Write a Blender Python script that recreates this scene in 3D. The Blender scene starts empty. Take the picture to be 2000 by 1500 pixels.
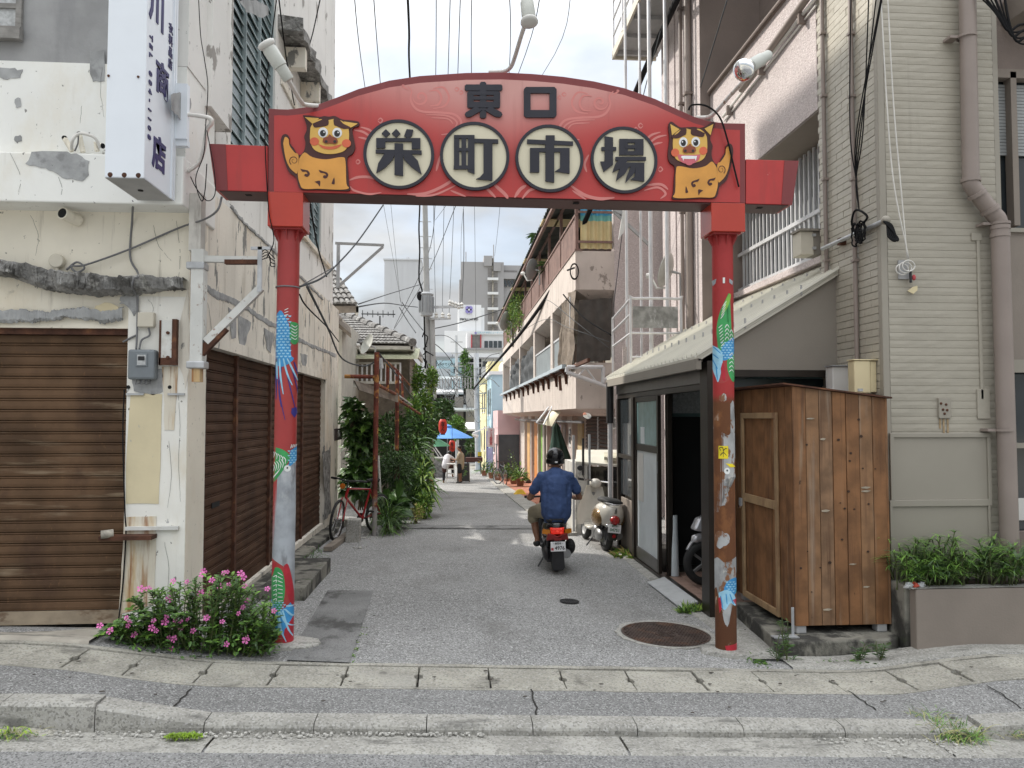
import bpy,bmesh,math,random
from mathutils import Vector,Matrix
from mathutils import noise as mnoise
random.seed(7)
rnd=random.random
def uni(a,b): return a+(b-a)*random.random()
SC=bpy.context.scene
COL=SC.collection
V=Vector
rad=math.radians

# ------------------------------------------------------------------ camera
CAM_H,CAM_YAW,CAM_PITCH,FPX=1.85,rad(4.4),rad(2.45),1500.0
cd=bpy.data.cameras.new('camera'); cam=bpy.data.objects.new('camera',cd); COL.objects.link(cam)
cd.sensor_width=36.0; cd.lens=36.0*FPX/2000.0; cd.clip_start=0.05; cd.clip_end=3000
cam.location=(0,0,CAM_H); cam.rotation_euler=(math.pi/2+CAM_PITCH,0,-CAM_YAW)
SC.camera=cam

# ------------------------------------------------------------------ sun and sky
SUN_EL,SUN_AZ=rad(40),rad(-50)      # azimuth from +Y (down the alley),negative=left
sdir=V((math.sin(SUN_AZ)*math.cos(SUN_EL),math.cos(SUN_AZ)*math.cos(SUN_EL),math.sin(SUN_EL)))
sl=bpy.data.lights.new('sun','SUN'); sl.energy=2.6; sl.angle=rad(1.2); sl.color=(1.0,0.95,0.87)
so=bpy.data.objects.new('sun',sl); COL.objects.link(so)
so.rotation_euler=sdir.to_track_quat('Z','Y').to_euler()
w=bpy.data.worlds.new('World'); SC.world=w; w.use_nodes=True
nt=w.node_tree; nt.nodes.clear(); NN=nt.nodes.new; LK=nt.links.new
sky=NN('ShaderNodeTexSky'); sky.sky_type='NISHITA'; sky.sun_disc=False
sky.sun_elevation=SUN_EL; sky.sun_rotation=SUN_AZ; sky.dust_density=2.0
tc=NN('ShaderNodeTexCoord'); sep=NN('ShaderNodeSeparateXYZ'); LK(tc.outputs['Generated'],sep.inputs[0])
# project the cloud pattern on a flat layer: xy/(z+0.25)
za=NN('ShaderNodeMath'); za.operation='ADD'; za.inputs[1].default_value=0.25; LK(sep.outputs[2],za.inputs[0])
zm=NN('ShaderNodeMath'); zm.operation='MAXIMUM'; zm.inputs[1].default_value=0.12; LK(za.outputs[0],zm.inputs[0])
dv=NN('ShaderNodeVectorMath'); dv.operation='DIVIDE'; LK(tc.outputs['Generated'],dv.inputs[0])
cb=NN('ShaderNodeCombineXYZ'); cb.inputs[2].default_value=1.0
LK(zm.outputs[0],cb.inputs[0]); LK(zm.outputs[0],cb.inputs[1]); LK(cb.outputs[0],dv.inputs[1])
n1=NN('ShaderNodeTexNoise'); n1.inputs['Scale'].default_value=1.9; n1.inputs['Detail'].default_value=6; n1.inputs['Roughness'].default_value=0.5
LK(dv.outputs[0],n1.inputs['Vector'])
mr=NN('ShaderNodeMapRange'); mr.inputs[1].default_value=0.36; mr.inputs[2].default_value=0.56; mr.inputs[3].default_value=0.55; mr.inputs[4].default_value=1.0
mr.interpolation_type='SMOOTHSTEP'; LK(n1.outputs[0],mr.inputs[0])
n2=NN('ShaderNodeTexNoise'); n2.inputs['Scale'].default_value=3.1; n2.inputs['Detail'].default_value=5
LK(dv.outputs[0],n2.inputs['Vector'])
m2=NN('ShaderNodeMapRange'); m2.inputs[1].default_value=0.35; m2.inputs[2].default_value=0.65; m2.inputs[3].default_value=0.80; m2.inputs[4].default_value=1.14
LK(n2.outputs[0],m2.inputs[0])
# overcast luminance: brighter towards the zenith
zc=NN('ShaderNodeMath'); zc.operation='MAXIMUM'; zc.inputs[1].default_value=0.0; LK(sep.outputs[2],zc.inputs[0])
zp=NN('ShaderNodeMath'); zp.operation='POWER'; zp.inputs[1].default_value=2.0; LK(zc.outputs[0],zp.inputs[0])
ov=NN('ShaderNodeMath'); ov.operation='MULTIPLY_ADD'; ov.inputs[1].default_value=2.5; ov.inputs[2].default_value=0.43; LK(zp.outputs[0],ov.inputs[0])
mm=NN('ShaderNodeMath'); mm.operation='MULTIPLY'; LK(ov.outputs[0],mm.inputs[0]); LK(m2.outputs[0],mm.inputs[1])
cl=NN('ShaderNodeVectorMath'); cl.operation='SCALE'; cl.inputs[0].default_value=(6.8,6.95,7.08); LK(mm.outputs[0],cl.inputs['Scale'])
mx=NN('ShaderNodeMix'); mx.data_type='RGBA'; LK(mr.outputs[0],mx.inputs[0]); LK(sky.outputs[0],mx.inputs[6]); LK(cl.outputs[0],mx.inputs[7])
bg=NN('ShaderNodeBackground'); bg.inputs[1].default_value=0.1; LK(mx.outputs[2],bg.inputs[0])
wo=NN('ShaderNodeOutputWorld'); LK(bg.outputs[0],wo.inputs[0])
vs=SC.view_settings; vs.view_transform='Standard'; vs.look='None'; vs.gamma=1.0; vs.use_curve_mapping=False
vs.exposure=0.95
SC.render.engine='CYCLES'
SC.cycles.max_bounces=6; SC.cycles.diffuse_bounces=3; SC.cycles.glossy_bounces=3; SC.cycles.transparent_max_bounces=6
SC.cycles.transmission_bounces=4
SC.cycles.use_denoising=True
SC.cycles.sample_clamp_indirect=6

# ------------------------------------------------------------------ measuring: survey rays from the camera position
_f=V((math.sin(CAM_YAW)*math.cos(CAM_PITCH),math.cos(CAM_YAW)*math.cos(CAM_PITCH),math.sin(CAM_PITCH)))
_r=V((math.cos(CAM_YAW),-math.sin(CAM_YAW),0)); _u=_r.cross(_f); _C=V((0,0,CAM_H))
def ray(px,py): return _f+_r*((px-1000)/FPX)+_u*((750-py)/FPX)
def aY(px,py,y): d=ray(px,py); return _C+d*(y/d.y)
def aX(px,py,x): d=ray(px,py); return _C+d*(x/d.x)
def aZ(px,py,z): d=ray(px,py); return _C+d*((z-CAM_H)/d.z)
def sst(t): t=max(0.,min(1.,t)); return t*t*(3-2*t)
PROF=[(-40,.0),(6.3,0),(10,-.07),(14.3,-.17),(36,-1.13),(60,-2.0),(100,-3.2),(220,-4.0),(900,-6)]
def lerp_tab(tab,y):
 if y<=tab[0][0]: return tab[0][1]
 for (a,b),(c,d) in zip(tab,tab[1:]):
  if y<=c: return b+(d-b)*(y-a)/(c-a)
 return tab[-1][1]
def gz(x,y):
 xc=max(-3.6,min(5.2,x))
 z=lerp_tab(PROF,y)+(-.045-.039*xc)*(1-.75*sst((y-7)/9))
 if y>4.6:   # the pavement dips at the mouth of the alley and rises at both ends
  s=sst((y-4.6)/.4)*(1-sst((y-6.2)/.8))
  z+=s*(.125*sst((-1.5-x)/1.6)+.15*sst((x-3.0)/1.5)*sst((y-5.0)/.45))
 return z
def gG(px,py):
 z=-.1
 for _ in range(40):
  p=aZ(px,py,z); z=gz(p.x,p.y)
 return p

# ------------------------------------------------------------------ materials
MATS={}
def L(c):   # sRGB hex -> linear
 c=c.lstrip('#'); o=[]
 for i in (0,2,4):
  v=int(c[i:i+2],16)/255
  o.append(v/12.92 if v<=.04045 else ((v+.055)/1.055)**2.4)
 return tuple(o)
def mat(name,col,rough=.75,metal=0,var=.12,vs=2.5,bump=0,bs=40,bd=.01,layers=(),spec=.4,coat=0,alpha=1,trans=0,emit=None,speck=None,gen=False):
 """procedural surface; layers = (colour, (sx,sy,sz), lo, hi, strength[, z0, z1[, rough]]) - stains, peeling and wear"""
 if isinstance(col,str): col=L(col)
 m=bpy.data.materials.new(name); m.use_nodes=True; t=m.node_tree; t.nodes.clear()
 N=t.nodes.new; K=t.links.new
 geo=N('ShaderNodeNewGeometry') if not gen else N('ShaderNodeTexCoord')
 pos=geo.outputs['Position'] if not gen else geo.outputs['Object']
 bs_=N('ShaderNodeBsdfPrincipled'); out=N('ShaderNodeOutputMaterial'); K(bs_.outputs[0],out.inputs[0])
 bs_.inputs['Metallic'].default_value=metal; bs_.inputs['Roughness'].default_value=rough
 bs_.inputs['Specular IOR Level'].default_value=spec; bs_.inputs['Coat Weight'].default_value=coat; bs_.inputs['Coat Roughness'].default_value=.1
 bs_.inputs['Transmission Weight'].default_value=trans; bs_.inputs['Alpha'].default_value=alpha
 if emit: bs_.inputs['Emission Color'].default_value=(*emit[0],1); bs_.inputs['Emission Strength'].default_value=emit[1]
 def noise(scale,detail=4,vec=None,rough_=.55):
  n=N('ShaderNodeTexNoise'); n.inputs['Detail'].default_value=detail; n.inputs['Roughness'].default_value=rough_
  if isinstance(scale,(int,float)): n.inputs['Scale'].default_value=scale; K(vec or pos,n.inputs['Vector'])
  else:
   mp=N('ShaderNodeMapping'); mp.inputs['Scale'].default_value=scale; K(vec or pos,mp.inputs['Vector'])
   n.inputs['Scale'].default_value=1; K(mp.outputs[0],n.inputs['Vector'])
  return n.outputs[0]
 def mrange(s,a,b,c=0.,d=1.):
  n=N('ShaderNodeMapRange'); n.interpolation_type='SMOOTHSTEP'
  for i,v in enumerate((a,b,c,d)): n.inputs[i+1].default_value=v
  K(s,n.inputs[0]); return n.outputs[0]
 def mul(a,b):
  n=N('ShaderNodeMath'); n.operation='MULTIPLY'
  K(a,n.inputs[0])
  if isinstance(b,(int,float)): n.inputs[1].default_value=b
  else: K(b,n.inputs[1])
  return n.outputs[0]
 def mix(f,a,b):
  n=N('ShaderNodeMix'); n.data_type='RGBA'; K(f,n.inputs[0])
  for s,i in ((a,6),(b,7)):
   if isinstance(s,tuple): n.inputs[i].default_value=(*s[:3],1)
   else: K(s,n.inputs[i])
  return n.outputs[2]
 c=mix(mrange(noise(vs,5),.3,.7),tuple(x*(1-var) for x in col),tuple(min(1,x*(1+var)) for x in col))
 rg=None; sepz=None
 if speck:   # (scale,light colour,dark colour,amount)
  vo=N('ShaderNodeTexVoronoi'); vo.inputs['Scale'].default_value=speck[0]; K(pos,vo.inputs['Vector'])
  sc_=N('ShaderNodeSeparateColor'); K(vo.outputs['Color'],sc_.inputs[0])
  c=mix(mul(mrange(sc_.outputs[0],.62,.95),speck[3]),c,speck[1])
  c=mix(mul(mrange(sc_.outputs[1],.6,.95),speck[3]),c,speck[2])
 for ly in layers:
  lc,sc,lo,hi,st=ly[:5]
  if isinstance(lc,str): lc=L(lc)
  f=mul(mrange(noise(sc,6,None,.62),lo,hi),st)
  if len(ly)>5 and ly[5] is not None:
   if sepz is None: sx=N('ShaderNodeSeparateXYZ'); K(pos,sx.inputs[0]); sepz=sx.outputs[2]
   f=mul(f,mrange(sepz,ly[5],ly[6]))
  c=mix(f,c,lc)
  if len(ly)>7:
   if rg is None: v=N('ShaderNodeValue'); v.outputs[0].default_value=rough; rg=v.outputs[0]
   n=N('ShaderNodeMix'); K(f,n.inputs[0]); K(rg,n.inputs[2]); n.inputs[3].default_value=ly[7]; rg=n.outputs[0]
 K(c,bs_.inputs['Base Color'])
 if rg is not None: K(rg,bs_.inputs['Roughness'])
 if bump:
  b=N('ShaderNodeBump'); b.inputs['Strength'].default_value=bump; b.inputs['Distance'].default_value=bd
  K(noise(bs,4),b.inputs['Height']); K(b.outputs[0],bs_.inputs['Normal'])
 MATS[name]=m
 return m

# ------------------------------------------------------------------ mesh building
class MB:
 def __init__(s): s.v=[]; s.f=[]; s.m=[]
 def add(s,vs,fs,m=0):
  o=len(s.v); s.v+=[V(p) for p in vs]
  for f in fs: s.f.append([i+o for i in f]); s.m.append(m)
  return s
 def poly(s,pts,m=0): return s.add(pts,[list(range(len(pts)))],m)
 def box(s,x0,x1,y0,y1,z0,z1,m=0):
  return s.hexa([(x0,y0,z0),(x1,y0,z0),(x1,y1,z0),(x0,y1,z0)],[(x0,y0,z1),(x1,y0,z1),(x1,y1,z1),(x0,y1,z1)],m)
 def hexa(s,b,t,m=0):
  n=len(b)
  return s.add(list(b)+list(t),[list(range(n))[::-1],list(range(n,2*n))]+[[i,(i+1) % n,n+(i+1) % n,n+i] for i in range(n)],m)
 def prism(s,pts,vec,m=0):
  vec=V(vec); return s.hexa([V(p) for p in pts],[V(p)+vec for p in pts],m)
 def bar(s,p,q,w=.04,h=None,m=0,up=(0,0,1)):
  p,q=V(p),V(q); h=h or w; d=(q-p).normalized(); up=V(up)
  if abs(d.dot(up))>.98: up=V((0,1,0)) if abs(d.y)<.9 else V((1,0,0))
  a=d.cross(up).normalized()*w/2; b=a.cross(d).normalized()*h/2
  return s.hexa([p-a-b,p+a-b,p+a+b,p-a+b],[q-a-b,q+a-b,q+a+b,q-a+b],m)
 def tube(s,pts,r,n=8,m=0,cap=True):
  pts=[V(p) for p in pts]; k=len(pts)
  rs=r if isinstance(r,(list,tuple)) else [r]*k
  vs,fs=[],[]; prev=None
  for i,p in enumerate(pts):
   d=(pts[min(i+1,k-1)]-pts[max(i-1,0)]).normalized()
   if prev is None: a=d.orthogonal().normalized()
   else:
    a=prev-d*prev.dot(d)
    a=a.normalized() if a.length>1e-6 else d.orthogonal().normalized()
   prev=a; b=d.cross(a)
   for j in range(n):
    t=2*math.pi*j/n; vs.append(p+(a*math.cos(t)+b*math.sin(t))*rs[i])
  for i in range(k-1):
   for j in range(n): fs.append([i*n+j,i*n+(j+1) % n,(i+1)*n+(j+1) % n,(i+1)*n+j])
  if cap: fs+=[list(range(n))[::-1],list(range((k-1)*n,k*n))]
  return s.add(vs,fs,m)
 def lathe(s,prof,c=(0,0,0),n=20,m=0,axis=(0,0,1),cap=True):
  c=V(c); d=V(axis).normalized(); a=d.orthogonal().normalized(); b=d.cross(a); vs,fs=[],[]; k=len(prof)
  for r,z in prof:
   for j in range(n):
    t=2*math.pi*j/n; vs.append(c+d*z+(a*math.cos(t)+b*math.sin(t))*r)
  for i in range(k-1):
   for j in range(n): fs.append([i*n+j,i*n+(j+1) % n,(i+1)*n+(j+1) % n,(i+1)*n+j])
  if cap: fs+=[list(range(n))[::-1],list(range((k-1)*n,k*n))]
  return s.add(vs,fs,m)
 def ball(s,c,rx,ry=None,rz=None,n=14,k=9,m=0,rot=None):
  ry=ry or rx; rz=rz or rx; vs,fs=[],[]; c=V(c)
  for i in range(k+1):
   p=math.pi*(i+.001)/(k+.002)
   for j in range(n):
    t=2*math.pi*j/n; q=V((rx*math.sin(p)*math.cos(t),ry*math.sin(p)*math.sin(t),-rz*math.cos(p)))
    if rot: q=rot @ q
    vs.append(c+q)
  for i in range(k):
   for j in range(n): fs.append([i*n+j,i*n+(j+1) % n,(i+1)*n+(j+1) % n,(i+1)*n+j])
  fs+=[list(range(n))[::-1],list(range(k*n,(k+1)*n))]
  return s.add(vs,fs,m)
 def sheet(s,us,vs_,fn,m=0):
  vs,fs=[],[]; nu=len(us)
  for v in vs_:
   for u in us: vs.append(fn(u,v))
  for j in range(len(vs_)-1):
   for i in range(nu-1): fs.append([j*nu+i,j*nu+i+1,(j+1)*nu+i+1,(j+1)*nu+i])
  return s.add(vs,fs,m)
MAT_OF={}
def wm(o): return MAT_OF.get(o,Matrix.Identity(4))
def part(mb,name,mats,parent=None,smooth=False,bevel=0,local=False,label=None):
 """links the collected shapes as ONE mesh object; world coordinates unless local"""
 me=bpy.data.meshes.new(name)
 vs=mb.v
 if parent is not None and not local:
  inv=wm(parent).inverted(); vs=[inv @ p for p in vs]
 me.from_pydata([tuple(p) for p in vs],[],mb.f)
 if not isinstance(mats,(list,tuple)): mats=[mats]
 for m in mats: me.materials.append(MATS[m] if isinstance(m,str) else m)
 if len(mats)>1: me.polygons.foreach_set('material_index',mb.m)
 bm=bmesh.new(); bm.from_mesh(me); bmesh.ops.recalc_face_normals(bm,faces=bm.faces); bm.to_mesh(me); bm.free()
 if smooth:
  me.polygons.foreach_set('use_smooth',[True]*len(me.polygons))
  if smooth != 'all': me.set_sharp_from_angle(angle=rad(38))
 me.update()
 o=bpy.data.objects.new(name,me); COL.objects.link(o)
 MAT_OF[o]=wm(parent).copy() if parent is not None else Matrix.Identity(4)
 if parent is not None: o.parent=parent
 if bevel:
  b=o.modifiers.new('bevel','BEVEL'); b.width=bevel; b.segments=2; b.limit_method='ANGLE'; b.angle_limit=rad(40)
 if label: o['label']=label
 return o
def bq(a,*r,**k): mb=MB(); mb.box(*a); return part(mb,*r,**k)
def tq(a,*r,**k): m_=MB(); m_.tube(*a); return part(m_,*r,**k)
def rq(a,*r,**k): m_=MB(); m_.bar(*a); return part(m_,*r,**k)
def dup(o,parent,loc=(0,0,0),rot=None,scale=None):   # another of the same part,mesh data shared
 c=o.copy(); COL.objects.link(c); c.parent=parent; c.location=loc
 if rot: c.rotation_euler=rot
 if scale: c.scale=scale
 MAT_OF[c]=wm(parent).copy()
 return c
def tag(o,label,cat,group=None):
 o['label']=label; o['category']=cat
 if group: o['group']=group
 return o
def thing(name,label,cat,loc=(0,0,0),rz=0,group=None,rot=None):
 o=bpy.data.objects.new(name,None); COL.objects.link(o); o.empty_display_size=.1
 o.location=loc; o.rotation_euler=rot or (0,0,rz)
 MAT_OF[o]=Matrix.Translation(V(loc)) @ o.rotation_euler.to_matrix().to_4x4()
 return tag(o,label,cat,group)
def struct(o): o['kind']='structure'; return o
def stuff(o): o['kind']='stuff'; return o
def solo(mb,name,mats,label,cat,group=None,**k): return tag(part(mb,name,mats,**k),label,cat,group)
def text(body,size,origin,right,up,name,m,parent,depth=.003,bold=0.,spacing=1.,align='CENTER'):
 cu=bpy.data.curves.new(name,'FONT'); cu.body=body; cu.size=size; cu.extrude=depth; cu.offset=bold; cu.align_x=align; cu.align_y='CENTER'
 cu.resolution_u=2; cu.space_line=spacing
 t=bpy.data.objects.new('tmp',cu); COL.objects.link(t)
 dg=bpy.context.evaluated_depsgraph_get(); me=bpy.data.meshes.new_from_object(t.evaluated_get(dg)); bpy.data.objects.remove(t)
 R_,U_=V(right).normalized(),V(up).normalized(); Z_=R_.cross(U_); o0=V(origin)
 inv=wm(parent).inverted() if parent is not None else Matrix.Identity(4)
 for v in me.vertices: v.co=inv @ (o0+R_*v.co.x+U_*v.co.y+Z_*v.co.z)
 me.materials.clear(); me.materials.append(MATS[m]); me.name=name
 for p in me.polygons: p.material_index=0
 ob=bpy.data.objects.new(name,me); COL.objects.link(ob); MAT_OF[ob]=wm(parent).copy() if parent is not None else Matrix.Identity(4)
 if parent is not None: ob.parent=parent
 return ob
def catmull(pts,n=8):
 pts=[V(p) for p in pts]; out=[]
 for i in range(len(pts)-1):
  p0,p1,p2,p3=pts[max(i-1,0)],pts[i],pts[i+1],pts[min(i+2,len(pts)-1)]
  for k in range(n):
   t=k/n; out.append(.5*((2*p1)+(p2-p0)*t+(2*p0-5*p1+4*p2-p3)*t*t+(3*p1-p0-3*p2+p3)*t**3))
 return out+[pts[-1]]
def sag(a,b,s,n=14):
 a,b=V(a),V(b); return [a.lerp(b,i/n)-V((0,0,4*s*(i/n)*(1-i/n))) for i in range(n+1)]
# ------------------------------------------------------------------ surfaces
GRY,DRK,RUST,CRM='#8a8a86','#3b3833','#6b3a20','#d8ccb0'
mat('asphalt',(.25,.248,.243),.9,var=.14,vs=.7,bump=.5,bs=190,bd=.005,speck=(100,(.5,.495,.48),(.08,.079,.075),.85),
 layers=[((.14,.135,.126),(.8,.4,1),.5,.68,.5),((.33,.325,.31),(.5,.3,1),.52,.68,.45),((.1,.095,.09),(7,7,7),.58,.75,.4),((.05,.048,.045),(2.1,1.4,2),.69,.74,.6)])
mat('asphalt_walk',(.2,.198,.194),.9,var=.14,vs=.9,bump=.5,bs=170,bd=.005,speck=(110,(.4,.4,.39),(.085,.084,.08),.8),
 layers=[((.08,.08,.08),(1.3,3,1),.55,.75,.4)])
mat('asphalt_dark',(.2,.198,.193),.9,var=.2,vs=2,bump=.5,bs=190,bd=.005,speck=(150,(.24,.24,.23),(.06,.06,.06),.6),layers=[((.045,.043,.04),(2.6,1.6,1),.5,.64,.85),((.2,.2,.195),(2,1.2,1),.56,.7,.6)])
mat('asphalt_pale',(.22,.22,.217),.9,var=.12,vs=2,bump=.5,bs=140,bd=.005,speck=(95,(.42,.42,.4),(.09,.09,.09),.7))
mat('street_asphalt',(.225,.223,.218),.9,var=.15,vs=.8,bump=.6,bs=150,bd=.006,speck=(110,(.37,.37,.365),(.075,.075,.075),.8),layers=[((.27,.265,.25),(.6,1.2,1),.55,.66,.5)])
mat('old_concrete',(.325,.31,.265),.92,var=.2,vs=2.2,bump=.6,bs=70,bd=.008,speck=(85,(.42,.41,.38),(.13,.125,.11),.55),
 layers=[((.1,.095,.08),(2.5,2.5,2.5),.56,.72,.75),((.05,.048,.042),(5,5,5),.63,.74,.6),((.34,.33,.3),(1.2,1.2,1.2),.55,.7,.5)])
mat('kerb_concrete',(.33,.32,.29),.92,var=.18,vs=3,bump=.6,bs=60,bd=.008,speck=(85,(.44,.43,.41),(.14,.135,.12),.6),
 layers=[((.1,.098,.09),(3,8,8),.54,.7,.7),((.06,.057,.05),(9,9,9),.62,.74,.6)])
mat('mossy_concrete',(.21,.2,.17),.95,var=.3,vs=3,bump=.8,bs=40,bd=.012,layers=[((.03,.029,.026),(3.2,3.2,2),.42,.56,.92),((.42,.38,.31),(5,5,5),.64,.68,.8),((.06,.075,.035),(4,4,4),.6,.72,.6)])
mat('joint_dark',(.03,.028,.025),.95)
mat('gravel',(.4,.39,.36),.9,var=.3,vs=40)
mat('wall_chalk',(.8,.8,.765),.85,var=.03,vs=1.2,bump=.2,bs=25,bd=.008,layers=[((.7,.65,.54),(1.6,1.6,.8),.54,.74,.5),((.5,.46,.38),(10,10,.8),.6,.78,.4),((.13,.12,.11),(21,21,15),.67,.7,.8),((.4,.4,.4),(6,6,5),.69,.7,.8)])
mat('wall_white',(.78,.765,.71),.85,var=.05,vs=1.2,bump=.25,bs=25,bd=.008,
 layers=[((.6,.51,.36),(1.6,1.6,.8),.52,.72,.6),((.36,.32,.25),(9,9,.8),.56,.74,.5),((.13,.12,.11),(21,21,15),.655,.69,.85),((.36,.36,.35),(5,5,4),.675,.685,.9)])
mat('wall_cream',(.8,.75,.635),.85,var=.07,vs=1.1,bump=.2,bs=22,bd=.008,layers=[((.66,.57,.42),(1.5,1.5,1.2),.52,.74,.5),((.27,.23,.18),(14,14,1.2),.57,.76,.5),((.1,.095,.08),(3.2,3.2,3.2),.62,.74,.6),((.13,.12,.1),(24,24,18),.66,.7,.8)])
mat('wall_side',(.74,.695,.61),.85,var=.08,vs=1.4,bump=.3,bs=30,bd=.008,
 layers=[((.56,.45,.31),(1.1,1.1,.6),.48,.68,.6),((.32,.28,.22),(11,5,.42),.51,.7,.6),((.52,.49,.43),(4.6,4.6,2),.59,.6,.8),((.2,.195,.185),(4.6,4.6,2),.612,.622,.92),((.42,.25,.12),(10,7,.6),.6,.76,.5),((.1,.095,.085),(16,16,9),.655,.69,.85)])
mat('wall_upper',(.74,.73,.7),.85,var=.05,vs=1,bump=.2,bs=25,layers=[((.42,.4,.36),(8,4,.5),.54,.74,.5),((.22,.2,.18),(3,3,2),.6,.63,.8),((.14,.13,.12),(19,19,12),.66,.69,.8)])
mat('render_grey',(.31,.31,.31),.9,var=.12,vs=2.5,bump=.3,bs=25,layers=[((.22,.22,.225),(3,3,.6),.5,.7,.6)])
mat('broken_concrete',(.25,.245,.235),.97,var=.35,vs=6,bump=1,bs=30,bd=.03,layers=[((.08,.076,.07),(6,6,9),.5,.62,.8),((.46,.45,.42),(9,9,14),.56,.66,.7)])
mat('mortar_patch',(.34,.345,.345),.92,var=.2,vs=6,bump=.4,bs=30,layers=[((.2,.2,.2),(7,7,7),.52,.66,.7)])
mat('cream_patch',(.62,.54,.36),.8,var=.06,vs=3,bump=.15,bs=30,layers=[((.36,.35,.33),(8,8,5),.66,.7,.8)])
mat('rust_wash',(.66,.61,.51),.85,var=.06,vs=3,bump=.2,bs=30,layers=[((.5,.33,.14),(7,7,.9),.42,.62,.85),((.28,.12,.04),(15,15,1.2),.5,.66,.85)])
mat('shutter_rust',(.1,.058,.032),.7,var=.35,vs=2.2,bump=.2,bs=60,bd=.004,spec=.2,
 layers=[((.3,.23,.155),(1.0,3,9),.56,.7,.55),((.055,.03,.02),(1.6,1.6,1.0),.5,.68,.7),((.2,.11,.055),(30,30,12),.6,.72,.5)])
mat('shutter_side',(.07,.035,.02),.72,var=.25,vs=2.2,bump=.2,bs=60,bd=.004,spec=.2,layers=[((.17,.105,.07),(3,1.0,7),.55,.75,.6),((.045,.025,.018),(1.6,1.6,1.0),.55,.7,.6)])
mat('rust_steel',(.085,.035,.02),.8,metal=.1,var=.4,vs=9,bump=.4,bs=50,layers=[((.24,.11,.045),(9,9,9),.57,.72,.6)])
mat('white_steel',(.62,.62,.59),.55,var=.1,vs=4,layers=[((.2,.09,.04),(9,9,9),.6,.68,.85),((.4,.36,.3),(5,5,5),.55,.7,.5)])
mat('galvanised',(.46,.47,.48),.45,metal=.6,var=.15,vs=8)
mat('sign_white',(.74,.78,.83),.3,var=.02,vs=3,spec=.5,layers=[((.45,.42,.38),(5,5,1.5),.7,.85,.5)])
mat('sign_grey',(.38,.38,.38),.5,var=.1,vs=4,layers=[((.25,.13,.06),(6,6,6),.64,.72,.6)])
mat('ink_blue',(.035,.03,.12),.5); mat('ink_black',(.02,.02,.022),.5); mat('ink_red',(.45,.06,.07),.5)
mat('cable_black',(.015,.015,.016),.9,spec=.1); mat('cable_grey',(.16,.16,.165),.6); mat('cable_white',(.66,.64,.6),.5)
mat('louvre_glass',(.055,.09,.095),.25,var=.3,vs=2,spec=.6); mat('louvre_frame',(.33,.4,.41),.5,var=.15,vs=5)
mat('pale_plastic',(.56,.52,.43),.5,var=.05,vs=5,bump=0); mat('grey_plastic',(.17,.19,.205),.45,var=.08,vs=5); mat('lamp_housing',(.52,.53,.49),.45,var=.08,vs=8)
mat('silver',(.85,.86,.87),.08,metal=1); mat('dark_hole',(.012,.012,.012),.9)
mat('glass_dark',(.03,.036,.04),.08,spec=.7); mat('black_rubber',(.02,.02,.02),.7,var=.2,vs=20); mat('black_plastic',(.025,.025,.027),.38,var=.15,vs=12)

# ------------------------------------------------------------------ ground
def frange(a,b,n): return [a+(b-a)*i/n for i in range(n+1)]
mb=MB(); xs=[-200,-60,-20,-8]+frange(-5,6,22)+[10,30,90,200]
ys=[-60,-20,-5,0]+frange(3,8,10)+frange(9,40,16)+[50,60,80,100,160,260,500,900]
mb.sheet(xs,ys,lambda x,y: (x,y,gz(x,y)-.09))
struct(part(mb,'ground','old_concrete'))
mb=MB(); mb.sheet(frange(-14,16,60),[-14,-6,-1,1,2,3,3.6,4.1,4.62],lambda x,y: (x,y,gz(x,y)-.058+.004*mnoise.noise((x,y,0))))
struct(part(mb,'street','street_asphalt',smooth='all'))
mb=MB(); mb.sheet(frange(-4.4,4.6,45),frange(5.95,14.35,42),lambda x,y: (x,y,gz(x,y)+.007*mnoise.noise((x*1.2,y*1.2,3))))
struct(part(mb,'alley_road','asphalt',smooth='all'))
mb=MB(); mb.sheet(frange(-4.4,4.6,30),frange(14.35,36,30)+[45,60,80,110],lambda x,y: (x,y,gz(x,y)+.012*(y<15)+.005*mnoise.noise((x,y,5))))
struct(part(mb,'alley_road','asphalt',smooth='all'))
mb=MB(); mb.sheet(frange(-1.0,2.4,16),frange(14.02,14.6,4),lambda x,y: (x,y,gz(x,y)+.013+.004*mnoise.noise((x*3,y*3,1))))
struct(part(mb,'alley_road','asphalt_dark',smooth='all'))
# darker repair patch left of the joint,and the joint's weeds
def gpt(px,py,dz=.004): p=gG(px,py); return V((p.x,p.y,gz(p.x,p.y)+dz))
p0,p1,p2,p3=gpt(560,1292),gpt(683,1297),gpt(730,1155),gpt(640,1155)
mb=MB(); mb.sheet(frange(0,1,10),frange(0,1,10),lambda u,v: (lambda q: (q.x,q.y,gz(q.x,q.y)+.012))(p0.lerp(p1,u).lerp(p3.lerp(p2,u),v)))
struct(part(mb,'alley_road','asphalt_dark',smooth='all'))
mb=MB(); mb.sheet(frange(-5.2,6,56),[4.975,5.1,5.25,5.46],lambda x,y: (x,y,gz(x,y)+.003*mnoise.noise((x*2,y*2,0))))
struct(part(mb,'pavement','asphalt_walk',smooth='all'))
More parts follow.
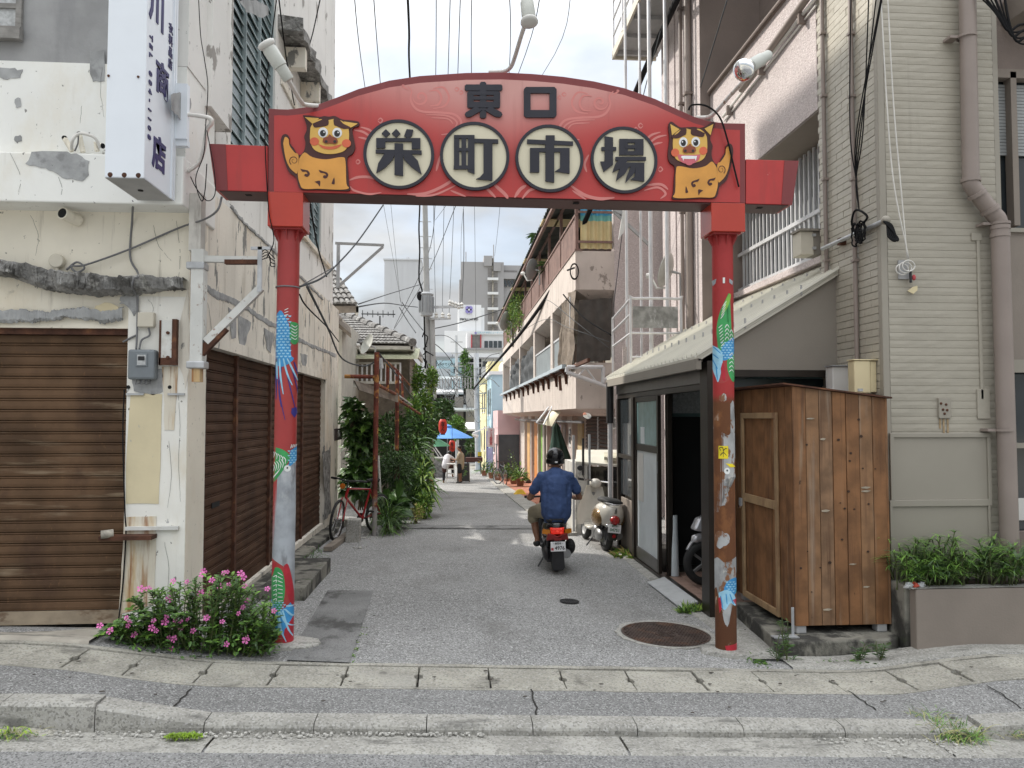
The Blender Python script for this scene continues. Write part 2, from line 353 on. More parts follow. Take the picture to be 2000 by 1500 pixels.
# cracks across the pavement asphalt
mb=MB()
for a,b in (((375,1346),(330,1392)),((1040,1347),(1050,1400)),((1655,1350),(1712,1388)),((1930,1340),(1995,1385))):
 A,B=gG(*a),gG(*b); n=7; pts=[]
 for i in range(n+1):
  q=A.lerp(B,i/n); q.x+=uni(-.012,.012); pts.append(q)
 for i in range(n):
  a_,b_=pts[i],pts[i+1]; w_=.006
  mb.poly([(a_.x-w_,a_.y,gz(a_.x,a_.y)+.005),(a_.x+w_,a_.y,gz(a_.x,a_.y)+.005),(b_.x+w_,b_.y,gz(b_.x,b_.y)+.005),(b_.x-w_,b_.y,gz(b_.x,b_.y)+.005)])
stuff(struct(part(mb,'pavement_crack','joint_dark')))
# gutter covers: separate slabs with notched ends,thin strips before and behind
bed=MB(); bed.sheet(frange(-5.2,6,40),[5.4,5.99],lambda x,y: (x,y,gz(x,y)-.06)); gut=struct(part(bed,'pavement','joint_dark'))
js=[-4.75,-4.2,-3.62]+[gG(px,1322).x for px in (88,232,388,531,672,817,956,1098,1228,1360,1478,1612,1752,1885)]+[5.0,5.55]
for i in range(len(js)-1):
 a,b=js[i]+.006,js[i+1]-.006; y0,y1=5.485+uni(-.006,.006),5.915+uni(-.006,.006); dz=uni(-.006,.008); ym=(y0+y1)/2; nw=.022
 def top(x,y,e=0): return V((x+uni(-.004,.004),y+uni(-.004,.004),gz(x,y)+dz+e))
 ring=[(a,y0),((a+b)/2,y0),(b,y0),(b,ym-.05),(b-nw,ym-.03),(b-nw,ym+.03),(b,ym+.05),(b,y1),((a+b)/2,y1),(a,y1),(a,ym+.05),(a+nw,ym+.03),(a+nw,ym-.03),(a,ym-.05)]
 t_=[top(*q) for q in ring]; mb=MB(); mb.hexa([p-V((0,0,.07)) for p in t_],t_)
 part(mb,'paving_slab','old_concrete',gut,bevel=.006)
for y0,y1 in ((5.44,5.474),(5.928,5.985)):
 mb=MB(); xs=frange(-5,5.8,72); jit=[uni(-.008,.008) for _ in xs]
 for i in range(len(xs)-1):
  a,b=xs[i],xs[i+1]; q=lambda x,y,j: V((x,y+jit[j],gz(x,y)+.003))
  t_=[q(a,y0,i),q(b,y0,i+1),q(b,y1,i+1),q(a,y1,i)]; mb.hexa([p-V((0,0,.06)) for p in t_],t_)
 part(mb,'gutter_edge','old_concrete',gut)
# kerb: separate stones; low in the middle,a sloping one and high ones at the ends
kerb=thing('kerb','worn concrete kerb along the street, lowered in front of the alley','kerb',(0,4.9,0))
kj=[-4.6,-3.9,-3.3,gG(0,1400).x-.1,gG(190,1395).x,gG(406,1402).x,gG(618,1402).x,gG(834,1402).x,gG(1037,1402).x,gG(1235,1402).x,gG(1435,1402).x,gG(1625,1402).x,gG(1795,1402).x+.03,gG(1880,1402).x,4.3,5.0,5.8]
for i in range(len(kj)-1):
 a,b=kj[i]+.003,kj[i+1]-.003
 ha=.10 if i<4 else (.085 if i==4 else 0); hb=.10 if i<4 else 0
 if i==12: ha,hb=0,.0
 if i>=13: ha=.085; hb=.085
 if i==13: ha=.03
 n=6; mb=MB(); vs_,fs_=[],[]
 for k in range(n+1):
  x=a+(b-a)*k/n; h=ha+(hb-ha)*k/n; z=gz(x,4.97)*.5+gz(x,4.6)*.5 if h>.05 else gz(x,4.62); z=gz(x,4.55); j=uni(-.004,.004)
  for y,dz in ((4.83,-.12),(4.826+j,-.03),(4.832+j,h-.016),(4.85,h),(4.982,h+.006),(4.985,-.12)): vs_.append((x,y,z+dz+uni(-.002,.002)))
 for k in range(n):
  for q in range(5): fs_.append([k*6+q,k*6+q+1,(k+1)*6+q+1,(k+1)*6+q])
 fs_+=[list(range(6)),list(range(n*6,n*6+6))]
 mb.add(vs_,fs_); part(mb,'kerb_stone','kerb_concrete',kerb)
# concrete gutter apron between kerb and street,in lengths
jx=[-6,gG(-300,1445).x,gG(400,1445).x,gG(1225,1447).x,gG(1850,1450).x,6]
for i in range(len(jx)-1):
 mb=MB(); mb.sheet(frange(jx[i]+.008,jx[i+1]-.008,14),[4.535,4.56,4.66,4.8,4.9],lambda x,y: (x,y+(.014*mnoise.noise((x*4,7,i)) if y<4.6 else 0),gz(x,4.55)-.05-.012*(y>4.7)-.018*(y<4.55)+.004*mnoise.noise((x*5,y*5,2))))
 struct(part(mb,'street','kerb_concrete',smooth='all'))
def pebbles(regs,n,r0,r1,name,m):
 mb=MB()
 for _ in range(n):
  x0,x1,y0,y1=random.choice(regs); x,y=uni(x0,x1),uni(y0,y1); r=uni(r0,r1)
  mb.ball((x,y,gz(x,4.55)-.052+r*.3),r*uni(.8,1.3),r*uni(.8,1.2),r*.65,5,3)
 return stuff(part(mb,name,m))
pebbles([(-3.4,-1.6,4.66,4.82),(-3.4,-1.6,4.74,4.82),(-1.6,-.7,4.74,4.825),(-.7,.2,4.79,4.825),(2.3,3.4,4.62,4.8),(2.6,3.2,4.5,4.8)],620,.003,.014,'gravel','gravel')
# little concrete collars,stain and manholes
mat('iron',(.09,.065,.055),.6,metal=.5,var=.3,vs=8,layers=[((.16,.09,.06),(5,5,5),.5,.65,.7)])
mat('iron_dark',(.06,.06,.062),.55,metal=.5,var=.3,vs=20)
def manhole(cx,cy,r,ring,label,m):
 z=gz(cx,cy); t=thing('manhole_cover',label,'manhole cover',(cx,cy,z))
 sl_=-.039*.9
 def P(x,y,h): return (x,y,z+(x-cx)*sl_+h)
 n=48
 if ring:
  mb=MB(); vs_,fs_=[],[]
  for k in range(n):
   a=2*math.pi*k/n; j=uni(.97,1.04)
   for q,h in ((r*1.01,.012),(r*ring*j,.012),(r*ring*j,-.03)): vs_.append(P(cx+q*math.cos(a),cy+q*math.sin(a),h))
  for k in range(n):
   l=(k+1) % n
   for q in range(2): fs_.append([k*3+q,k*3+q+1,l*3+q+1,l*3+q])
  mb.add(vs_,fs_); part(mb,'concrete_ring','kerb_concrete',t)
 mb=MB(); vs_=[]
 prof_=[(r,.014),(r*.955,.014),(r*.95,.006),(0.001,.006)]
 vs_=[P(cx+q*math.cos(2*math.pi*k/n),cy+q*math.sin(2*math.pi*k/n),h) for k in range(n) for q,h in prof_]
 mb.add(vs_,[[k*4+q,k*4+q+1,((k+1) % n)*4+q+1,((k+1) % n)*4+q] for k in range(n) for q in range(3)])
 part(mb,'lid',m,t)
 mb=MB(); s=.031 if ring else .024; k=int(r/s)+1
 for i in range(-k,k+1):
  for j in range(-k,k+1):
   x,y=i*s+.3*s*(j % 2),j*s; d=math.hypot(x,y)
   if d<r*.92 and d>r*.28:
    h=s*.33; b_=[P(cx+x-h,cy+y-h,.006),P(cx+x+h,cy+y-h,.006),P(cx+x+h,cy+y+h,.006),P(cx+x-h,cy+y+h,.006)]
    mb.hexa(b_,[V(p)+V((0,0,.008)) for p in b_])
 for q in (.24,.17,.1):
  for kk in range(20):
   a,b=2*math.pi*kk/20,2*math.pi*(kk+.7)/20
   mb.prism([P(cx+q*r*math.cos(a),cy+q*r*math.sin(a),.006),P(cx+(q-.045)*r*math.cos(a),cy+(q-.045)*r*math.sin(a),.006),P(cx+(q-.045)*r*math.cos(b),cy+(q-.045)*r*math.sin(b),.006),P(cx+q*r*math.cos(b),cy+q*r*math.sin(b),.006)],(0,0,.007))
 stuff(part(mb,'tread_pattern',m,t))
p=gG(1300,1240); manhole(p.x,p.y,.40,1.13,'large round brown iron manhole cover in a concrete ring beside the right gate pole','iron')
p=gG(1112,1176); manhole(p.x,p.y,.105,0,'small dark iron cover in the asphalt in the middle of the alley','iron_dark')
# ------------------------------------------------------------------ left concrete building
XL,FY,UPY=-2.19,6.55,6.30
bl=thing('concrete_building','peeling white two storey concrete building with rusty brown shutters on the left corner','building',(XL,FY,0))
def zY(py,y,px=250): return aY(px,py,y).z
x_sh=aY(243,1000,FY).x
z_sh=zY(640,FY,120); z_l0=zY(578,FY,200); z_l1=zY(518,FY,200); z_so=zY(395,UPY,100)
zfl=gz(-2.8,6.3)+.13
ZT=12.5; XF=-9.0; YE=aX(661,700,XL).y
mb=MB()                                             # front wall: pillar,lintel,upper band behind the overhang
mb.box(x_sh,XL,FY,FY+.45,-.3,z_so+.1)
mb.box(XF,x_sh-.002,FY+.02,FY+.4,z_sh,z_so+.1)
part(mb,'front_wall','wall_cream',bl)
mb=MB()                                             # pillar face below the ledge is whiter than the wall above
mb.box(x_sh,XL-.002,FY-.006,FY,-.2,z_l0); part(mb,'pillar_face','wall_white',bl)
# overhanging upper storey
zf1=zY(298,UPY,100); xu=aY(358,330,UPY).x
bq((XF,xu,UPY,FY+.6,z_so,zf1),'fascia','wall_chalk',bl,bevel=.012)
mb=MB(); zg=zY(122,UPY+.1,120)
mb.box(XF,xu-.02,UPY+.1,FY+.6,zf1,zg); part(mb,'upper_wall','wall_chalk',bl)
bq((XF,xu-.02,UPY+.115,FY+.6,zg,ZT),'grey_wall','render_grey',bl,label='bare grey rendered upper wall')
q_=aY(334,50,UPY+.1).x; bq((q_,xu-.012,UPY+.098,FY+.55,zg+.002,ZT-.01),'corner_wall','wall_upper',bl)
# alley side: lower wall with shutter bays
zs_top=aX(520,705,XL).z; z_pl=aX(540,1098,XL).z
bays=[aX(px,900,XL).y for px in (400,471,536,597,634)]
z_cap=aX(500,455,XL).z
mb=MB()
mb.box(XL-.35,XL,FY+.45,bays[0],-.5,z_cap)
mb.box(XL-.35,XL,bays[0],YE,zs_top,z_cap)
mb.box(XL-.35,XL,bays[-1],YE,-.6,zs_top)
mb.box(XL-.3,XL-.02,bays[0],bays[-1],-.6,z_pl)
part(mb,'side_wall','wall_side',bl)
bq((XL-.34,XL+.015,bays[0],bays[-1]+.1,zs_top-.02,zs_top+.09),'lintel','wall_side',bl)
zw0=aX(455,292,XL-.12).z; zw1=7.6
wy=[aX(452,200,XL-.12).y,aX(537,200,XL-.12).y,aX(603,440,XL-.12).y,aX(627,470,XL-.12).y]
mb=MB(); X2=XL-.12                              # upper side wall with two window openings
mb.box(X2-.25,X2,UPY+.2,YE,z_cap,zw0)
mb.box(X2-.25,X2,UPY+.2,wy[0],zw0,ZT); mb.box(X2-.25,X2,wy[1],wy[2],zw0,ZT); mb.box(X2-.25,X2,wy[3],YE,zw0,ZT)
mb.box(X2-.25,X2,wy[0],wy[1],zw1,ZT); mb.box(X2-.25,X2,wy[2],wy[3],zw1-1.2,ZT)
part(mb,'upper_side_wall','wall_upper',bl)
bq((X2-.25,X2+.05,wy[0]-.08,wy[3]+.8,zw0-.07,zw0-.002),'window_sill','wall_side',bl)
mb=MB(); zwb=aX(450,258,XL+.04).z             # white boxed wing wall beside the window
mb.box(X2+.002,XL+.05,aX(412,100,XL+.04).y,aX(453,100,XL+.04).y,zwb,ZT); part(mb,'wing_wall','wall_upper',bl)
mb=MB(); zb_=aX(600,85,XL+.2).z               # broken eave over the far upper wall
n=26; y0=wy[1]+.1; vs_,fs_=[],[]
for i in range(n+1):
 y=y0+(YE-.3-y0)*i/n; o=XL+.2+uni(-.03,.03)
 for x,z in ((X2,zb_+.02),(o,zb_+uni(-.03,.03)),(o+uni(-.02,.02),zb_+.16+uni(-.03,.03)),(X2,zb_+.22)): vs_.append((x,y,z))
for i in range(n):
 for q in range(3): fs_.append([i*4+q,i*4+q+1,i*4+q+5,i*4+q+4])
fs_+=[[0,1,2,3],[n*4,n*4+1,n*4+2,n*4+3]]
mb.add(vs_,fs_); part(mb,'broken_eave','broken_concrete',bl)
for yb in (y0+.4,y0+1.5,y0+2.6,y0+3.7,y0+4.7):
 bq((X2+.002,XL+.16,yb,yb+.14,zb_-.3,zb_-.02),'eave_bracket','wall_side',bl)
bq((X2+.003,X2+.03,y0+.2,YE-.2,zb_-.62,zb_-.5),'cornice','wall_side',bl)
mb=MB(); mb.box(XF,X2,FY+.6,YE,ZT-.2,ZT); mb.box(XF,X2-.26,YE-.25,YE-.003,-.6,ZT-.2); mb.box(XF,XF+.2,FY+.6,YE-.25,-.6,ZT-.2); part(mb,'rear_walls','wall_upper',bl)
# crumbling ledges: rough strip geometry
def rough_strip(pts,depth,h,jit,seg=14,name='broken_ledge',m='broken_concrete',out=(0,-1,0),par=None):
 pts=catmull(pts,seg*2); out=V(out); vs_,fs_=[],[]
 for p in pts:
  nz=mnoise.noise(p*3.1); hh=h*(1+.35*nz+uni(-.08,.08)); d=depth*(1+.3*mnoise.noise(p*5.3)+uni(-.08,.08))
  hb=h*(.42+.5*mnoise.noise(p*2.2+V((5,0,0)))+uni(-.05,.05)); prof=[(0,h*.5),(d*.92,h*.5),(d,h*.36),(d*uni(.85,1),-hb*.55),(d*.45,-hb),(0,-hb)]
  for a,z in prof:
   q=p+out*a+V((0,0,z)); e=mnoise.noise(q*9)*1.4+mnoise.noise(q*23)*.9; vs_.append(q+out*(a>0)*e*depth*.3+V((0,0,e*jit*2+uni(-jit,jit))))
 n=len(pts)
 for i in range(n-1):
  for q in range(5): fs_.append([i*6+q,i*6+q+1,i*6+q+7,i*6+q+6])
 return part(MB().add(vs_,fs_),name,m,par or bl)
rough_strip([aY(-60,522,FY),aY(40,533,FY),aY(110,548,FY),aY(200,560,FY),aY(300,561,FY),aY(366,563,FY)],.15,.15,.004)
rough_strip([aY(-60,617,FY),aY(40,618,FY),aY(90,619,FY),aY(150,612,FY),aY(210,620,FY),aY(242,612,FY)],.035,.09,.008,m='mortar_patch',name='broken_lintel')
rough_strip([aX(396,560,XL),aX(430,578,XL),aX(470,596,XL),aX(530,634,XL),aX(600,672,XL),aX(655,694,XL)],.008,.06,.004,out=(1,0,0),name='crumbling_band',seg=20,m='mortar_patch')
rough_strip([aX(448,400,XL),aX(480,440,XL),aX(520,476,XL),aX(575,530,XL),aX(630,585,XL)],.014,.035,.004,out=(1,0,0),name='crumbling_cap',seg=20,m='mortar_patch')
# patches of bare mortar and streaks: thin shapes a few mm proud
def patch(pts,fn,m,name='mortar_patch',off=(0,-.005,0),par=None,jit=2.5,sub=3):
 out=[]
 n=len(pts)
 for i in range(n):
  a,b=pts[i],pts[(i+1) % n]
  for k in range(sub):
   t=k/sub; out.append(fn(a[0]+(b[0]-a[0])*t+(uni(-jit,jit) if k else 0),a[1]+(b[1]-a[1])*t+(uni(-jit,jit) if k else 0)))
 return part(MB().prism([p+V(off) for p in out],V(off)*-.6),name,m,par or bl)
fU=lambda a,b: aY(a,b,UPY); fU2=lambda a,b: aY(a,b,UPY+.1); fF=lambda a,b: aY(a,b,FY); fS=lambda a,b: aX(a,b,XL); fP=lambda a,b: aY(a,b,FY-.006)
patch([(50,320),(62,297),(120,296),(150,300),(175,315),(174,342),(160,354),(130,350),(105,335),(80,328)],fU,'mortar_patch')
patch([(-10,128),(20,134),(45,136),(40,152),(15,156),(-10,152)],fU2,'mortar_patch')
patch([(176,100),(204,98),(204,158),(182,160),(176,140)],fU2,'mortar_patch')
patch([(32,193),(40,192),(42,206),(34,211),(30,203)],fU2,'mortar_patch'); patch([(29,268),(40,264),(43,276),(35,280),(29,276)],fU2,'mortar_patch')
patch([(256,768),(317,770),(314,880),(310,984),(246,984),(248,880)],fP,'cream_patch','cream_patch',jit=1)
patch([(243,1010),(306,1008),(304,1100),(300,1180),(232,1200),(238,1100)],fP,'rust_wash','rust_stain',jit=1)
patch([(258,735),(316,720),(318,765),(300,772),(262,764)],fP,'mortar_patch')
patch([(236,580),(272,576),(268,606),(262,618),(246,596),(234,594)],fF,'mortar_patch',off=(0,-.012,0))
patch([(190,598),(215,592),(238,606),(212,612),(188,614)],fF,'cream_patch',off=(0,-.03,0))
patch([(317,716),(348,716),(346,765),(340,840),(322,840),(320,765)],fP,'rust_wash','rust_stain',jit=1)
patch([(370,372),(392,366),(402,392),(404,470),(392,500),(374,490)],fS,'wall_side','streak',off=(.005,0,0))
for pts in ([(445,600),(462,612),(460,660),(452,662)],[(464,614),(490,630),(480,668),(472,690),(466,664)],[(515,640),(535,652),(528,690),(520,680)],[(560,672),(580,684),(574,704),(566,700)],[(586,690),(600,694),(596,716),(590,712)],
   [(333,185),(350,180),(371,192),(372,210),(362,245),(346,225),(333,215)]):
 patch(pts,fS,'mortar_patch',off=(.005,0,0),jit=1.5)
patch([(468,2),(500,0),(522,12),(524,30),(505,34),(480,24)],lambda a,b: aX(a,b,XL+.05),'mortar_patch',off=(.005,0,0))
patch([(630,890),(645,870),(647,1002),(632,1016)],fS,'broken_concrete','broken_patch',off=(.006,0,0))
patch([(336,690),(368,560),(372,640),(370,700),(362,760),(352,720)],fP,'wall_side','streak',off=(0,-.004,0))
# hairline cracks and drips below the bands
def crack(pts,fn,off,wd=.004,m='joint_dark'):
 c=catmull([fn(*p) for p in pts],6); c=[p+V((0,uni(-.006,.006),uni(-.006,.006)))+V(off) for p in c]; mb=MB(); n=len(c)
 s=V((0,1,0)) if abs(off[0])>0 else V((1,0,0))
 l=[p+s*wd*(.4+.6*math.sin(math.pi*min(1,.1+i/n))) for i,p in enumerate(c)]; r_=[p-s*wd*.5 for p in c]; mb.add(l+r_,[[i,i+1,n+i+1,n+i] for i in range(n-1)]); return part(mb,'crack',m,bl)
for pts in ([(447,612),(449,650),(447,690)],[(470,560),(473,600),(470,640),(474,672)],[(497,632),(500,660),(497,705)],[(540,655),(543,690),(541,722)],[(588,690),(590,715),(588,740)],[(618,700),(616,730),(619,748)],[(405,590),(412,640),(408,668)],[(505,470),(520,520),(515,560)],[(560,560),(575,610),(570,650)],[(640,600),(644,680),(640,760),(645,860)],[(655,640),(652,720),(657,800)]): crack(pts,fS,(.004,0,0),.005)
for pts in ([(20,300),(40,345),(36,380)],[(160,205),(157,240)],[(95,310),(120,360),(118,388)],[(200,130),(197,180),(203,230)]): crack(pts,fU,(0,-.003,0),.0018)
for pts in ([(60,420),(75,460),(70,500)],[(300,440),(310,480),(335,510)],[(345,430),(352,500),(348,550)]): crack(pts,fF,(0,-.004,0),.0018)
for pts in ([(330,860),(335,930),(328,990)],[(322,1060),(330,1110),(326,1170)],[(348,770),(352,830),(349,900),(353,980)],[(290,585),(300,600),(298,612)]): crack(pts,fP,(0,-.004,0),.0016)
# front roller shutter: every slat a part
def shutter(name,label,n,w,z0,z1,m,place):
 t=place(name,label)
 h=(z1-z0)/n; prof=[(.004,0),(-.012,.05),(-.016,.3),(-.014,.7),(-.003,.77),(-.011,.86),(-.009,.95),(.004,1.0)]
 mb=MB(); vs_=[(x,d,z*h) for x in (0,w) for d,z in prof]; k=len(prof)
 mb.add(vs_,[[i,i+1,k+i+1,k+i] for i in range(k-1)])
 first=part(mb,'slat',m,t,local=True); first.location=(0,0,z0)
 for i in range(1,n): dup(first,t,(uni(-.002,.002),uni(-.002,.002),z0+i*h))
 return t
mat('worn_rail',(.3,.24,.17),.75,var=.25,vs=4,layers=[((.12,.07,.04),(4,4,9),.5,.66,.8)])
def at(loc,rz): return lambda name,label: thing(name,label,'roller shutter',loc,rz,None)
zb0=aY(100,1222,FY+.05).z
ws=x_sh+7.2
t=shutter('roller_shutter','wide rusty brown roller shutter facing the street at the left edge',25,ws,zb0+.11,z_sh-.03,'shutter_rust',at((-7.2,FY+.1,0),0))
bq((-7.2,x_sh-.01,FY+.085,FY+.1,zb0,zb0+.11),'bottom_rail','worn_rail',t)
bq((-7.2,x_sh-.002,FY+.05,FY+.3,z_sh-.05,z_sh+.12),'shutter_box','rust_steel',t)
sh_labels=['brown roller shutter nearest the corner pillar on the alley side of the white building','brown roller shutter behind the left gate pole, second from the corner','brown roller shutter just past the left gate pole, third from the corner','narrow looking brown roller shutter farthest down the alley on the white building']
for i in range(4):
 a,b=bays[i]+(.0 if i==0 else .035),bays[i+1]-(.0 if i==3 else .035)
 t=shutter('roller_shutter',sh_labels[i],24,b-a,z_pl+.1,zs_top-.02,'shutter_side',at((XL-.09,a,0),math.pi/2))
 bq((XL-.12,XL-.075,a,b,z_pl,z_pl+.1),'bottom_rail','shutter_side',t)
 if i: bq((XL-.13,XL-.045,bays[i]-.034,bays[i]+.034,z_pl,zs_top),'guide_post','rust_steel',t,bevel=.004)
 if i==0: bq((XL-.073,XL-.068,(a+b)/2-.12,(a+b)/2+.12,z_pl+.95,z_pl+1.0),'letter_slot','dark_hole',t)
# jalousie windows
def jalousie(y0,y1,z0,z1,cols,rows,label,x):
 t=thing('jalousie_window',label,'window',(x,y0,z0)); fr=MB()
 for k in range(cols+1):
  y=y0+(y1-y0)*k/cols; fr.box(x-.06,x+.002,y-.011,y+.011,z0,z1)
 fr.box(x-.06,x+.005,y0,y1,z0-.0,z0+.03); part(fr,'frame','louvre_frame',t)
 fr=MB(); fr.box(x-.2,x-.18,y0,y1,z0,z1); part(fr,'backing','glass_dark',t)
 wd=(y1-y0)/cols-.034; mb=MB(); hh=(z1-z0)/rows
 mb.box(-.035,-.029,0,wd,0,hh*1.16); mb.box(-.03,-.02,0,wd,-.004,.012,1); first=None
 for c in range(cols):
  for r_ in range(rows):
   loc=(-.0,(y1-y0)*c/cols+.017,hh*r_)
   if first is None: first=part(mb,'louvre',['louvre_glass','louvre_frame'],t,local=True); first.location=loc; first.rotation_euler=(0,rad(-4),0)
   else: dup(first,t,loc,(0,rad(-4+uni(-5,3)),0))
 return t
jalousie(wy[0],wy[1],zw0,zw1,3,22,'big grey green louvre window on the white building above the left end of the red gate',X2-.03)
jalousie(wy[2],wy[3],zw0,zw1-1.2,2,14,'far louvre window of the white building seen just under the red gate beam',X2-.03)
# small board window at top left of the grey wall
t=thing('small_window','boarded frosted window in the grey wall at the top left corner','window',aY(20,40,UPY+.1))
A,B=aY(-120,-60,UPY+.1),aY(32,60,UPY+.1); mat('frosted',(.42,.43,.43),.4,var=.2,vs=30,bump=.3,bs=90)
bq((A.x,B.x,UPY+.105,UPY+.113,B.z,A.z),'pane','frosted',t)
mat('grey_wood',(.25,.24,.225),.9,var=.2,vs=8,bump=.4,bs=30,layers=[((.14,.13,.12),(3,3,30),.5,.65,.6)])
bq((B.x,B.x+.045,UPY+.08,UPY+.112,B.z-.06,A.z),'frame_post','grey_wood',t)
q=aY(46,70,UPY+.1); bq((A.x,q.x,UPY+.04,UPY+.1,q.z-.05,q.z+.05),'sill_board','grey_wood',t)
bq((A.x,B.x,UPY+.09,UPY+.104,aY(20,12,UPY+.1).z-.02,aY(20,12,UPY+.1).z+.02),'rail','grey_wood',t)
# plinth along the alley side,doorstep at the street side,low step
mb=MB(); ya,yb_=bays[0]-.1,YE
def plx(y): return XL+.22
n=20; tp=[]
for i in range(n):
 y,y2=ya+(yb_-ya)*i/n,ya+(yb_-ya)*(i+1)/n
 z=z_pl-.02-.1*i/n
 mb.hexa([(XL-.02,y,-1),(plx(y),y,-1),(plx(y),y2-.004,-1),(XL-.02,y2-.004,-1)],[(XL-.02,y,z),(plx(y)+uni(-.01,.01),y,z+uni(-.008,.008)),(plx(y)+uni(-.01,.01),y2-.004,z+uni(-.008,.008)),(XL-.02,y2-.004,z)])
part(mb,'plinth','mossy_concrete',bl)
A,B,Cc=gG(591,1173),gG(639,1124),gG(640,1120)
st=MB(); st.box(plx(0)+.01,A.x+.02,A.y,B.y+.3,-.4,gz(A.x,A.y)+.13)
solo(st,'low_step','mossy_concrete','low mossy concrete step beside the left gate pole along the shutters','step',bevel=.01)
q0,q1=aY(0,1222,FY),aY(236,1222,FY)
mb=MB(); xs=frange(-7,q1.x,20)
mb.sheet(xs,[5.99,6.0,6.1,6.3,FY+.1],lambda x,y: (x,y,gz(x,y)+(-.06 if y<6 else 0)+(.02+(zb0-gz(x,FY)-.03)*sst((y-5.99)/.4))+.012*mnoise.noise((x*4,y*4,0))))
mat('worn_plaster',(.36,.33,.28),.9,var=.15,vs=4,bump=.4,bs=30,layers=[((.12,.115,.1),(1.5,5,1),.5,.62,.8),((.52,.48,.41),(2,6,1),.55,.7,.7)])
part(mb,'doorstep','worn_plaster',bl,smooth='all')
# ------------------------------------------------------------------ fittings on the left building
# upright light box sign
zb=aY(326,392,UPY-.03).z; zt=zb+4.2
ya=aZ(243,347,zb).y
xa,xb=aZ(205,347,zb).x,aZ(280,347,zb).x
yb_=UPY-.03
t=thing('shop_sign','tall white light box sign with blue characters hanging on the white building','sign',(xa,yb_,zb))
bq((xa,xb,ya,yb_,zb,zt),'sign_box','sign_white',t,bevel=.006)
bq((xa+.004,xb-.004,ya+.006,yb_-.006,zb-.004,zb-.001),'bottom_plate','sign_grey',t)
mb=MB(); mb.box(xb-.002,xb+.012,yb_-.07,yb_-.045,zb,zt); mb.box(xb-.002,xb+.012,yb_-.03,yb_,zb,zt); part(mb,'edge_trim','sign_white',t)
mb=MB(); mb.box(xb+.012,xb+.1,yb_-.02,yb_+.04,zb+.5,zb+.95); mb.box(xb-.1,xb+.1,yb_+.0,yb_+.06,zb+.45,zb+.5); part(mb,'bracket','sign_white',t)
for i,(px,py) in enumerate([(212,148),(270,150)]):
 p=aY(px,py,ya-.002); mb=MB(); mb.lathe([(.008,-.006),(.01,0),(.008,.003)],p,8,0,(0,1,0)); part(mb,'bolt','rust_steel',t)
for k in range(3):
 mb=MB(); mb.ball((xa+.04+k*(xb-xa-.08)/2,ya+.003,zb+.02),.022,.008,.02,8,5); part(mb,'rust_spot','rust_steel',t)
mb=MB(); mb.lathe([(.02,-.006),(.02,.001)],((xa+xb)/2+.0,(ya+yb_)/2,zb-.005),10); part(mb,'drain_hole','dark_hole',t)
def sgn(frac,z): return V((xb+.003,ya+(yb_-ya)*frac,z))
zs_=lambda py: aX(300,py,xb).z
for ch,py,s,fr in (('川',12,.30,.3),('商',143,.27,.52),('店',297,.27,.46)):
 text(ch,s,sgn(fr,zs_(py)),(0,1,0),(0,0,1),'character','ink_blue',t,bold=.008)
for i,ch in enumerate('衣料品店'):
 text(ch,.085,sgn(.78,zs_(12)-i*.095),(0,1,0),(0,0,1),'small_character','ink_blue',t,bold=.002)
for i,ch in enumerate('TEL 884-1108'):
 text(ch,.075,sgn(.12,zs_(80)-i*.068),(0,0,-1),(0,1,0),'small_character','ink_blue',t,bold=.002)
# meter,junction boxes,rusty plate,pipes
def boxy(name,label,cat,a,b,y,d,m,bev=.012,extra=None):
 A,B=aY(*a,y),aY(*b,y); t=thing(name,label,cat,((A.x+B.x)/2,y,B.z))
 bq((A.x,B.x,y-d,y+.01,B.z,A.z),'case',m,t,bevel=bev)
 return t,A,B
FP=FY-.008
t,A,B=boxy('electricity_meter','grey electricity meter with a glass window on the white corner pillar','meter',(258,684),(309,742),FP,.09,'grey_plastic',.018)
a,b=aY(266,690,FP-.09),aY(288,716,FP-.09)
bq((a.x,b.x,FP-.097,FP-.089,b.z,a.z),'window_frame','grey_plastic',t,bevel=.003)
bq((a.x+.012,b.x-.012,FP-.1,FP-.096,b.z+.012,a.z-.012),'dial','frosted',t)
bq((a.x+.02,b.x-.02,FP-.1025,FP-.1,b.z+.05,a.z-.025),'counter','ink_black',t)
mb=MB()
for k in range(3): x=(A.x+B.x)/2-.04+k*.04; mb.tube([(x,FP-.05,B.z+.01),(x-.01,FP-.06,B.z-.04),(x+.02,FP-.04,B.z-.03),(x+.015,FP-.03,B.z)],.006,6)
part(mb,'wires','cable_grey',t)
t,A,B=boxy('junction_box','square cream junction box above the electricity meter','junction box',(273,611),(304,640),FP,.05,'pale_plastic',.008)
c=aY(114,511,FY); t=thing('junction_box','round cream junction box on the wall above the rusty shutter','junction box',c)
mb=MB(); mb.lathe([(.058,0),(.058,-.04),(.052,-.045)],c,20,0,(0,1,0)); part(mb,'lid','pale_plastic',t,smooth=True)
tq(([c+V((0,-.02,-.05)),c+V((0,-.02,-.1))],.016),'conduit','pale_plastic',t)
t,A,B=boxy('rusty_plate','rusty steel bracket plate with bolts on the white corner pillar','steel plate',(317,627),(347,714),FP,.05,'white_steel',.003)
mb=MB(); mb.box(B.x-.03,B.x+.004,FP-.06,FP-.003,B.z,A.z+.01); mb.box(A.x,B.x,FP-.056,FP-.049,B.z,B.z+.06); mb.box(A.x-.003,A.x+.012,FP-.056,FP-.002,B.z,A.z); part(mb,'rusted_flange','rust_steel',t)
for py in (650,698): mb=MB(); mb.lathe([(.014,-.01),(.014,.006)],aY(328,py,FP-.055),6,0,(0,1,0)); part(mb,'bolt','rust_steel',t)
c=aY(148,431,FY); t=thing('drain_stub','short pipe stub sticking out of the cream wall','pipe',c)
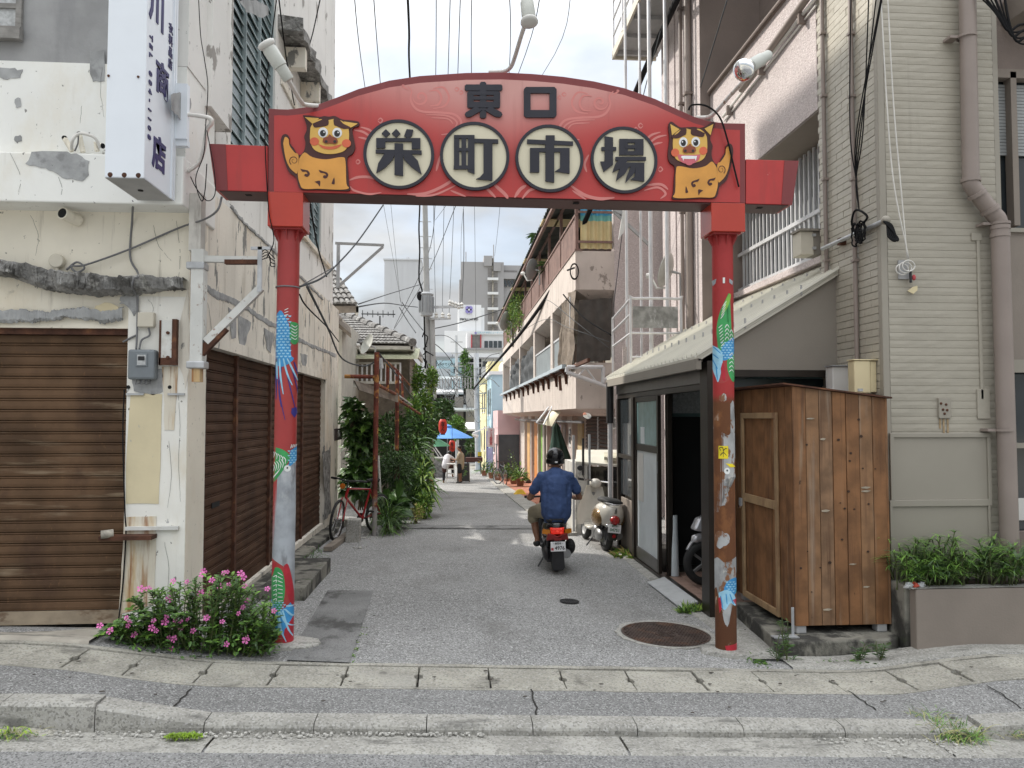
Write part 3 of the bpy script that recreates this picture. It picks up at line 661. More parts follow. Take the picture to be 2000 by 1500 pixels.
tq(([c+V((.02,0,.0)),c+V((-.03,-.16,.02))],.048,14),'pipe','wall_cream',t,smooth=True)
mb=MB(); d=(V((-.05,-.16,.02))).normalized(); mb.lathe([(.04,0),(.04,.002)],c+V((-.03,-.16,.02))+d*.001,14,0,d); part(mb,'opening','dark_hole',t)
# pipes with capped ends on the ledge
for i,(pts,lab) in enumerate([([(141,295),(126,270)],'short cut off pipe leaning left on the ledge beside the white sign'),([(162,297),(155,262)],'upright cut off pipe on the ledge beside the white sign'),([(190,295),(187,280),(200,285)],'bent pipe stub on the ledge half hidden by the white sign')]):
 t=thing('pipe_stub',lab,'pipe',aY(*pts[0],UPY+.03),group='cut off pipes on the ledge')
 mb=MB(); P_=[aY(a,b,UPY+.03) for a,b in pts]; mb.tube(P_,.02,10); part(mb,'pipe','wall_cream',t,smooth=True)
 mb=MB(); mb.ball(P_[-1],.022,n=8,k=5); part(mb,'cap','cable_black',t)
def cable(pts,r,m,label,name='cable',group=None,cat='cable',n=6,smooth=6):
 P_=catmull(pts,smooth) if smooth else pts
 return solo(MB().tube(P_,r,6),name,m,label,cat,group,smooth='all')
cable([aY(140,292,UPY+.02),aY(141,275,UPY-.03),aY(152,262,UPY-.03),aY(168,262,UPY-.02),aY(186,270,UPY-.01),aY(195,290,UPY+.02)],.012,'cable_white','thick pale conduit looping on the ledge left of the white sign')
cable([aY(146,295,UPY+.0),aY(152,280,UPY-.02),aY(153,265,UPY-.02)],.006,'cable_grey','thin grey wire hanging from a cut off pipe on the ledge')
cable([aY(260,392,UPY),aY(258,430,FY-.02),aY(254,500,FY-.02),aY(268,530,FY-.05),aY(270,540,FY-.16),aY(262,545,FY-.16),aY(258,560,FY-.15),aY(268,585,FY-.03),aY(268,640,FY-.03),aY(266,684,FY-.05)],.009,'cable_grey','grey cable from the white sign down over the broken ledge to the meter')
cable([aY(130,527,FY-.01),aY(150,512,FY-.02),aY(165,523,FY-.02),aY(150,532,FY-.02),aY(140,520,FY-.02),aY(168,517,FY-.02),aY(250,488,FY-.02),aY(350,445,FY-.03),aY(400,428,FY-.15),aY(425,410,FY-.25),aY(433,385,FY-.2)],.0085,'cable_grey','grey cable running diagonally across the cream wall to the red gate')
cable([aY(272,682,FP-.05),aY(277,664,FP-.03),aY(292,655,FP-.02),aY(290,640,FP-.03)],.008,'cable_grey','short grey cable looping from the meter to the square junction box')
cable([aY(240,668,FP),aY(255,660,FP-.01),aY(266,655,FP-.01)],.008,'cable_grey','short grey cable tail left of the junction box')
cable([aY(243,760,FP),aY(240,850,FP-.01),aY(244,1000,FP-.02),aY(246,1040,FP-.02),aY(240,1140,FP-.01),aY(231,1215,FP-.01)],.006,'cable_black','thin dark cable running down the edge of the corner pillar')
cable([aY(342,222,UPY),aY(370,224,UPY-.02),aY(408,230,UPY-.02),aY(413,240,UPY),aY(404,255,UPY+.05),aY(398,290,UPY+.1),aY(388,318,UPY+.12),aY(366,335,UPY+.1)],.017,'cable_white','thick cream conduit curving out of the white sign to the corner')
cable([aY(388,0,UPY),aY(392,70,UPY),aY(400,120,UPY-.02),aY(406,170,UPY-.02),aY(402,240,UPY-.02),aY(398,300,UPY),aY(382,350,UPY),aY(393,392,UPY-.02),aY(400,375,UPY-.02),aY(404,320,UPY-.02)],.004,'cable_black','thin black wire hanging down the corner left of the red gate')
cable([aY(404,255,UPY-.02),aY(418,330,UPY-.04),aY(420,378,UPY-.04),aY(405,392,UPY-.03),aY(385,370,UPY-.02),aY(372,345,UPY)],.004,'cable_black','loose loop of black wire beside the left tip of the red gate')
# timber post and steel arm bracket on the corner
t=thing('steel_bracket','old white steel bracket with a rusty diagonal strut on the corner of the white building','bracket',aY(388,745,FY-.06))
yk=FY-.1
mb=MB(); A,B=aY(377,488,yk),aY(397,715,yk); mb.box(A.x,B.x,yk-.04,yk+.07,B.z,A.z); part(mb,'upright','white_steel',t)
mb=MB(); A,B=aY(377,715,yk),aY(392,746,yk); mb.box(A.x,B.x,yk-.03,yk+.06,B.z,A.z); part(mb,'foot','rust_wash',t)
rq((aY(396,506,yk),aY(506,508,yk),.05,.05),'arm','white_steel',t)
rq((aY(440,512,yk-.01),aY(506,512,yk-.01),.055,.035),'rusted_end','rust_steel',t)
rq((aY(508,482,yk-.03),aY(507,570,yk-.03),.035,.02,0,(0,1,0)),'hanger','galvanised',t)
rq((aY(490,485,yk-.03),aY(528,485,yk-.03),.02,.025),'cross_bar','galvanised',t)
rq((aY(510,562,yk),aY(403,668,yk),.055,.06),'strut','white_steel',t)
rq((aY(440,640,yk+.005),aY(386,696,yk+.005),.062,.066),'rusted_foot','rust_steel',t)
for py in (520,713): mb=MB(); p=aY(384,py,yk); mb.box(p.x-.07,p.x+.075,yk-.05,yk+.08,p.z-.03,p.z+.03); part(mb,'clamp','galvanised',t,bevel=.01)
mat('old_timber',(.55,.53,.49),.9,var=.15,vs=6,bump=.3,bs=30,layers=[((.14,.1,.08),(9,9,1),.55,.7,.8)])
mb=MB(); A,B=aY(374,380,FY-.05),aY(400,492,FY-.05); mb.box(A.x,B.x-.02,FY-.1,FY+.02,B.z,A.z); part(mb,'timber','old_timber',t)
for i in range(4):
 mb=MB(); q=aY(512,492+i*5,yk-.02); mb.tube(catmull([q,q+V((.03+.012*i,-.02,.015)),q+V((.07,0,-.02-.01*i)),q+V((.1,.02,-.05))],5),.004,5); part(mb,'wire','cable_black',t)
# shelf bracket with tube end low on the pillar
t=thing('rusty_shelf','rusty angle bracket holding a short pipe low on the corner pillar','bracket',aY(270,1045,FP))
A,B=aY(246,1038,FP),aY(307,1050,FP)
bq((A.x-.16,B.x,FP-.13,FP-.003,B.z,A.z-.02),'angle_plate','rust_steel',t)
mb=MB(); p=aY(214,1043,FP-.1); mb.tube([p+V((-.05,-.04,0)),p+V((.03,0,.005))],.034,14); part(mb,'pipe_end','worn_plaster',t,smooth=True)
mb=MB(); A,B=aY(247,1028,FP),aY(350,1034,FP); mb.box(A.x,B.x,FP-.03,FP-.002,B.z,A.z); part(mb,'batten','white_steel',t)
for i,(a,b) in enumerate([((248,768),(282,772)),((329,768),(361,772))]):
 A,B=aY(*a,FP),aY(*b,FP); t=thing('small_bar',['small galvanised bar under the electricity meter','small galvanised bar under the rusty plate'][i],'bar',A,group='small bars on the pillar')
 bq((A.x,B.x,FP-.02,FP-.001,B.z,A.z),'bar','galvanised',t)
 mb=MB(); mb.lathe([(.016,-.003),(.016,.001)],A+V((.01,-.001,.05)),10,0,(0,1,0)); part(mb,'hole','dark_hole',t)

# ------------------------------------------------------------------ red gate
GY=6.3
mat('gate_red',(.44,.036,.033),.42,var=.08,vs=3,spec=.5,layers=[((.27,.04,.035),(12,3,.9),.54,.74,.5),((.5,.3,.27),(14,14,14),.7,.72,.6),((.5,.12,.1),(1.5,1.5,1.5),.55,.75,.4)])
mat('gate_box_red',(.45,.04,.02),.3,var=.05,vs=3,spec=.6,layers=[((.5,.25,.2),(14,14,14),.74,.78,.6)])
mat('gate_border',(.2,.04,.042),.5,var=.06,vs=3,layers=[((.3,.1,.1),(3,3,3),.6,.8,.5)])
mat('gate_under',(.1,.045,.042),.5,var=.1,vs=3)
def print_panel():     # printed face: pale rose at the top centre running into deep red
 m=mat('gate_print',(.42,.03,.03),.38,spec=.5,var=.05)
 t=m.node_tree; N=t.nodes.new; K=t.links.new; b=[n for n in t.nodes if n.type=='BSDF_PRINCIPLED'][0]
 g=N('ShaderNodeNewGeometry'); s=N('ShaderNodeSeparateXYZ'); K(g.outputs['Position'],s.inputs[0])
 def mr_(o,a,b_): n=N('ShaderNodeMapRange'); n.interpolation_type='SMOOTHSTEP'; n.inputs[1].default_value=a; n.inputs[2].default_value=b_; K(o,n.inputs[0]); return n.outputs[0]
 ab=N('ShaderNodeMath'); ab.operation='SUBTRACT'; ab.inputs[1].default_value=.45; K(s.outputs[0],ab.inputs[0])
 a2=N('ShaderNodeMath'); a2.operation='ABSOLUTE'; K(ab.outputs[0],a2.inputs[0])
 q=N('ShaderNodeMath'); q.operation='MULTIPLY_ADD'; q.inputs[1].default_value=-.24; K(a2.outputs[0],q.inputs[0]); K(s.outputs[2],q.inputs[2])
 fac=mr_(q.outputs[0],3.95,4.6)
 mx_=N('ShaderNodeMix'); mx_.data_type='RGBA'; K(fac,mx_.inputs[0]); mx_.inputs[6].default_value=(.44,.038,.034,1); mx_.inputs[7].default_value=(.6,.31,.28,1)
 nz=N('ShaderNodeTexNoise'); nz.inputs['Scale'].default_value=1; nz.inputs['Detail'].default_value=6; mp=N('ShaderNodeMapping'); mp.inputs['Scale'].default_value=(11,3,.8); K(g.outputs['Position'],mp.inputs['Vector']); K(mp.outputs[0],nz.inputs['Vector'])
 st=mr_(nz.outputs[0],.53,.75); m3=N('ShaderNodeMath'); m3.operation='MULTIPLY'; m3.inputs[1].default_value=.35; K(st,m3.inputs[0])
 mw=N('ShaderNodeMix'); mw.data_type='RGBA'; K(m3.outputs[0],mw.inputs[0]); K(mx_.outputs[2],mw.inputs[6]); mw.inputs[7].default_value=(.27,.06,.055,1)
 K(mw.outputs[2],b.inputs['Base Color'])
print_panel()
mat('gate_swirl',(.6,.21,.19),.42,var=.03)
mat('disc_ink',(.022,.022,.032),.4,var=.1,vs=5); mat('disc_cream',(.66,.61,.46),.5,var=.05,vs=2,layers=[((.5,.4,.24),(5,5,1),.58,.78,.6)])
def g(px,py,dy=0): return aY(px,py,GY-dy)
LT,LB=(408,281),(421,371.5); RB,RT=(1547,400),(1560,314)
top=[(524.5,211.6),(545,213),(562,213.5),(592,210),(622,203.5),(658,190),(700,173.5),(760,157),(820,148),(910,142),(980,141),(1040,144),(1100,149.5),(1160,158.5),(1220,172),(1280,193),(1325,214),(1355,227.5),(1385,236.5),(1415,240.4),(1455.5,241)]
gate=thing('red_gate','red arched market gate on two painted poles spanning the alley mouth','gate',(.46,GY,0))
mb=MB(); mb.prism([g(*p) for p in [(523.5,374)]+top+[(1456,397)]],(0,.3,0)); part(mb,'beam','gate_border',gate,bevel=.004)
mb=MB(); mb.prism([g(*p) for p in [LT,(522.5,285),(522.5,374),LB]],(0,.29,0)); part(mb,'wing','gate_red',gate,bevel=.003)
mb=MB(); mb.prism([g(*p) for p in [(1457,311),RT,RB,(1457,397.5)]],(0,.29,0)); part(mb,'wing','gate_red',gate,bevel=.003)
for pts in ([LT,(441,282),(445,372.5),LB],[(1532,313.5),RT,RB,(1526,399)]):
 mb=MB(); mb.prism([g(*p,.001) for p in pts],(0,-.003,0)); part(mb,'wing_edge','gate_border',gate)
A,B=g(*LB),g(*RB)
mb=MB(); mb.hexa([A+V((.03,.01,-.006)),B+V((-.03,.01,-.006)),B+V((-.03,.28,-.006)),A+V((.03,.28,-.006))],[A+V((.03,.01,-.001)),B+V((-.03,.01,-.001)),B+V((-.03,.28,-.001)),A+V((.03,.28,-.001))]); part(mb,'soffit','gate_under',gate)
# print panel inside the darker border
inner=[]
for i,(x,y) in enumerate(top[1:-1]): inner.append((x,y+12.5+2*math.sin(math.pi*i/19)))
mb=MB(); mb.prism([g(*p,.001) for p in [(535,374.5),(535.5,226)]+inner+[(1445,254.5),(1445,396)]],(0,-.004,0)); part(mb,'printed_panel','gate_print',gate)
for px,py in ((486,381),(1125,397),(1483,406)):
 p=aZ(px,py,A.z-.0065 if px<1000 else B.z-.0065); bq((p.x-.025,p.x+.025,p.y-.025,p.y+.025,p.z-.002,p.z),'drain_hole','dark_hole',gate)
mat('gate_bolt',(.2,.03,.03),.5)
# swirls: flat printed ribbons
def ribbon(mb,pts,wd,dy,closed=False):
 pts=catmull([V((x,y,0)) for x,y in pts],8); n=len(pts)
 l,r_=[],[]
 for i,p in enumerate(pts):
  d=(pts[min(i+1,n-1)]-pts[max(i-1,0)]).normalized(); nn=V((-d.y,d.x,0)); w_=wd*(.35+.65*min(1,4*i/n,4*(n-1-i)/n))/2
  a,b=p+nn*w_,p-nn*w_; l.append(g(a.x,a.y,dy)); r_.append(g(b.x,b.y,dy))
 mb.add(l+r_,[[i,i+1,n+i+1,n+i] for i in range(n-1)])
def c4(x,y): return 400+x/3.3333,100+y/3.3333
def c5(x,y): return 980+x/3.3333,100+y/3.3333
mb=MB(); k_=0
def swirl(cx,cy,s,flip):
 global k_
 f=-1 if flip else 1; T=lambda q: [(cx+f*a*s,cy+b*s) for a,b in q]
 R_=[([(-10*math.cos(t)*(1.6-t*.17),10*math.sin(t)*(1.6-t*.17)) for t in [i*.5 for i in range(0,18)]],3.2),
          ([(16,-12),(32,-13),(40,0),(34,14),(18,17)],3),([(24,-17),(44,-19),(55,0),(46,17),(24,22)],3),
          ([(-26,-22),(-18,-12),(-20,4),(-12,20),(4,28),(40,30),(66,34),(78,46),(76,60),(58,70),(40,73)],3.4),
          ([(-32,-24),(-36,-22),(-24,-14)],2.5),([(10,34),(50,36),(70,48),(66,60)],2.5),([(20,40),(52,42),(63,52)],2),
          ([(-62,68),(-56,54),(-44,50),(-30,56),(-26,68)],3.5),([(-54,68),(-46,60),(-38,64),(-36,70)],3),
          ([(-130,64),(-112,68),(-96,80),(-88,92)],3.2),([(-118,58),(-100,64),(-88,76),(-82,84)],3.2),([(-122,78),(-106,82),(-96,92)],3),
          ([(66,-16),(70,-19),(74,-16),(70,-12),(66,-15)],2),([(76,-10),(79,-13),(82,-9),(78,-6),(76,-9)],2),
          ([(-84,45),(-79,41),(-75,45),(-79,50),(-84,46)],2),([(-74,52),(-70,49),(-67,53),(-71,56),(-74,53)],2)]
 for q,wd in R_: ribbon(mb,T(q),wd*1.35,.0056+.0002*k_); k_=(k_+1) % 9
swirl(822,190,1,False); swirl(1172,200,1,True)
for pts,wd in [([(682,352),(700,346),(722,346),(738,352)],4),([(684,364),(692,372),(720,379),(745,376)],3),([(795,379),(830,378),(868,362),(898,340)],4.5),([(812,383),(850,380),(890,362)],3),([(880,372),(910,384)],3),([(960,356),(985,378),(992,388)],5),([(945,362),(968,386)],4),
    ([(1005,386),(1016,370),(1028,362)],5),([(1020,388),(1034,372),(1050,368)],4),([(1112,360),(1140,380),(1170,388),(1200,386)],5),([(1118,372),(1145,390)],3),([(1262,362),(1290,360),(1305,370)],4),([(1258,372),(1285,366),(1300,378),(1290,388)],3.5),
    ([(695,316),(699,312),(703,316),(699,320),(695,317)],2),([(1286,330),(1290,326),(1294,331),(1289,335),(1286,331)],2),([(862,300),(856,318),(852,334)],3.5),([(1150,302),(1142,320),(1146,336)],3.5)]:
 ribbon(mb,pts,wd*1.3,.0056+.0002*k_); k_=(k_+1) % 9
stuff(part(mb,'swirl_print','gate_swirl',gate))
# lettering
def glyph(name,polys,cf,dy,th,m):
 mb=MB()
 for p in polys: mb.prism([g(*cf(*q),dy) for q in p],(0,-th,0)); dy+=.0007
 return part(mb,name,m,gate,label=None)
R4=lambda a,b,c,d: [(a,b),(c,b),(c,d),(a,d)]
def disc(cx,cy,R):
 c=g(cx,cy,0); r=R/FPX*(c-_C).dot(_f)
 mb=MB(); mb.lathe([(r,.0),(r,.03),(r*.915,.03),(r*.912,.016)],c+V((0,-.004,0)),56,0,(0,-1,0),cap=False); part(mb,'disc_rim','disc_ink',gate,smooth=True)
 mb=MB(); mb.lathe([(r*.916,0),(r*.916,.018),(.001,.018)],c+V((0,-.004,0)),56,0,(0,-1,0)); part(mb,'disc','disc_cream',gate)
for q,R,cf in (((1265,678),228,c4),((1757,690),225,c4),((308,705),222,c5),((792,715),219,c5)): disc(*cf(*q),R/3.3333)
ei=[[(1152,540),(1180,512),(1208,540),(1180,566)],[(1218,540),(1247,510),(1275,540),(1247,566)],[(1298,556),(1315,512),(1358,516),(1350,552),(1325,574)],R4(1117,570,1404,593),[(1117,590),(1176,590),(1176,634),(1117,636)],[(1348,590),(1404,590),(1404,640),(1348,640)],
      [(1114,644),(1412,650),(1412,675),(1114,668)],[(1236,604),(1292,606),(1292,815),(1236,808)],[(1172,668),(1240,668),(1222,712),(1175,762),(1117,797),(1130,735)],[(1290,670),(1345,673),(1388,718),(1413,806),(1345,757),(1300,710)]]
machi=[R4(1622,550,1657,770),R4(1671,552,1701,772),[(1714,553),(1756,555),(1756,803),(1712,786)],R4(1622,550,1756,572),R4(1640,634,1730,654),R4(1620,748,1756,772),[(1756,574),(1910,578),(1910,604),(1756,600)],[(1814,602),(1872,602),(1872,846),(1765,836),(1790,824),(1814,798)]]
ichi=[R4(285,552,343,610),[(164,578),(462,592),(462,618),(164,606)],R4(183,634,243,792),R4(183,634,440,660),[(380,640),(440,640),(440,800),(345,786),(378,764)],[(283,604),(340,606),(340,858),(283,850)]]
ba=[[(668,558),(722,566),(722,735),(668,745)],R4(647,628,743,651),[(640,722),(722,720),(722,742),(662,790)],R4(763,575,818,680),R4(863,576,920,680),R4(800,576,880,600),R4(800,615,880,638),R4(800,655,880,680),R4(738,692,936,716),[(738,735),(770,700),(815,716),(795,756),(718,792)],
      [(790,730),(925,730),(925,852),(835,840),(864,820),(868,757),(780,757)],[(772,755),(826,755),(800,802),(742,848),(752,800)],[(838,755),(869,755),(862,796),(803,862),(812,815)]]
def rr(a,b,c,d,r=9): return [(a+r,b),(c-r,b),(c,b+r),(c,d-r),(c-r,d),(a+r,d),(a,d-r),(a,b+r)]
higashi=[rr(1692,222,1937,262),rr(1790,205,1832,440),rr(1708,266,1750,374),rr(1880,266,1922,374),R4(1720,266,1910,290),R4(1740,299,1890,321),R4(1720,334,1910,372),[(1765,365),(1805,388),(1730,432),(1703,432),(1692,415),(1700,402)],[(1860,365),(1820,388),(1890,430),(1922,434),(1937,418),(1930,402)]]
kuchi=[rr(143,238,186,436,14),rr(310,238,355,436,14),R4(165,238,335,278),R4(165,388,335,436)]
for nm,pl,cf,dy in (('character',ei,c4,.021),('character',machi,c4,.021),('character',ichi,c5,.021),('character',ba,c5,.021),('character',higashi,c4,.004),('character',kuchi,c5,.004)): glyph(nm,pl,cf,dy,.018,'disc_ink')
# lion dog plaques
mat('lion_gold',(.66,.31,.065),.42,var=.12,vs=3.5); mat('lion_face',(.68,.42,.1),.42,var=.05); mat('lion_brown',(.06,.018,.016),.5); mat('lion_white',(.75,.75,.75),.4); mat('lion_cheek',(.62,.13,.06),.45); mat('lion_nose',(.24,.06,.03),.4); mat('lion_mouth',(.55,.13,.16),.4); mat('lion_orange',(.6,.22,.045),.42)
def smoothp(pts,k=4): p=catmull([V((a,b,0)) for a,b in pts+[pts[0]]],k); return [(q.x,q.y) for q in p[:-1]]
def ell(cx,cy,a,b,n=18): return [(cx+a*math.cos(2*math.pi*i/n),cy+b*math.sin(2*math.pi*i/n)) for i in range(n)]
def lion(T,label,openm,ears):
 t=thing('lion_plaque',label,'plaque',g(*T(780,900),.004),group='lion dog plaques on the gate')
 def lay(name,pts,dy,th,m,sm=True):
  mb=MB(); mb.prism([g(*T(*q),dy) for q in (smoothp(pts) if sm else pts)],(0,-th,0)); return part(mb,name,m,t)
 lay('outline',ears[0]+[(980,620),(965,670),(930,700),(935,790),(940,865),(948,895),(940,912),(880,912),(740,906),(650,906),(615,890),(598,830),(550,790),(525,730),(505,650),(498,590),(510,552),(535,546),(552,565),(555,600),(585,640),(600,670),(628,680),(652,645),(658,600),(650,560),(668,505)],.005,.02,'lion_brown')
 lay('body',[(615,700),(650,660),(700,690),(790,705),(895,690),(916,720),(922,860),(938,892),(880,902),(740,896),(645,896),(620,865),(606,800)],.0255,.003,'lion_gold')
 lay('tail',[(511,600),(522,560),(545,572),(552,615),(585,660),(610,680),(604,790),(580,785),(548,750),(525,690)],.0262,.003,'lion_gold')
 lay('face',[(688,500),(705,470),(745,444),(800,450),(850,442),(905,462),(935,500),(938,580),(918,640),(860,666),(780,668),(712,640),(686,580)],.0262,.004,'lion_face')
 for e in ears[1]: lay('ear',e,.0265,.003,'lion_face',False)
 lay('brow',[(702,472),(750,452),(790,435),(806,455),(800,482),(760,492),(715,496)],.0305,.003,'lion_brown'); lay('brow',[(838,445),(860,434),(885,455),(905,474),(950,498),(905,506),(860,488),(842,478)],.0305,.003,'lion_brown')
 for x,y in ((770,530),(862,532)):
  lay('eye',ell(x,y,32,33),.0306,.003,'lion_white',False); lay('pupil',ell(x-1,y+4,19,21),.0338,.002,'ink_black',False); lay('glint',ell(x+6,y-3,5,5),.036,.001,'lion_white',False)
 for x,y in ((714,588),(922,600)): lay('cheek',ell(x,y,30,27),.031,.002,'lion_cheek',False)
 if openm:
  lay('mouth',[(735,610),(780,616),(850,616),(900,614),(890,650),(850,672),(790,672),(748,648)],.0312,.002,'lion_mouth'); lay('teeth',[(768,622),(870,622),(862,640),(776,640)],.0334,.0015,'lion_white')
  for x in (770,862): lay('fang',[(x-10,622),(x+10,622),(x,656)],.0352,.0015,'lion_white',False)
  lay('tongue',ell(818,664,28,20),.0336,.0015,'lion_mouth',False)
 else:
  lay('mouth',[(735,602),(780,618),(830,620),(890,606),(860,632),(810,640),(765,630)],.0312,.002,'lion_cheek')
 lay('nose',[(768,590),(775,565),(800,558),(812,542),(830,556),(855,566),(866,588),(848,604),(818,600),(788,602)],.0345,.005,'lion_nose')
 for x in (790,846): lay('nostril',ell(x,588,10,9,10),.0397,.001,'ink_black',False)
 for q in ([(622,765),(640,770),(672,778),(684,800),(668,818),(648,810),(655,798),(668,800),(660,785),(635,784)],[(742,772),(765,780),(795,790),(804,808),(790,828),(770,822),(776,808),(790,808),(780,796),(752,790)],[(715,850),(750,844),(748,880),(738,866)],[(825,862),(842,822),(845,865)]):
  lay('marking',q,.0287,.002,'lion_brown')
 for r0 in (34,):
  pts=[(580+r0*(1-k*.045)*math.cos(k*.55+2.2),712+r0*(1-k*.045)*math.sin(k*.55+2.2)) for k in range(17)]
  mb=MB(); l=[g(*T(*p),.031) for p in pts]; i_=[g(*T(580+(p[0]-580)*.82,712+(p[1]-712)*.82),.031) for p in pts]; n=len(pts)
  mb.add(l+i_,[[k,k+1,n+k+1,n+k] for k in range(n-1)]); part(mb,'tail_curl','lion_brown',t)
lion(lambda x,y: c4(x,y),'smiling golden lion dog plaque at the left end of the gate',False,
     ([(641,422),(700,426),(748,434),(780,428),(810,432),(850,428),(895,450),(955,456),(1004,466),(1003,492),(962,515)],([(652,430),(744,437),(702,474)],[(996,472),(905,458),(942,504)])))
lion(lambda x,y: c5(1500-(x-500)*.88,485+(y-422)*.985),'open mouthed golden lion dog plaque at the right end of the gate',True,
     ([(628,412),(650,400),(700,430),(748,442),(780,436),(850,438),(895,436),(950,402),(972,412),(975,450),(968,515)],([(640,412),(705,442),(660,486)],[(958,412),(890,446),(945,486)])))
# poles: capital box,pole with painted birds
PR=.089
mat('pole_paint',(.35,.038,.036),.42,var=.08,vs=4,spec=.5,layers=[((.5,.36,.33),(16,16,10),.72,.76,.6)])
mat('pole_bare',(.31,.33,.355),.55,metal=0,var=.25,vs=5,layers=[((.13,.13,.135),(6,6,2.2),.52,.68,.7),((.55,.56,.57),(5,5,3),.58,.72,.5)])
mat('pole_bare_rusty',(.34,.345,.345),.65,var=.25,vs=6,bump=.2,bs=40,layers=[((.13,.13,.13),(6,6,2.5),.54,.7,.6),((.6,.58,.52),(7,7,4),.57,.63,.9),((.2,.085,.035),(8,8,5),.53,.575,.95)])
mat('pole_worn',(.36,.03,.03),.6,var=.08,vs=4,bump=.25,bs=50,layers=[((.13,.05,.02),(4.2,4.2,3.1),.2,.3,1,2.06,1.96,.85),((.23,.095,.035),(9,9,5),.48,.62,.7,2.05,1.9),((.62,.58,.5),(8,8,3.6),.63,.68,.9,2.0,1.6),((.06,.028,.016),(6,6,6),.56,.68,.8,.5,.2),((.09,.035,.016),(3,3,2),.4,.5,.8,.38,.2)])
lx,rx=g(552,1268).x+.01,g(1419,1282).x-.005
lz,rz_=gz(lx,GY+.15),gz(rx,GY+.15)
def gcx(px): return aY(px,800,GY+.15).x
lx,rx=aY(551,1255,GY+.15).x,aY(1418,1265,GY+.15).x
zc_l=(g(560,442).z,g(560,374.5).z); zc_r=(g(1420,452).z,g(1420,396).z)
PC=GY+.15
for cx,zc,z0,m,px0,px1,lab in ((lx,zc_l,lz,'pole_paint',523,592,'left pole, red above and bare grey metal below'),(rx,zc_r,rz_,'pole_worn',1389,1455,'right pole, badly rusted below')):
 A=g(px0,400); B=g(px1,400)
 bq((A.x,B.x,GY-.004,GY+.29,zc[0],zc[1]-.002),'capital_box','gate_box_red',gate,bevel=.004)
 cxx=(A.x+B.x)/2
 po=MB(); po.tube([(cx,PC,z0-.3),(cxx*.35+cx*.65,PC,(z0+zc[0])/2),(cxx,PC,zc[0]+.001)],PR,40); pole_ob=part(po,'pole',m,gate,smooth=True,label=lab)
 mb=MB(); mb.box(cxx-.12,cxx+.12,PC-.12,PC+.12,zc[0]-.014,zc[0]-.001)
 for k in range(8):
  a=k*math.pi/4; d=V((math.cos(a),math.sin(a),0)); c0=V((cxx,PC,zc[0]-.014))
  mb.prism([c0+d*PR*.98,c0+d*(PR+.045),c0+d*PR*.98-V((0,0,.09))],V((-d.y,d.x,0))*.006)
 part(mb,'flange','pole_paint',gate)
 # paint on the pole: flat shapes wrapped round it
def wrapper(cx,cxx,z0,z1):
 ax=lambda z: cx+(cxx-cx)*max(0,min(1,(z-z0)/(z1-z0)))
 def wrap(polys,m,name,lift,pxc,back=True):
  """polys in photo pixels on the pole's front, pxc(py) = pixel of its axis"""
  if name in ('painted_bird','painted_wing','painted_tail','painted_red','painted_wing_tip') and len(polys[0])<20: polys=[smoothp(q,4) if 4<len(q)<20 else q for q in polys]
  if 1<len(polys)<8:
   for q in polys: wrap([q],m,name,lift,pxc)
   return
  bm=bmesh.new(); sc_=(PC-PR)/FPX*1.01
  for p in polys:
   vs_=[]
   for a,b in p: vs_.append(bm.verts.new((max(-PR*.995,min(PR*.995,(a-pxc(b))*sc_)),0,aY(a,b,PC-PR).z)))
   try: bm.faces.new(vs_)
   except ValueError: pass
  bmesh.ops.triangulate(bm,faces=bm.faces)
  for k in range(-8,9):
   bmesh.ops.bisect_plane(bm,geom=bm.verts[:]+bm.edges[:]+bm.faces[:],plane_co=(PR*math.sin(k*math.pi/18),0,0),plane_no=(1,0,0))
  me=bpy.data.meshes.new(name); R_=PR+lift
  for v in bm.verts:
   t_=math.asin(max(-1,min(1,v.co.x/PR))); z=v.co.z
   ph=math.atan2(ax(z),PC); v.co=V((ax(z)+R_*(math.sin(t_)*math.cos(ph)-math.cos(t_)*math.sin(ph)),PC-R_*(math.sin(t_)*math.sin(ph)+math.cos(t_)*math.cos(ph)),z))-V(gate.location)
  bmesh.ops.recalc_face_normals(bm,faces=bm.faces); bm.to_mesh(me); bm.free(); me.materials.append(MATS[m])
  o=bpy.data.objects.new(name,me); COL.objects.link(o); o.parent=gate; MAT_OF[o]=wm(gate).copy()
  if len(polys)>1: stuff(o)
  return o
 return wrap
for nm,c in (('paint_blue',(.045,.27,.56)),('paint_sky',(.3,.56,.72)),('paint_green',(.045,.3,.09)),('paint_lime',(.22,.48,.07)),('paint_navy',(.035,.03,.2)),('paint_white',(.72,.74,.72)),('paint_crimson',(.4,.02,.035)),('sticker_yellow',(.75,.6,.02))): mat(nm,c,.45,var=.15,vs=12)
wl=wrapper(lx,(g(523,400).x+g(592,400).x)/2,lz,zc_l[0]); wr_=wrapper(rx,(g(1389,400).x+g(1455,400).x)/2,rz_,zc_r[0])
lpc=lambda y: 561-(y-600)*.0155; rpc=lambda y: 1413+(y-700)*.0088
def strokes(lines,wd):
 out=[]
 for l in lines:
  p=catmull([V((a,b,0)) for a,b in l],4); n=len(p); A_,B_=[],[]
  for i,q in enumerate(p):
   d=(p[min(i+1,n-1)]-p[max(i-1,0)]).normalized(); w_=wd*(.45+.55*math.sin(math.pi*min(1,.15+i/n)))/2; A_.append((q.x-d.y*w_,q.y+d.x*w_)); B_.append((q.x+d.y*w_,q.y-d.x*w_))
  for i in range(n-1): out.append([A_[i],A_[i+1],B_[i+1],B_[i]])
 return out
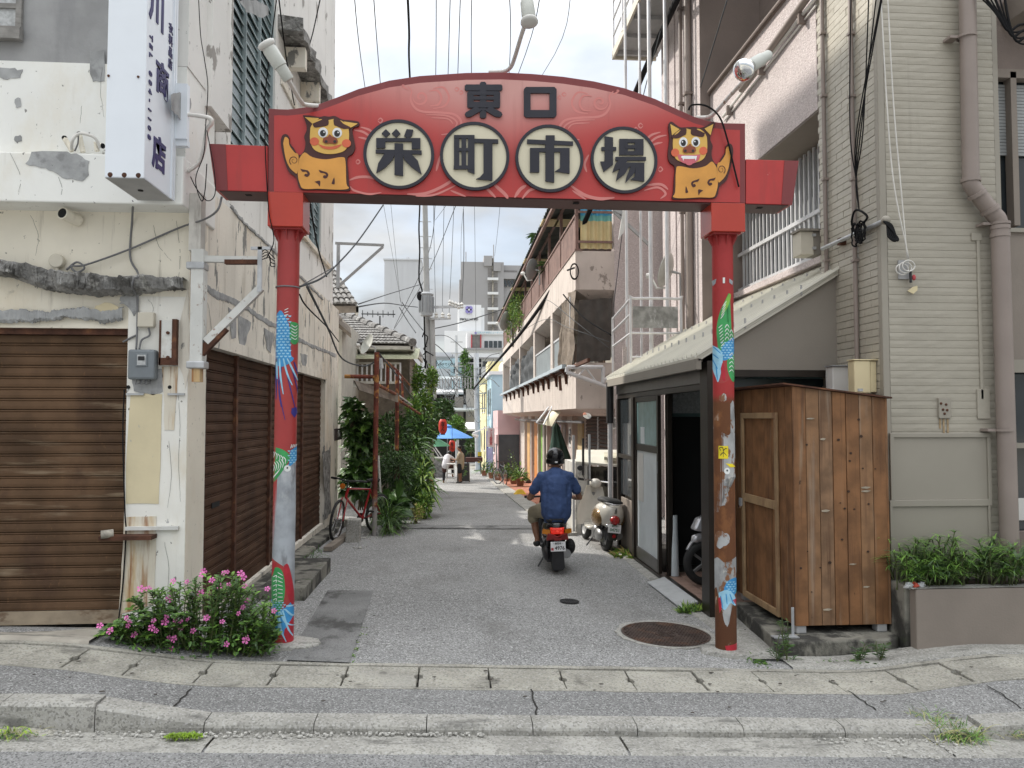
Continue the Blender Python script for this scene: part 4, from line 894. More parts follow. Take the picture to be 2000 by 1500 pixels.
def scales(x0,x1,y0,y1,s,tilt=0):
 out=[]; r_=0; y=y0
 while y<y1:
  x=x0+(s/2 if r_ % 2 else 0)
  while x<x1: out.append([(x-s*.42,y),(x-s*.2,y+s*.38),(x+s*.2,y+s*.38),(x+s*.42,y)]); x+=s
  y+=s*.75; r_+=1
 return out
# left pole
wl([[(520,938),(552,915),(576,895),(578,990),(577,1170),(569,1148),(553,1106),(531,1092),(518,1090),(515,1000)]],'pole_bare','bare_metal',.0008,lpc)
wl([[(541,612),(548,606),(556,618),(564,640),(566,690),(572,700),(560,712),(546,716),(538,700),(540,650)]],'paint_blue','painted_bird',.0012,lpc)
wl([[(565,628),(582,632),(582,660),(574,672),(565,664)],[(530,872),(552,878),(566,892),(560,905),(545,930),(532,942),(530,900)],[(530,1115),(542,1108),(552,1118),(556,1150),(552,1180),(544,1195),(532,1170)],[(541,700),(537,720),(541,730)]],'paint_green','painted_wing',.0014,lpc)
wl([[(566,880),(578,872),(578,900),(562,914)],[(532,1170),(550,1190),(575,1172),(574,1200),(573,1250),(540,1230),(531,1200)],[(531,935),(533,930),(534,965),(530,970)]],'paint_blue','painted_tail',.0013,lpc)
wl([[(554,1105),(562,1104),(571,1148),(573,1190),(562,1168),(556,1140)],[(531,1100),(540,1100),(534,1125),(530,1130)],[(555,1230),(572,1205),(573,1256),(552,1256)]],'paint_crimson','painted_red',.0016,lpc)
wl(strokes([[(543,735),(548,780),(556,820)],[(556,715),(566,760),(575,800)],[(562,700),(574,740),(580,770)],[(541,740),(540,780)],[(550,716),(545,760),(549,795)]],2.2),'paint_navy','painted_plume',.0018,lpc)
wl([[(568,797),(577,795),(579,806),(573,816),(567,807)]]+strokes([[(539,700),(540,760)],[(572,706),(579,728)]],3),'paint_navy','painted_plume',.0018,lpc)
wl(strokes([[(546,700),(548,735),(553,770)],[(553,700),(560,730),(569,752)],[(560,700),(570,722),(579,742)],[(541,706),(542,740)],[(538,1195),(545,1225),(540,1250)],[(548,1195),(556,1215),(572,1226)],[(556,1190),(568,1204),(574,1206)],[(545,1196),(549,1230),(558,1254)],[(552,1192),(560,1225),(570,1246)],[(558,1184),(572,1186)],[(534,1180),(536,1215)]],3.4),'paint_sky','painted_plume',.0022,lpc)
wl(scales(542,566,616,698,7.5)+scales(534,556,1176,1196,6)+scales(563,578,880,905,6),'paint_sky','painted_scales',.0024,lpc)
wl(strokes([[(533+k*5,880+k*3),(537+k*5,886+k*3),(536+k*5,894+k*3)] for k in range(5)]+[[(533+k*4,905-k*2),(537+k*4,912-k*2),(535+k*4,922-k*2)] for k in range(5)]+[[(532+k*3,938-k*4),(538+k*3,928-k*4)] for k in range(4)]
          +[[(535,1128+k*9),(541,1124+k*9),(540,1130+k*9)] for k in range(6)]+[[(543,1118+k*8),(552,1124+k*7)] for k in range(8)]+[[(567,634+k*6),(574,638+k*6),(578,634+k*6)] for k in range(5)]+[[(555,606+k*5),(562,602+k*6)] for k in range(3)]+[[(566+k*3,876-k),(568+k*3,868)] for k in range(4)],1.5),'paint_white','painted_strokes',.0027,lpc)
wl([ell(560,915,6,6.5,14)],'paint_white','round_sticker',.003,lpc); wl([ell(560,914,1.6,2,8)],'ink_black','sticker_print',.0034,lpc)
# right pole: bare grey areas left between the rust
wr_([[(a+uni(-.9,.9),b+uni(-2,2)) for a,b in smoothp(q,5)] for q in [[(1390,846),(1402,838),(1412,856),(1424,848),(1440,852),(1440,925),(1430,930),(1418,938),(1416,958),(1424,972),(1418,984),(1408,990),(1402,1000),(1388,990)],[(1397,1046),(1408,1038),(1424,1048),(1420,1064),(1404,1072),(1398,1064)],[(1388,1100),(1402,1092),(1420,1100),(1442,1090),(1442,1140),(1430,1150),(1428,1190),(1422,1222),(1414,1210),(1410,1160),(1400,1150),(1388,1160)],[(1426,790),(1433,786),(1434,850),(1428,852)],[(1404,774),(1416,770),(1418,782),(1408,784)]]],'pole_bare_rusty','bare_metal',.0006,rpc)
wr_([[(1416,1262),(1440,1258),(1441,1278),(1420,1278)]],'paint_crimson','painted_red',.0007,rpc)
wr_([[(1391,672),(1404,640),(1425,660),(1434,690),(1432,725),(1424,742),(1405,748),(1395,730)]],'pole_paint','painted_red',.0008,rpc)
wr_([[(1423,572),(1427,580),(1421,600),(1416,618),(1424,634),(1432,650),(1431,664),(1422,682),(1406,690),(1402,672),(1400,640),(1406,610),(1415,590)],[(1421,690),(1433,684),(1434,742),(1426,738),(1420,716)],[(1430,1142),(1438,1140),(1439,1158),(1432,1164)]],'paint_green','painted_wing',.0012,rpc)
wr_([[(1420,580),(1425,573),(1427,580),(1420,602),(1408,615)]],'paint_lime','painted_wing_tip',.0016,rpc)
wr_([[(1412,676),(1424,664),(1433,660),(1433,690),(1421,702),(1413,704),(1404,700)],[(1420,1136),(1430,1130),(1438,1132),(1436,1160),(1424,1162),(1414,1152)]],'paint_blue','painted_bird',.0014,rpc)
wr_([[(1391,672),(1408,684),(1412,704),(1404,745),(1398,735),(1391,712)],[(1404,1160),(1420,1152),(1434,1164),(1436,1184),(1426,1178),(1416,1192),(1407,1182)]],'paint_sky','painted_tail',.0016,rpc)
wr_([[(1408,720),(1412,708),(1417,725),(1416,744),(1410,738)],[(1403,1172),(1409,1165),(1410,1190),(1406,1200)],[(1430,1172),(1437,1170),(1437,1184)]],'paint_crimson','painted_red',.0019,rpc)
wr_(strokes([[(1393,690),(1404,700)],[(1392,700),(1402,720)],[(1394,676),(1408,690)],[(1399,715),(1402,742)],[(1408,1165),(1412,1190)],[(1418,1160),(1420,1180)],[(1425,1160),(1432,1180)]],2.2),'paint_blue','painted_plume',.0022,rpc)
wr_(scales(1410,1432,668,700,6.5)+scales(1420,1437,1136,1158,6),'paint_sky','painted_scales',.0022,rpc)
wr_(strokes([[(1404+k*.8,640+k*6),(1411+k*.6,634+k*6)] for k in range(7)]+[[(1408+k,622-k*6),(1415+k,612-k*6)] for k in range(5)]+[[(1416,640+k*8),(1420,634+k*8),(1424,640+k*8)] for k in range(4)]+[[(1425,650+k*8),(1428,644+k*8),(1431,650+k*8)] for k in range(3)]+[[(1424,694+k*8),(1429,690+k*8),(1432,695+k*8)] for k in range(5)],1.4),'paint_white','painted_strokes',.0026,rpc)
wr_([[(1404,871),(1422,871),(1422,896),(1404,896)]],'sticker_yellow','yellow_sticker',.003,rpc)
wr_(strokes([[(1408,880),(1406,875),(1411,874),(1413,880),(1413,893)],[(1413,880),(1417,876),(1420,877)],[(1407,890),(1413,884),(1419,890)]],1.6),'ink_black','sticker_print',.0034,rpc)
wr_([ell(1420,920,5.5,6.5,14)],'paint_white','round_sticker',.003,rpc); wr_([ell(1420,919,1.6,2,8)],'ink_black','sticker_print',.0034,rpc)
wr_([[(1417,905),(1430,906),(1436,912),(1426,913)]],'sticker_yellow','torn_sticker',.003,rpc)
wr_([[(1390,545),(1400,543),(1398,552),(1393,556)],[(1424,544),(1431,548),(1430,556),(1424,552)]],'pole_bare','chipped_spot',.003,rpc); wr_([[(1412,542),(1416,542),(1416,553),(1412,553)]],'paint_white','white_tape',.003,rpc)
# tie wire round the left pole
mb=MB(); z=aY(560,562,PC).z; mb.tube([(lx+.01+(PR+.006)*math.cos(a),PC+(PR+.006)*math.sin(a),z) for a in [i*math.pi/10 for i in range(21)]],.006,6)
mb.tube(catmull([(lx+PR,PC,z),aY(620,540,PC+.1),aY(655,520,PC+.3)],4),.005,6); part(mb,'tie_wire','cable_grey',gate)
# concrete footings
for cx,z0,lab in ((lx+.06,lz,'footing'),(rx+.05,rz_,'footing')):
 mb=MB(); n=22; ring=[(cx+(.27 if math.cos(a)>0 else .3)*math.cos(a)*uni(.9,1.08),PC-.02+.2*math.sin(a)*uni(.9,1.08)) for a in [2*math.pi*i/n for i in range(n)]]
 mb.hexa([V((x,y,gz(x,y)-.05)) for x,y in ring],[V((x*.92+cx*.08,y*.92+PC*.08,gz(x,y)+.03)) for x,y in ring]); part(mb,lab,'kerb_concrete',gate,bevel=.01)
mat('lamp_white',(.62,.61,.58),.5,var=.05)
# three lamps on curved arms
def lamp(pts,y,head,axis,bulb,label,m):
 P_=catmull([aY(a,b,yy) for a,b,yy in pts],8)
 t=thing('gate_lamp',label,'lamp',P_[0],group='lamps on the gate')
 tq((P_,.017,10),'arm',m,t,smooth=True)
 h=aY(*head,y); d=V(axis).normalized()
 mb=MB(); mb.lathe([(.034,-.17),(.04,-.16),(.042,-.07),(.05,-.065),(.052,.06),(.046,.075)],h,18,0,d); part(mb,'socket','lamp_housing',t,smooth=True)
 if bulb: mb=MB(); mb.lathe([(.035,.07),(.055,.095),(.078,.13),(.085,.16),(.078,.19),(.05,.205),(.001,.21)],h,20,0,d); part(mb,'bulb','silver',t,smooth='all')
 else: mb=MB(); mb.lathe([(.045,.075),(.062,.09),(.066,.11),(.05,.12),(.001,.122)],h,18,0,d); part(mb,'bulb','lamp_white',t,smooth='all')
lamp([(664,196,GY+.15),(640,206,GY+.1),(600,205,GY-.1),(587,196,GY-.3),(565,160,GY-.6),(545,130,GY-.8)],GY-.85,(537,113),(-.5,-.3,.75),False,'left gate lamp with a pale socket on a curved white arm','lamp_white')
lamp([(955,141,GY+.15),(985,139,GY+.1),(998,130,GY),(1006,110,GY-.15),(1018,70,GY-.5),(1028,40,GY-.7)],GY-.78,(1031,20),(.08,-.25,-1),False,'centre gate lamp on a curved arm above the arch','lamp_white')
lamp([(1360,230,GY+.15),(1385,228,GY+.1),(1402,214,GY),(1425,188,GY-.2),(1455,155,GY-.5)],GY-.62,(1477,122),(-.75,-.35,-.55),True,'right gate lamp with a silvered bulb on a rusty curved arm','white_steel')
# black wires over the gate
cable([g(540,0,.6),g(525,120,.3),g(517,200,.1),g(518,290,.02),g(522,372,.02),g(526,420,.03),g(535,470,.0),g(520,505,.0)],.0045,'cable_black','thin black wire hanging in front of the left wing of the gate')
cable([g(1345,215,.05),g(1352,205,.06),g(1380,207,.08),g(1405,228,.06),g(1420,270,.05),g(1432,320,.04),g(1443,365,.03)],.008,'cable_black','short black cable hanging over the right end of the gate')
# ------------------------------------------------------------------ right: taupe brick-patterned corner,pink building,annex
XR,CY=3.95,6.77
mat('siding',(.36,.332,.274),.5,var=.05,vs=2,bump=.5,bs=7,bd=.02,spec=.45,layers=[((.28,.245,.19),(1.5,1.5,.5),.55,.8,.5),((.22,.2,.165),(7,7,.5),.62,.8,.4)])
mat('siding_lit_gloss',(.41,.38,.315),.34,var=.05,vs=2,bump=.5,bs=9,bd=.014,spec=.5)  # glossier side bricks, also paler: the brighter light there is put into the colour
mat('taupe',(.235,.2,.17),.7,var=.05,vs=3,bump=.35,bs=60,bd=.006); mat('taupe_pipe',(.26,.215,.19),.42,var=.05,vs=3); mat('taupe_panel',(.3,.275,.23),.45,var=.04,vs=1.5,bump=.1,bs=4)
mat('pink_stucco',(.56,.49,.475),.9,var=.05,vs=1.5,bump=1,bs=55,bd=.02,speck=(60,(.68,.62,.6),(.42,.36,.35),.7),layers=[((.4,.34,.32),(1.2,1.2,.5),.6,.8,.4)])
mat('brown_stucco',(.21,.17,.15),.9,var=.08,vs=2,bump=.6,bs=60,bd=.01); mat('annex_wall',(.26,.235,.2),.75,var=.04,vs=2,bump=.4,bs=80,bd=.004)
cb_=thing('corner_building','taupe corner building with brick patterned siding and a thick downpipe on the right','building',(XR,CY,0))
xe=aY(1958,500,CY).x; ysE=7.95
bq((XR+.01,xe-.01,CY+.012,ysE,-.5,9.5),'core_wall','taupe',cb_)
bq((XR-.006,XR+.06,CY-.006,CY+.06,-.3,9.5),'corner_trim','taupe_panel',cb_,bevel=.008)
mb=MB(); mb.box(xe-.05,xe,CY-.004,CY+.06,3.4,9.5); mb.box(xe-.05,xe,CY-.004,CY+.06,-.3,3.39); part(mb,'edge_trim','taupe_panel',cb_)
# front courses: z measured from the photograph (one every 14.6 px)
dzc=(aY(1800,400,CY).z-aY(1800,400+14.55,CY).z)
def board(mb,w_,h_,d_,crease):   # a pressed metal board with a dished face
 n=9; vs_,fs_=[],[]
 for i in range(n+1):
  for z,q in ((0,.001),(.003,-d_),(h_*.5,-d_-crease*uni(0,.004)),(h_-.0015,-d_*.9),(h_,.001)): vs_.append((w_*i/n,q,z))
 for i in range(n):
  for k in range(4): fs_.append([i*5+k,i*5+k+1,i*5+k+6,i*5+k+5])
 return mb.add(vs_,fs_)
mes=[]
for v in range(6): mes.append(part(board(MB(),xe-XR-.112,dzc-.0006,.002,.9),'siding_board','siding',cb_,local=True))
z=.45; i=0
while z<9.3:
 loc=(.061,.0,z)
 if i<6: mes[i].location=loc
 else: dup(random.choice(mes),cb_,loc)
 z+=dzc; i+=1
# side face bricks,running bond
bw=.242; sm=[]
def brick(mb,w_,h_):
 b_=[(0,.0,.0),(0,-w_,0),(0,-w_,h_),(0,0,h_)]; q=.003
 t_=[(-.011,-q,q),(-.011,-w_+q,q),(-.011-uni(0,.002),-w_+q,h_-q),(-.011,-q,h_-q)]
 return mb.hexa([V(p) for p in b_],[V(p) for p in t_])
sides={}
z=1.55; r_=0; cnt=0
while z<6.6:
 y=CY+.062; first=True
 while y<ysE-.02:
  w_=bw if not (first and r_ % 2) else bw/2
  first=False; w2=min(w_,ysE-y); key=round(w2,2)
  if w2>.03:
   loc=(.01,y+w2-.002-CY,z)
   if key not in sides: o=part(brick(MB(),w2-.001,dzc-.001),'brick','siding_lit_gloss',cb_,local=True); o.location=loc; sides[key]=o
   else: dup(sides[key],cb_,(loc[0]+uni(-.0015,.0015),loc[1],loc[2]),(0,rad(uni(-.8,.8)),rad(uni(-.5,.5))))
   cnt+=1
  y+=w2
 z+=dzc; r_+=1
mb=MB(); mb.box(XR+.001,XR+.02,CY+.06,ysE,-.3,1.55); mb.box(XR+.001,XR+.02,CY+.06,ysE,z,9.5); part(mb,'side_wall','siding_lit_gloss',cb_)
# inset panel low on the front
A,B=aY(1738,846,CY-.02),aY(1938,1130,CY-.02)
bq((A.x,B.x,CY-.016,CY-.008,B.z,A.z),'panel','taupe_panel',cb_)
for (a,b) in (((1738,846),(1938,854)),((1738,977),(1938,988)),((1738,854),(1748,977)),((1928,854),(1938,977)),((1738,988),(1746,1130)),((1930,988),(1938,1130))):
 p,q=aY(*a,CY-.03),aY(*b,CY-.03); bq((p.x,q.x,CY-.035,CY-.017,q.z,p.z),'panel_frame','taupe_panel',cb_,bevel=.004)
for (a,b) in (((1908,462),(1922,780)),((1898,455),(1918,470)),((1909,760),(1935,818))):
 p,q=aY(*a,CY-.02),aY(*b,CY-.02); bq((p.x,q.x,CY-.02-.003*(a[1]==455),CY-.004,q.z,p.z),'cover_strip','siding',cb_,bevel=.004)
t,A,B=boxy('wall_plate','small rusted cover plate with bolts and a rust streak on the taupe siding','cover plate',(1831,777),(1856,817),CY-.008,.02,'taupe_panel',.004)
for x,y in ((1838,788),(1848,790),(1842,800),(1850,801),(1845,808)): mb=MB(); mb.ball(aY(x,y,CY-.03),.013,.01,.012,8,5); part(mb,'bolt','rust_steel',t)
mat('rust_drip',(.33,.24,.14),.6,var=.2,vs=20)
for x in (1836,1843,1851): p=aY(x,818,CY-.0095); bq((p.x-.008,p.x+.008,CY-.0105,CY-.0068,p.z-uni(.08,.16),p.z),'rust_streak','rust_drip',t)
# downpipe
t=thing('downpipe','thick mauve brown downpipe with an elbow on the front of the taupe building','pipe',aY(1968,1000,CY-.12))
yp=CY-.11; K_=[aY(1888,-80,yp),aY(1896,352,yp),aY(1900,366,yp),aY(1938,415,yp),aY(1949,428,yp),aY(1953,445,yp),aY(1972,1075,yp)]
tq(([K_[0],K_[1]],.072,22),'upper_pipe','taupe_pipe',t,smooth=True)
tq((catmull(K_[1:6],5),.072,22),'elbow','taupe_pipe',t,smooth=True)
tq(([K_[5],K_[6]],.078,22),'lower_pipe','taupe_pipe',t,smooth=True)
for a,d in ((K_[1],(0,0,1)),(aY(1908,380,yp),(-.5,0,.8)),(aY(1934,410,yp),(-.5,0,.8)),(K_[5],(0,0,1)),(aY(1953,460,yp),(0,0,1))):
 mb=MB(); mb.lathe([(.07,-.02),(.084,-.018),(.084,.018),(.07,.02)],a,22,0,V(d).normalized(),cap=False); part(mb,'collar','taupe_pipe',t,smooth=True)
for py,px in ((72,1888),(437,1953),(840,1962)):
 p=aY(px,py,yp); mb=MB(); mb.lathe([(.078,-.012),(.086,-.012),(.086,.012),(.078,.012)],p,22,0,(0,0,1),cap=False); mb.box(p.x-.16,p.x-.07,yp,CY,p.z-.012,p.z+.012); part(mb,'bracket','taupe_pipe',t)
# recessed bay to the right of the corner: window,wall and shopfront
rb=thing('neighbour_facade','recessed brown facade with dark windows at the right edge','building',(xe+.5,CY+.3,0))
yq=CY+.22
mb=MB(); a,b=aY(1960,440,yq),aY(2100,700,yq); mb.box(xe,xe+2.5,yq,yq+.3,aY(1980,705,yq).z,aY(1980,448,yq).z); part(mb,'wall','brown_stucco',rb)
for a,b in ((aY(1980,135,yq).z,9.5),(-.3,.75)): bq((xe,xe+2.5,yq,yq+.3,a,b),'wall','brown_stucco',rb)
bq((xe,xe+2.5,yq-.03,yq,aY(1980,705,yq).z,aY(1980,456,yq).z),'spandrel','taupe',rb)
mb=MB(); mb.box(xe,xe+2.5,yq-.06,yq,aY(1980,456,yq).z,aY(1980,448,yq).z); mb.box(xe,xe+2.5,yq-.05,yq,aY(1980,728,yq).z,aY(1980,703,yq).z); part(mb,'ledge','taupe_panel',rb)
wt=thing('shop_window','tall dark window beside the thick downpipe, blind half down','window',(xe,yq,3.4))
bq((xe,xe+2.5,yq+.12,yq+.14,aY(1980,440,yq).z,aY(1980,135,yq).z),'pane','glass_dark',wt)
mb=MB(); p=aY(1962,150,yq); mb.box(xe+.02,xe+.06,yq,yq+.1,aY(1980,440,yq).z,aY(1980,140,yq).z); mb.box(xe+.3,xe+.36,yq,yq+.1,aY(1980,440,yq).z,aY(1980,140,yq).z); mb.box(xe,xe+2,yq,yq+.1,aY(1980,152,yq).z,aY(1980,135,yq).z); part(mb,'frame','taupe',wt)
mb=MB(); z0,z1=aY(1980,298,yq).z,aY(1980,158,yq).z
for k in range(22): zz=z0+(z1-z0)*k/22; mb.box(xe+.06,xe+1.5,yq+.08,yq+.1,zz,zz+(z1-z0)/26)
mat('blind',(.3,.31,.31),.6); stuff(part(mb,'blind','blind',wt))
wt=thing('shop_window','low dark shopfront glass behind the planter at the right edge','window',(xe,yq,.8))
bq((xe,xe+2.5,yq+.1,yq+.12,.75,aY(1980,725,yq).z),'pane','glass_dark',wt)
mb=MB(); mb.box(xe+.0,xe+.05,yq,yq+.09,.75,aY(1980,725,yq).z); mb.box(xe,xe+2,yq,yq+.09,1.55,1.6); part(mb,'frame','taupe_panel',wt)
mb=MB(); a,b=aY(1982,975,yq),aY(2030,1018,yq); mb.box(a.x,b.x,yq+.08,yq+.095,b.z,a.z); part(mb,'notice','lamp_white',wt)
mb=MB(); p=aY(1972,20,CY+.1); mb.box(p.x,p.x+2,CY-.15,CY+.3,p.z-.1,p.z+.12); part(mb,'canopy','taupe',rb)
# planter
PX,PY0=aY(1790,1200,6.22).x,6.22
zt=aY(1850,1150,PY0).z
pl=thing('planter_wall','low brown rendered planter wall in front of the taupe building','planter',(PX,PY0,0))
bq((PX,PX+3.2,PY0,PY0+.1,-.6,zt),'front_wall','taupe',pl,bevel=.01)
bq((PX-.03,PX+.06,PY0+.11,CY-.01,-.6,zt+.01),'side_wall','mossy_concrete',pl,bevel=.015)
mb=MB(); mb.sheet(frange(PX-.03,PX+3.2,14),[PY0-.004,PY0+.06,PY0+.115],lambda x,y: (x,y,zt+.006+.008*mnoise.noise((x*6,y*6,0)))); part(mb,'coping','kerb_concrete',pl)
mat('soil',(.06,.045,.03),.95,var=.3,vs=20,bump=.5); bq((PX+.05,PX+3.2,PY0+.1,CY-.01,0,zt-.06),'soil','soil',pl)
t=thing('crumpled_wrapper','crumpled white and red wrapper lying on the planter corner','litter',aY(1783,1142,PY0+.1))
mat('foil',(.55,.56,.57),.35,var=.2,vs=30); mat('foil_red',(.5,.08,.05),.5)
for m_,o_ in (('foil',0),('foil_red',.05),('foil',.1)):
 mb=MB(); c=aY(1776,1144,PY0+.08)+V((o_,0,0)); mb.ball(c,.045,.03,.025,9,6); mb.v=[p+V((uni(-.012,.012),uni(-.012,.012),uni(-.008,.012))) for p in mb.v]; part(mb,'crumple',m_,t)
# concrete platform under the shed
mb=MB(); pz=-.03
pts=[(2.72,6.29),(2.86,7.7),(PX-.04,7.7),(PX-.04,6.42),(PX-.12,6.33)]
mb.hexa([V((x,y,-.6)) for x,y in pts],[V((x,y,pz)) for x,y in pts]); solo(mb,'concrete_platform','mossy_concrete','mossy raised concrete platform under the wooden shed','platform',bevel=.015)
mb=MB(); mb.sheet(frange(2.7,6,30),[5.995,6.0,6.1,6.3],lambda x,y: (x,y+.01*mnoise.noise((x*3,0,0)),gz(x,6.0)-(.09 if y<5.999 else 0)+.012+.006*mnoise.noise((x*3,y*3,0)))); struct(part(mb,'concrete_strip','kerb_concrete',smooth='all'))
mb=MB(); mb.sheet([2.45,2.455,2.6,2.9],frange(6.2,12,30),lambda x,y: (x+.03*mnoise.noise((0,y*3,0)),y,gz(x,y)+.014-(.08 if x<2.452 else 0)+.008*mnoise.noise((x*3,y*3,0)))); struct(part(mb,'concrete_strip','kerb_concrete',smooth='all'))

# ------------------------------------------------------------------ wooden shed
SX0,SX1,SY0,SY1=2.965,aY(1733,1000,6.53).x,6.53,7.9
mat('shed_wood',(.195,.093,.04),.7,var=.3,vs=4,bump=.3,bs=30,bd=.004,gen=True,spec=.35,
 layers=[((.08,.038,.019),(18,18,.8),.5,.7,.75),((.3,.22,.15),(10,10,.9),.57,.75,.6),((.05,.025,.013),(11,11,5),.67,.72,.85)])
mat('shed_wood_pale',(.205,.11,.053),.66,var=.3,vs=4,bump=.3,bs=30,bd=.004,gen=True,layers=[((.14,.07,.035),(18,18,.8),.5,.7,.8),((.3,.23,.17),(10,10,.7),.52,.72,.65),((.05,.025,.013),(11,11,5),.67,.72,.85)])
mat('shed_wood_grey',(.205,.118,.064),.7,var=.3,vs=5,bump=.4,bs=30,bd=.004,gen=True,layers=[((.1,.05,.025),(20,20,.7),.48,.66,.8),((.32,.26,.2),(12,12,.6),.5,.68,.7),((.4,.36,.3),(5,5,7),.66,.7,.7)])
mat('shed_wood_dark',(.13,.058,.027),.66,var=.3,vs=4,bump=.3,bs=30,bd=.004,gen=True,layers=[((.06,.028,.014),(18,18,.8),.5,.7,.8),((.26,.17,.1),(10,10,.9),.6,.75,.6)])
mat('frame_wood',(.33,.22,.12),.6,var=.2,vs=5,bump=.25,bs=30,bd=.003,layers=[((.2,.11,.06),(10,10,3),.5,.7,.8)])
sh=thing('wooden_shed','tall reddish brown plank shed on small feet beside the right gate pole','shed',(SX0,SY0,pz))
zb1,ztl,ztr=aY(1640,1221,SY0).z,aY(1548,754,SY0).z,aY(1727,778,SY0).z
xb=[SX0+(SX1-SX0)*k/7 for k in range(8)]
def zt_(x): return ztl+(ztr-ztl)*(x-SX0)/(SX1-SX0)
for k in range(7):
 a,b=xb[k]+.0025,xb[k+1]-.0025; d=uni(-.004,.003)
 mb=MB(); mb.hexa([V((a,SY0+d,zb1)),V((b,SY0+d,zb1)),V((b,SY0+.022,zb1)),V((a,SY0+.022,zb1))],[V((a,SY0+d,zt_(a))),V((b,SY0+d,zt_(b))),V((b,SY0+.022,zt_(b))),V((a,SY0+.022,zt_(a)))])
 for v in range(8): mb.v[v].x+=0
 o=part(mb,'plank',('shed_wood','shed_wood_pale','shed_wood_grey','shed_wood','shed_wood','shed_wood_pale','shed_wood')[k],sh,bevel=.003)
 off=V((uni(-.3,.3),0,uni(-2,2)))      # own grain for every plank
 o.data.transform(Matrix.Translation(-off)); o.location=off
mat('knot',(.04,.02,.012),.8)
mb=MB()
for _ in range(20):
 x,z=uni(SX0+.03,SX1-.03),uni(zb1+.05,ztr-.05); r=uni(.005,.013); mb.prism([V((x+r*1.2*math.cos(a),SY0-.0065,z+r*math.sin(a))) for a in [i*math.pi/4 for i in range(8)]],(0,.004,0))
stuff(part(mb,'knots','knot',sh))
mat('scuff',(.34,.29,.22),.8,var=.2,vs=30); mb=MB()
for _ in range(8):
 k=random.choice((1,2,2,4,5)); x0=xb[k]+.008; z=uni(zb1+.1,ztr-.1); w_=(xb[k+1]-xb[k])*uni(.3,.85); h=uni(.004,.012); mb.prism([V((x0,SY0-.0065,z)),V((x0+w_*.6,SY0-.0065,z-h*.4)),V((x0+w_,SY0-.0065,z+h)),V((x0+w_*.5,SY0-.0065,z+h*1.6)),V((x0,SY0-.0065,z+h))],(0,.004,0))
stuff(part(mb,'scuffs','scuff',sh))
def zs2(y): return ztl+.0+(.02 if y>SY0+.2 else 0)
yb2=[SY0+(SY1-SY0)*k/9 for k in range(10)]
for k in range(9):
 a,b=yb2[k]+.0025,yb2[k+1]-.0025; d=uni(-.004,.003); z1=zt_(SX0)-.0
 mb=MB(); mb.box(SX0+d,SX0+.022,a+(.023 if k==0 else 0),b,zb1,z1); o=part(mb,'plank','shed_wood',sh,bevel=.003)
 off=V((0,uni(-.3,.3),uni(-2,2))); o.data.transform(Matrix.Translation(-off)); o.location=off
bq((SX0+.024,SX1,SY0+.03,SY1,zb1+.01,ztr-.02),'carcass','shed_wood',sh)
bq((SX1-.001,SX1+.018,SY0+.002,SY1,zb1,ztr),'side_board','shed_wood',sh)
rz0=.02
mb=MB(); rp=[V((SX0-.09,SY0-.03,zt_(SX0-.09)+.004)),V((SX1+.05,SY0-.03,zt_(SX1+.05)+.004)),V((SX1+.05,SY1+.1,zt_(SX1+.05)+.004)),V((SX0-.09,SY1+.1,zt_(SX0-.09)+.004))]; mb.prism(rp,(0,0,.014)); part(mb,'roof','rust_steel',sh)
def yz(px,py): return aX(px,py,SX0-.012)
dr=[aX(px,1000,SX0-.01).y for px in (1451,1521)]; dzs=[yz(1520,1208).z+.02,yz(1500,806).z]; zm_=yz(1490,980).z
for nm,(y0,y1,z0,z1) in (('frame_stile',(dr[0]-.06,dr[0],dzs[0],dzs[1])),('frame_stile',(dr[1],dr[1]+.055,dzs[0],dzs[1])),('frame_rail',(dr[1]+.056,dr[0]-.061,dzs[1]-.055,dzs[1])),('frame_rail',(dr[1]+.056,dr[0]-.061,dzs[0],dzs[0]+.06)),('frame_rail',(dr[1]+.056,dr[0]-.061,zm_-.04,zm_+.04))):
 bq((SX0-.026,SX0-.005,min(y0,y1),max(y0,y1),z0,z1),nm,'frame_wood',sh,bevel=.003)
mb=MB(); p=yz(1451,980); mb.box(SX0-.045,SX0-.027,p.y-.03,p.y+.03,p.z-.04,p.z+.04); part(mb,'latch','galvanised',sh,bevel=.003)
tq(([p+V((-.03,0,-.04)),p+V((-.04,0,-.06))],.014,8),'padlock','silver',sh)
for x in (SX0+.06,SX1-.06):
 for y in (SY0+.06,SY1-.1): bq((x-.045,x+.045,y-.05,y+.05,pz,zb1+.008),'foot','sign_grey',sh,bevel=.008)
t=thing('angle_iron','small upright galvanised angle iron by the corner of the shed','angle iron',aY(1548,1240,SY0-.03)); p=aY(1549,1240,SY0-.04)
mb=MB(); mb.box(p.x-.012,p.x+.012,p.y,p.y+.006,pz,pz+.24); mb.box(p.x-.2,p.x+.02,p.y-.08,p.y-.001,pz,pz+.008); part(mb,'angle','galvanised',t)

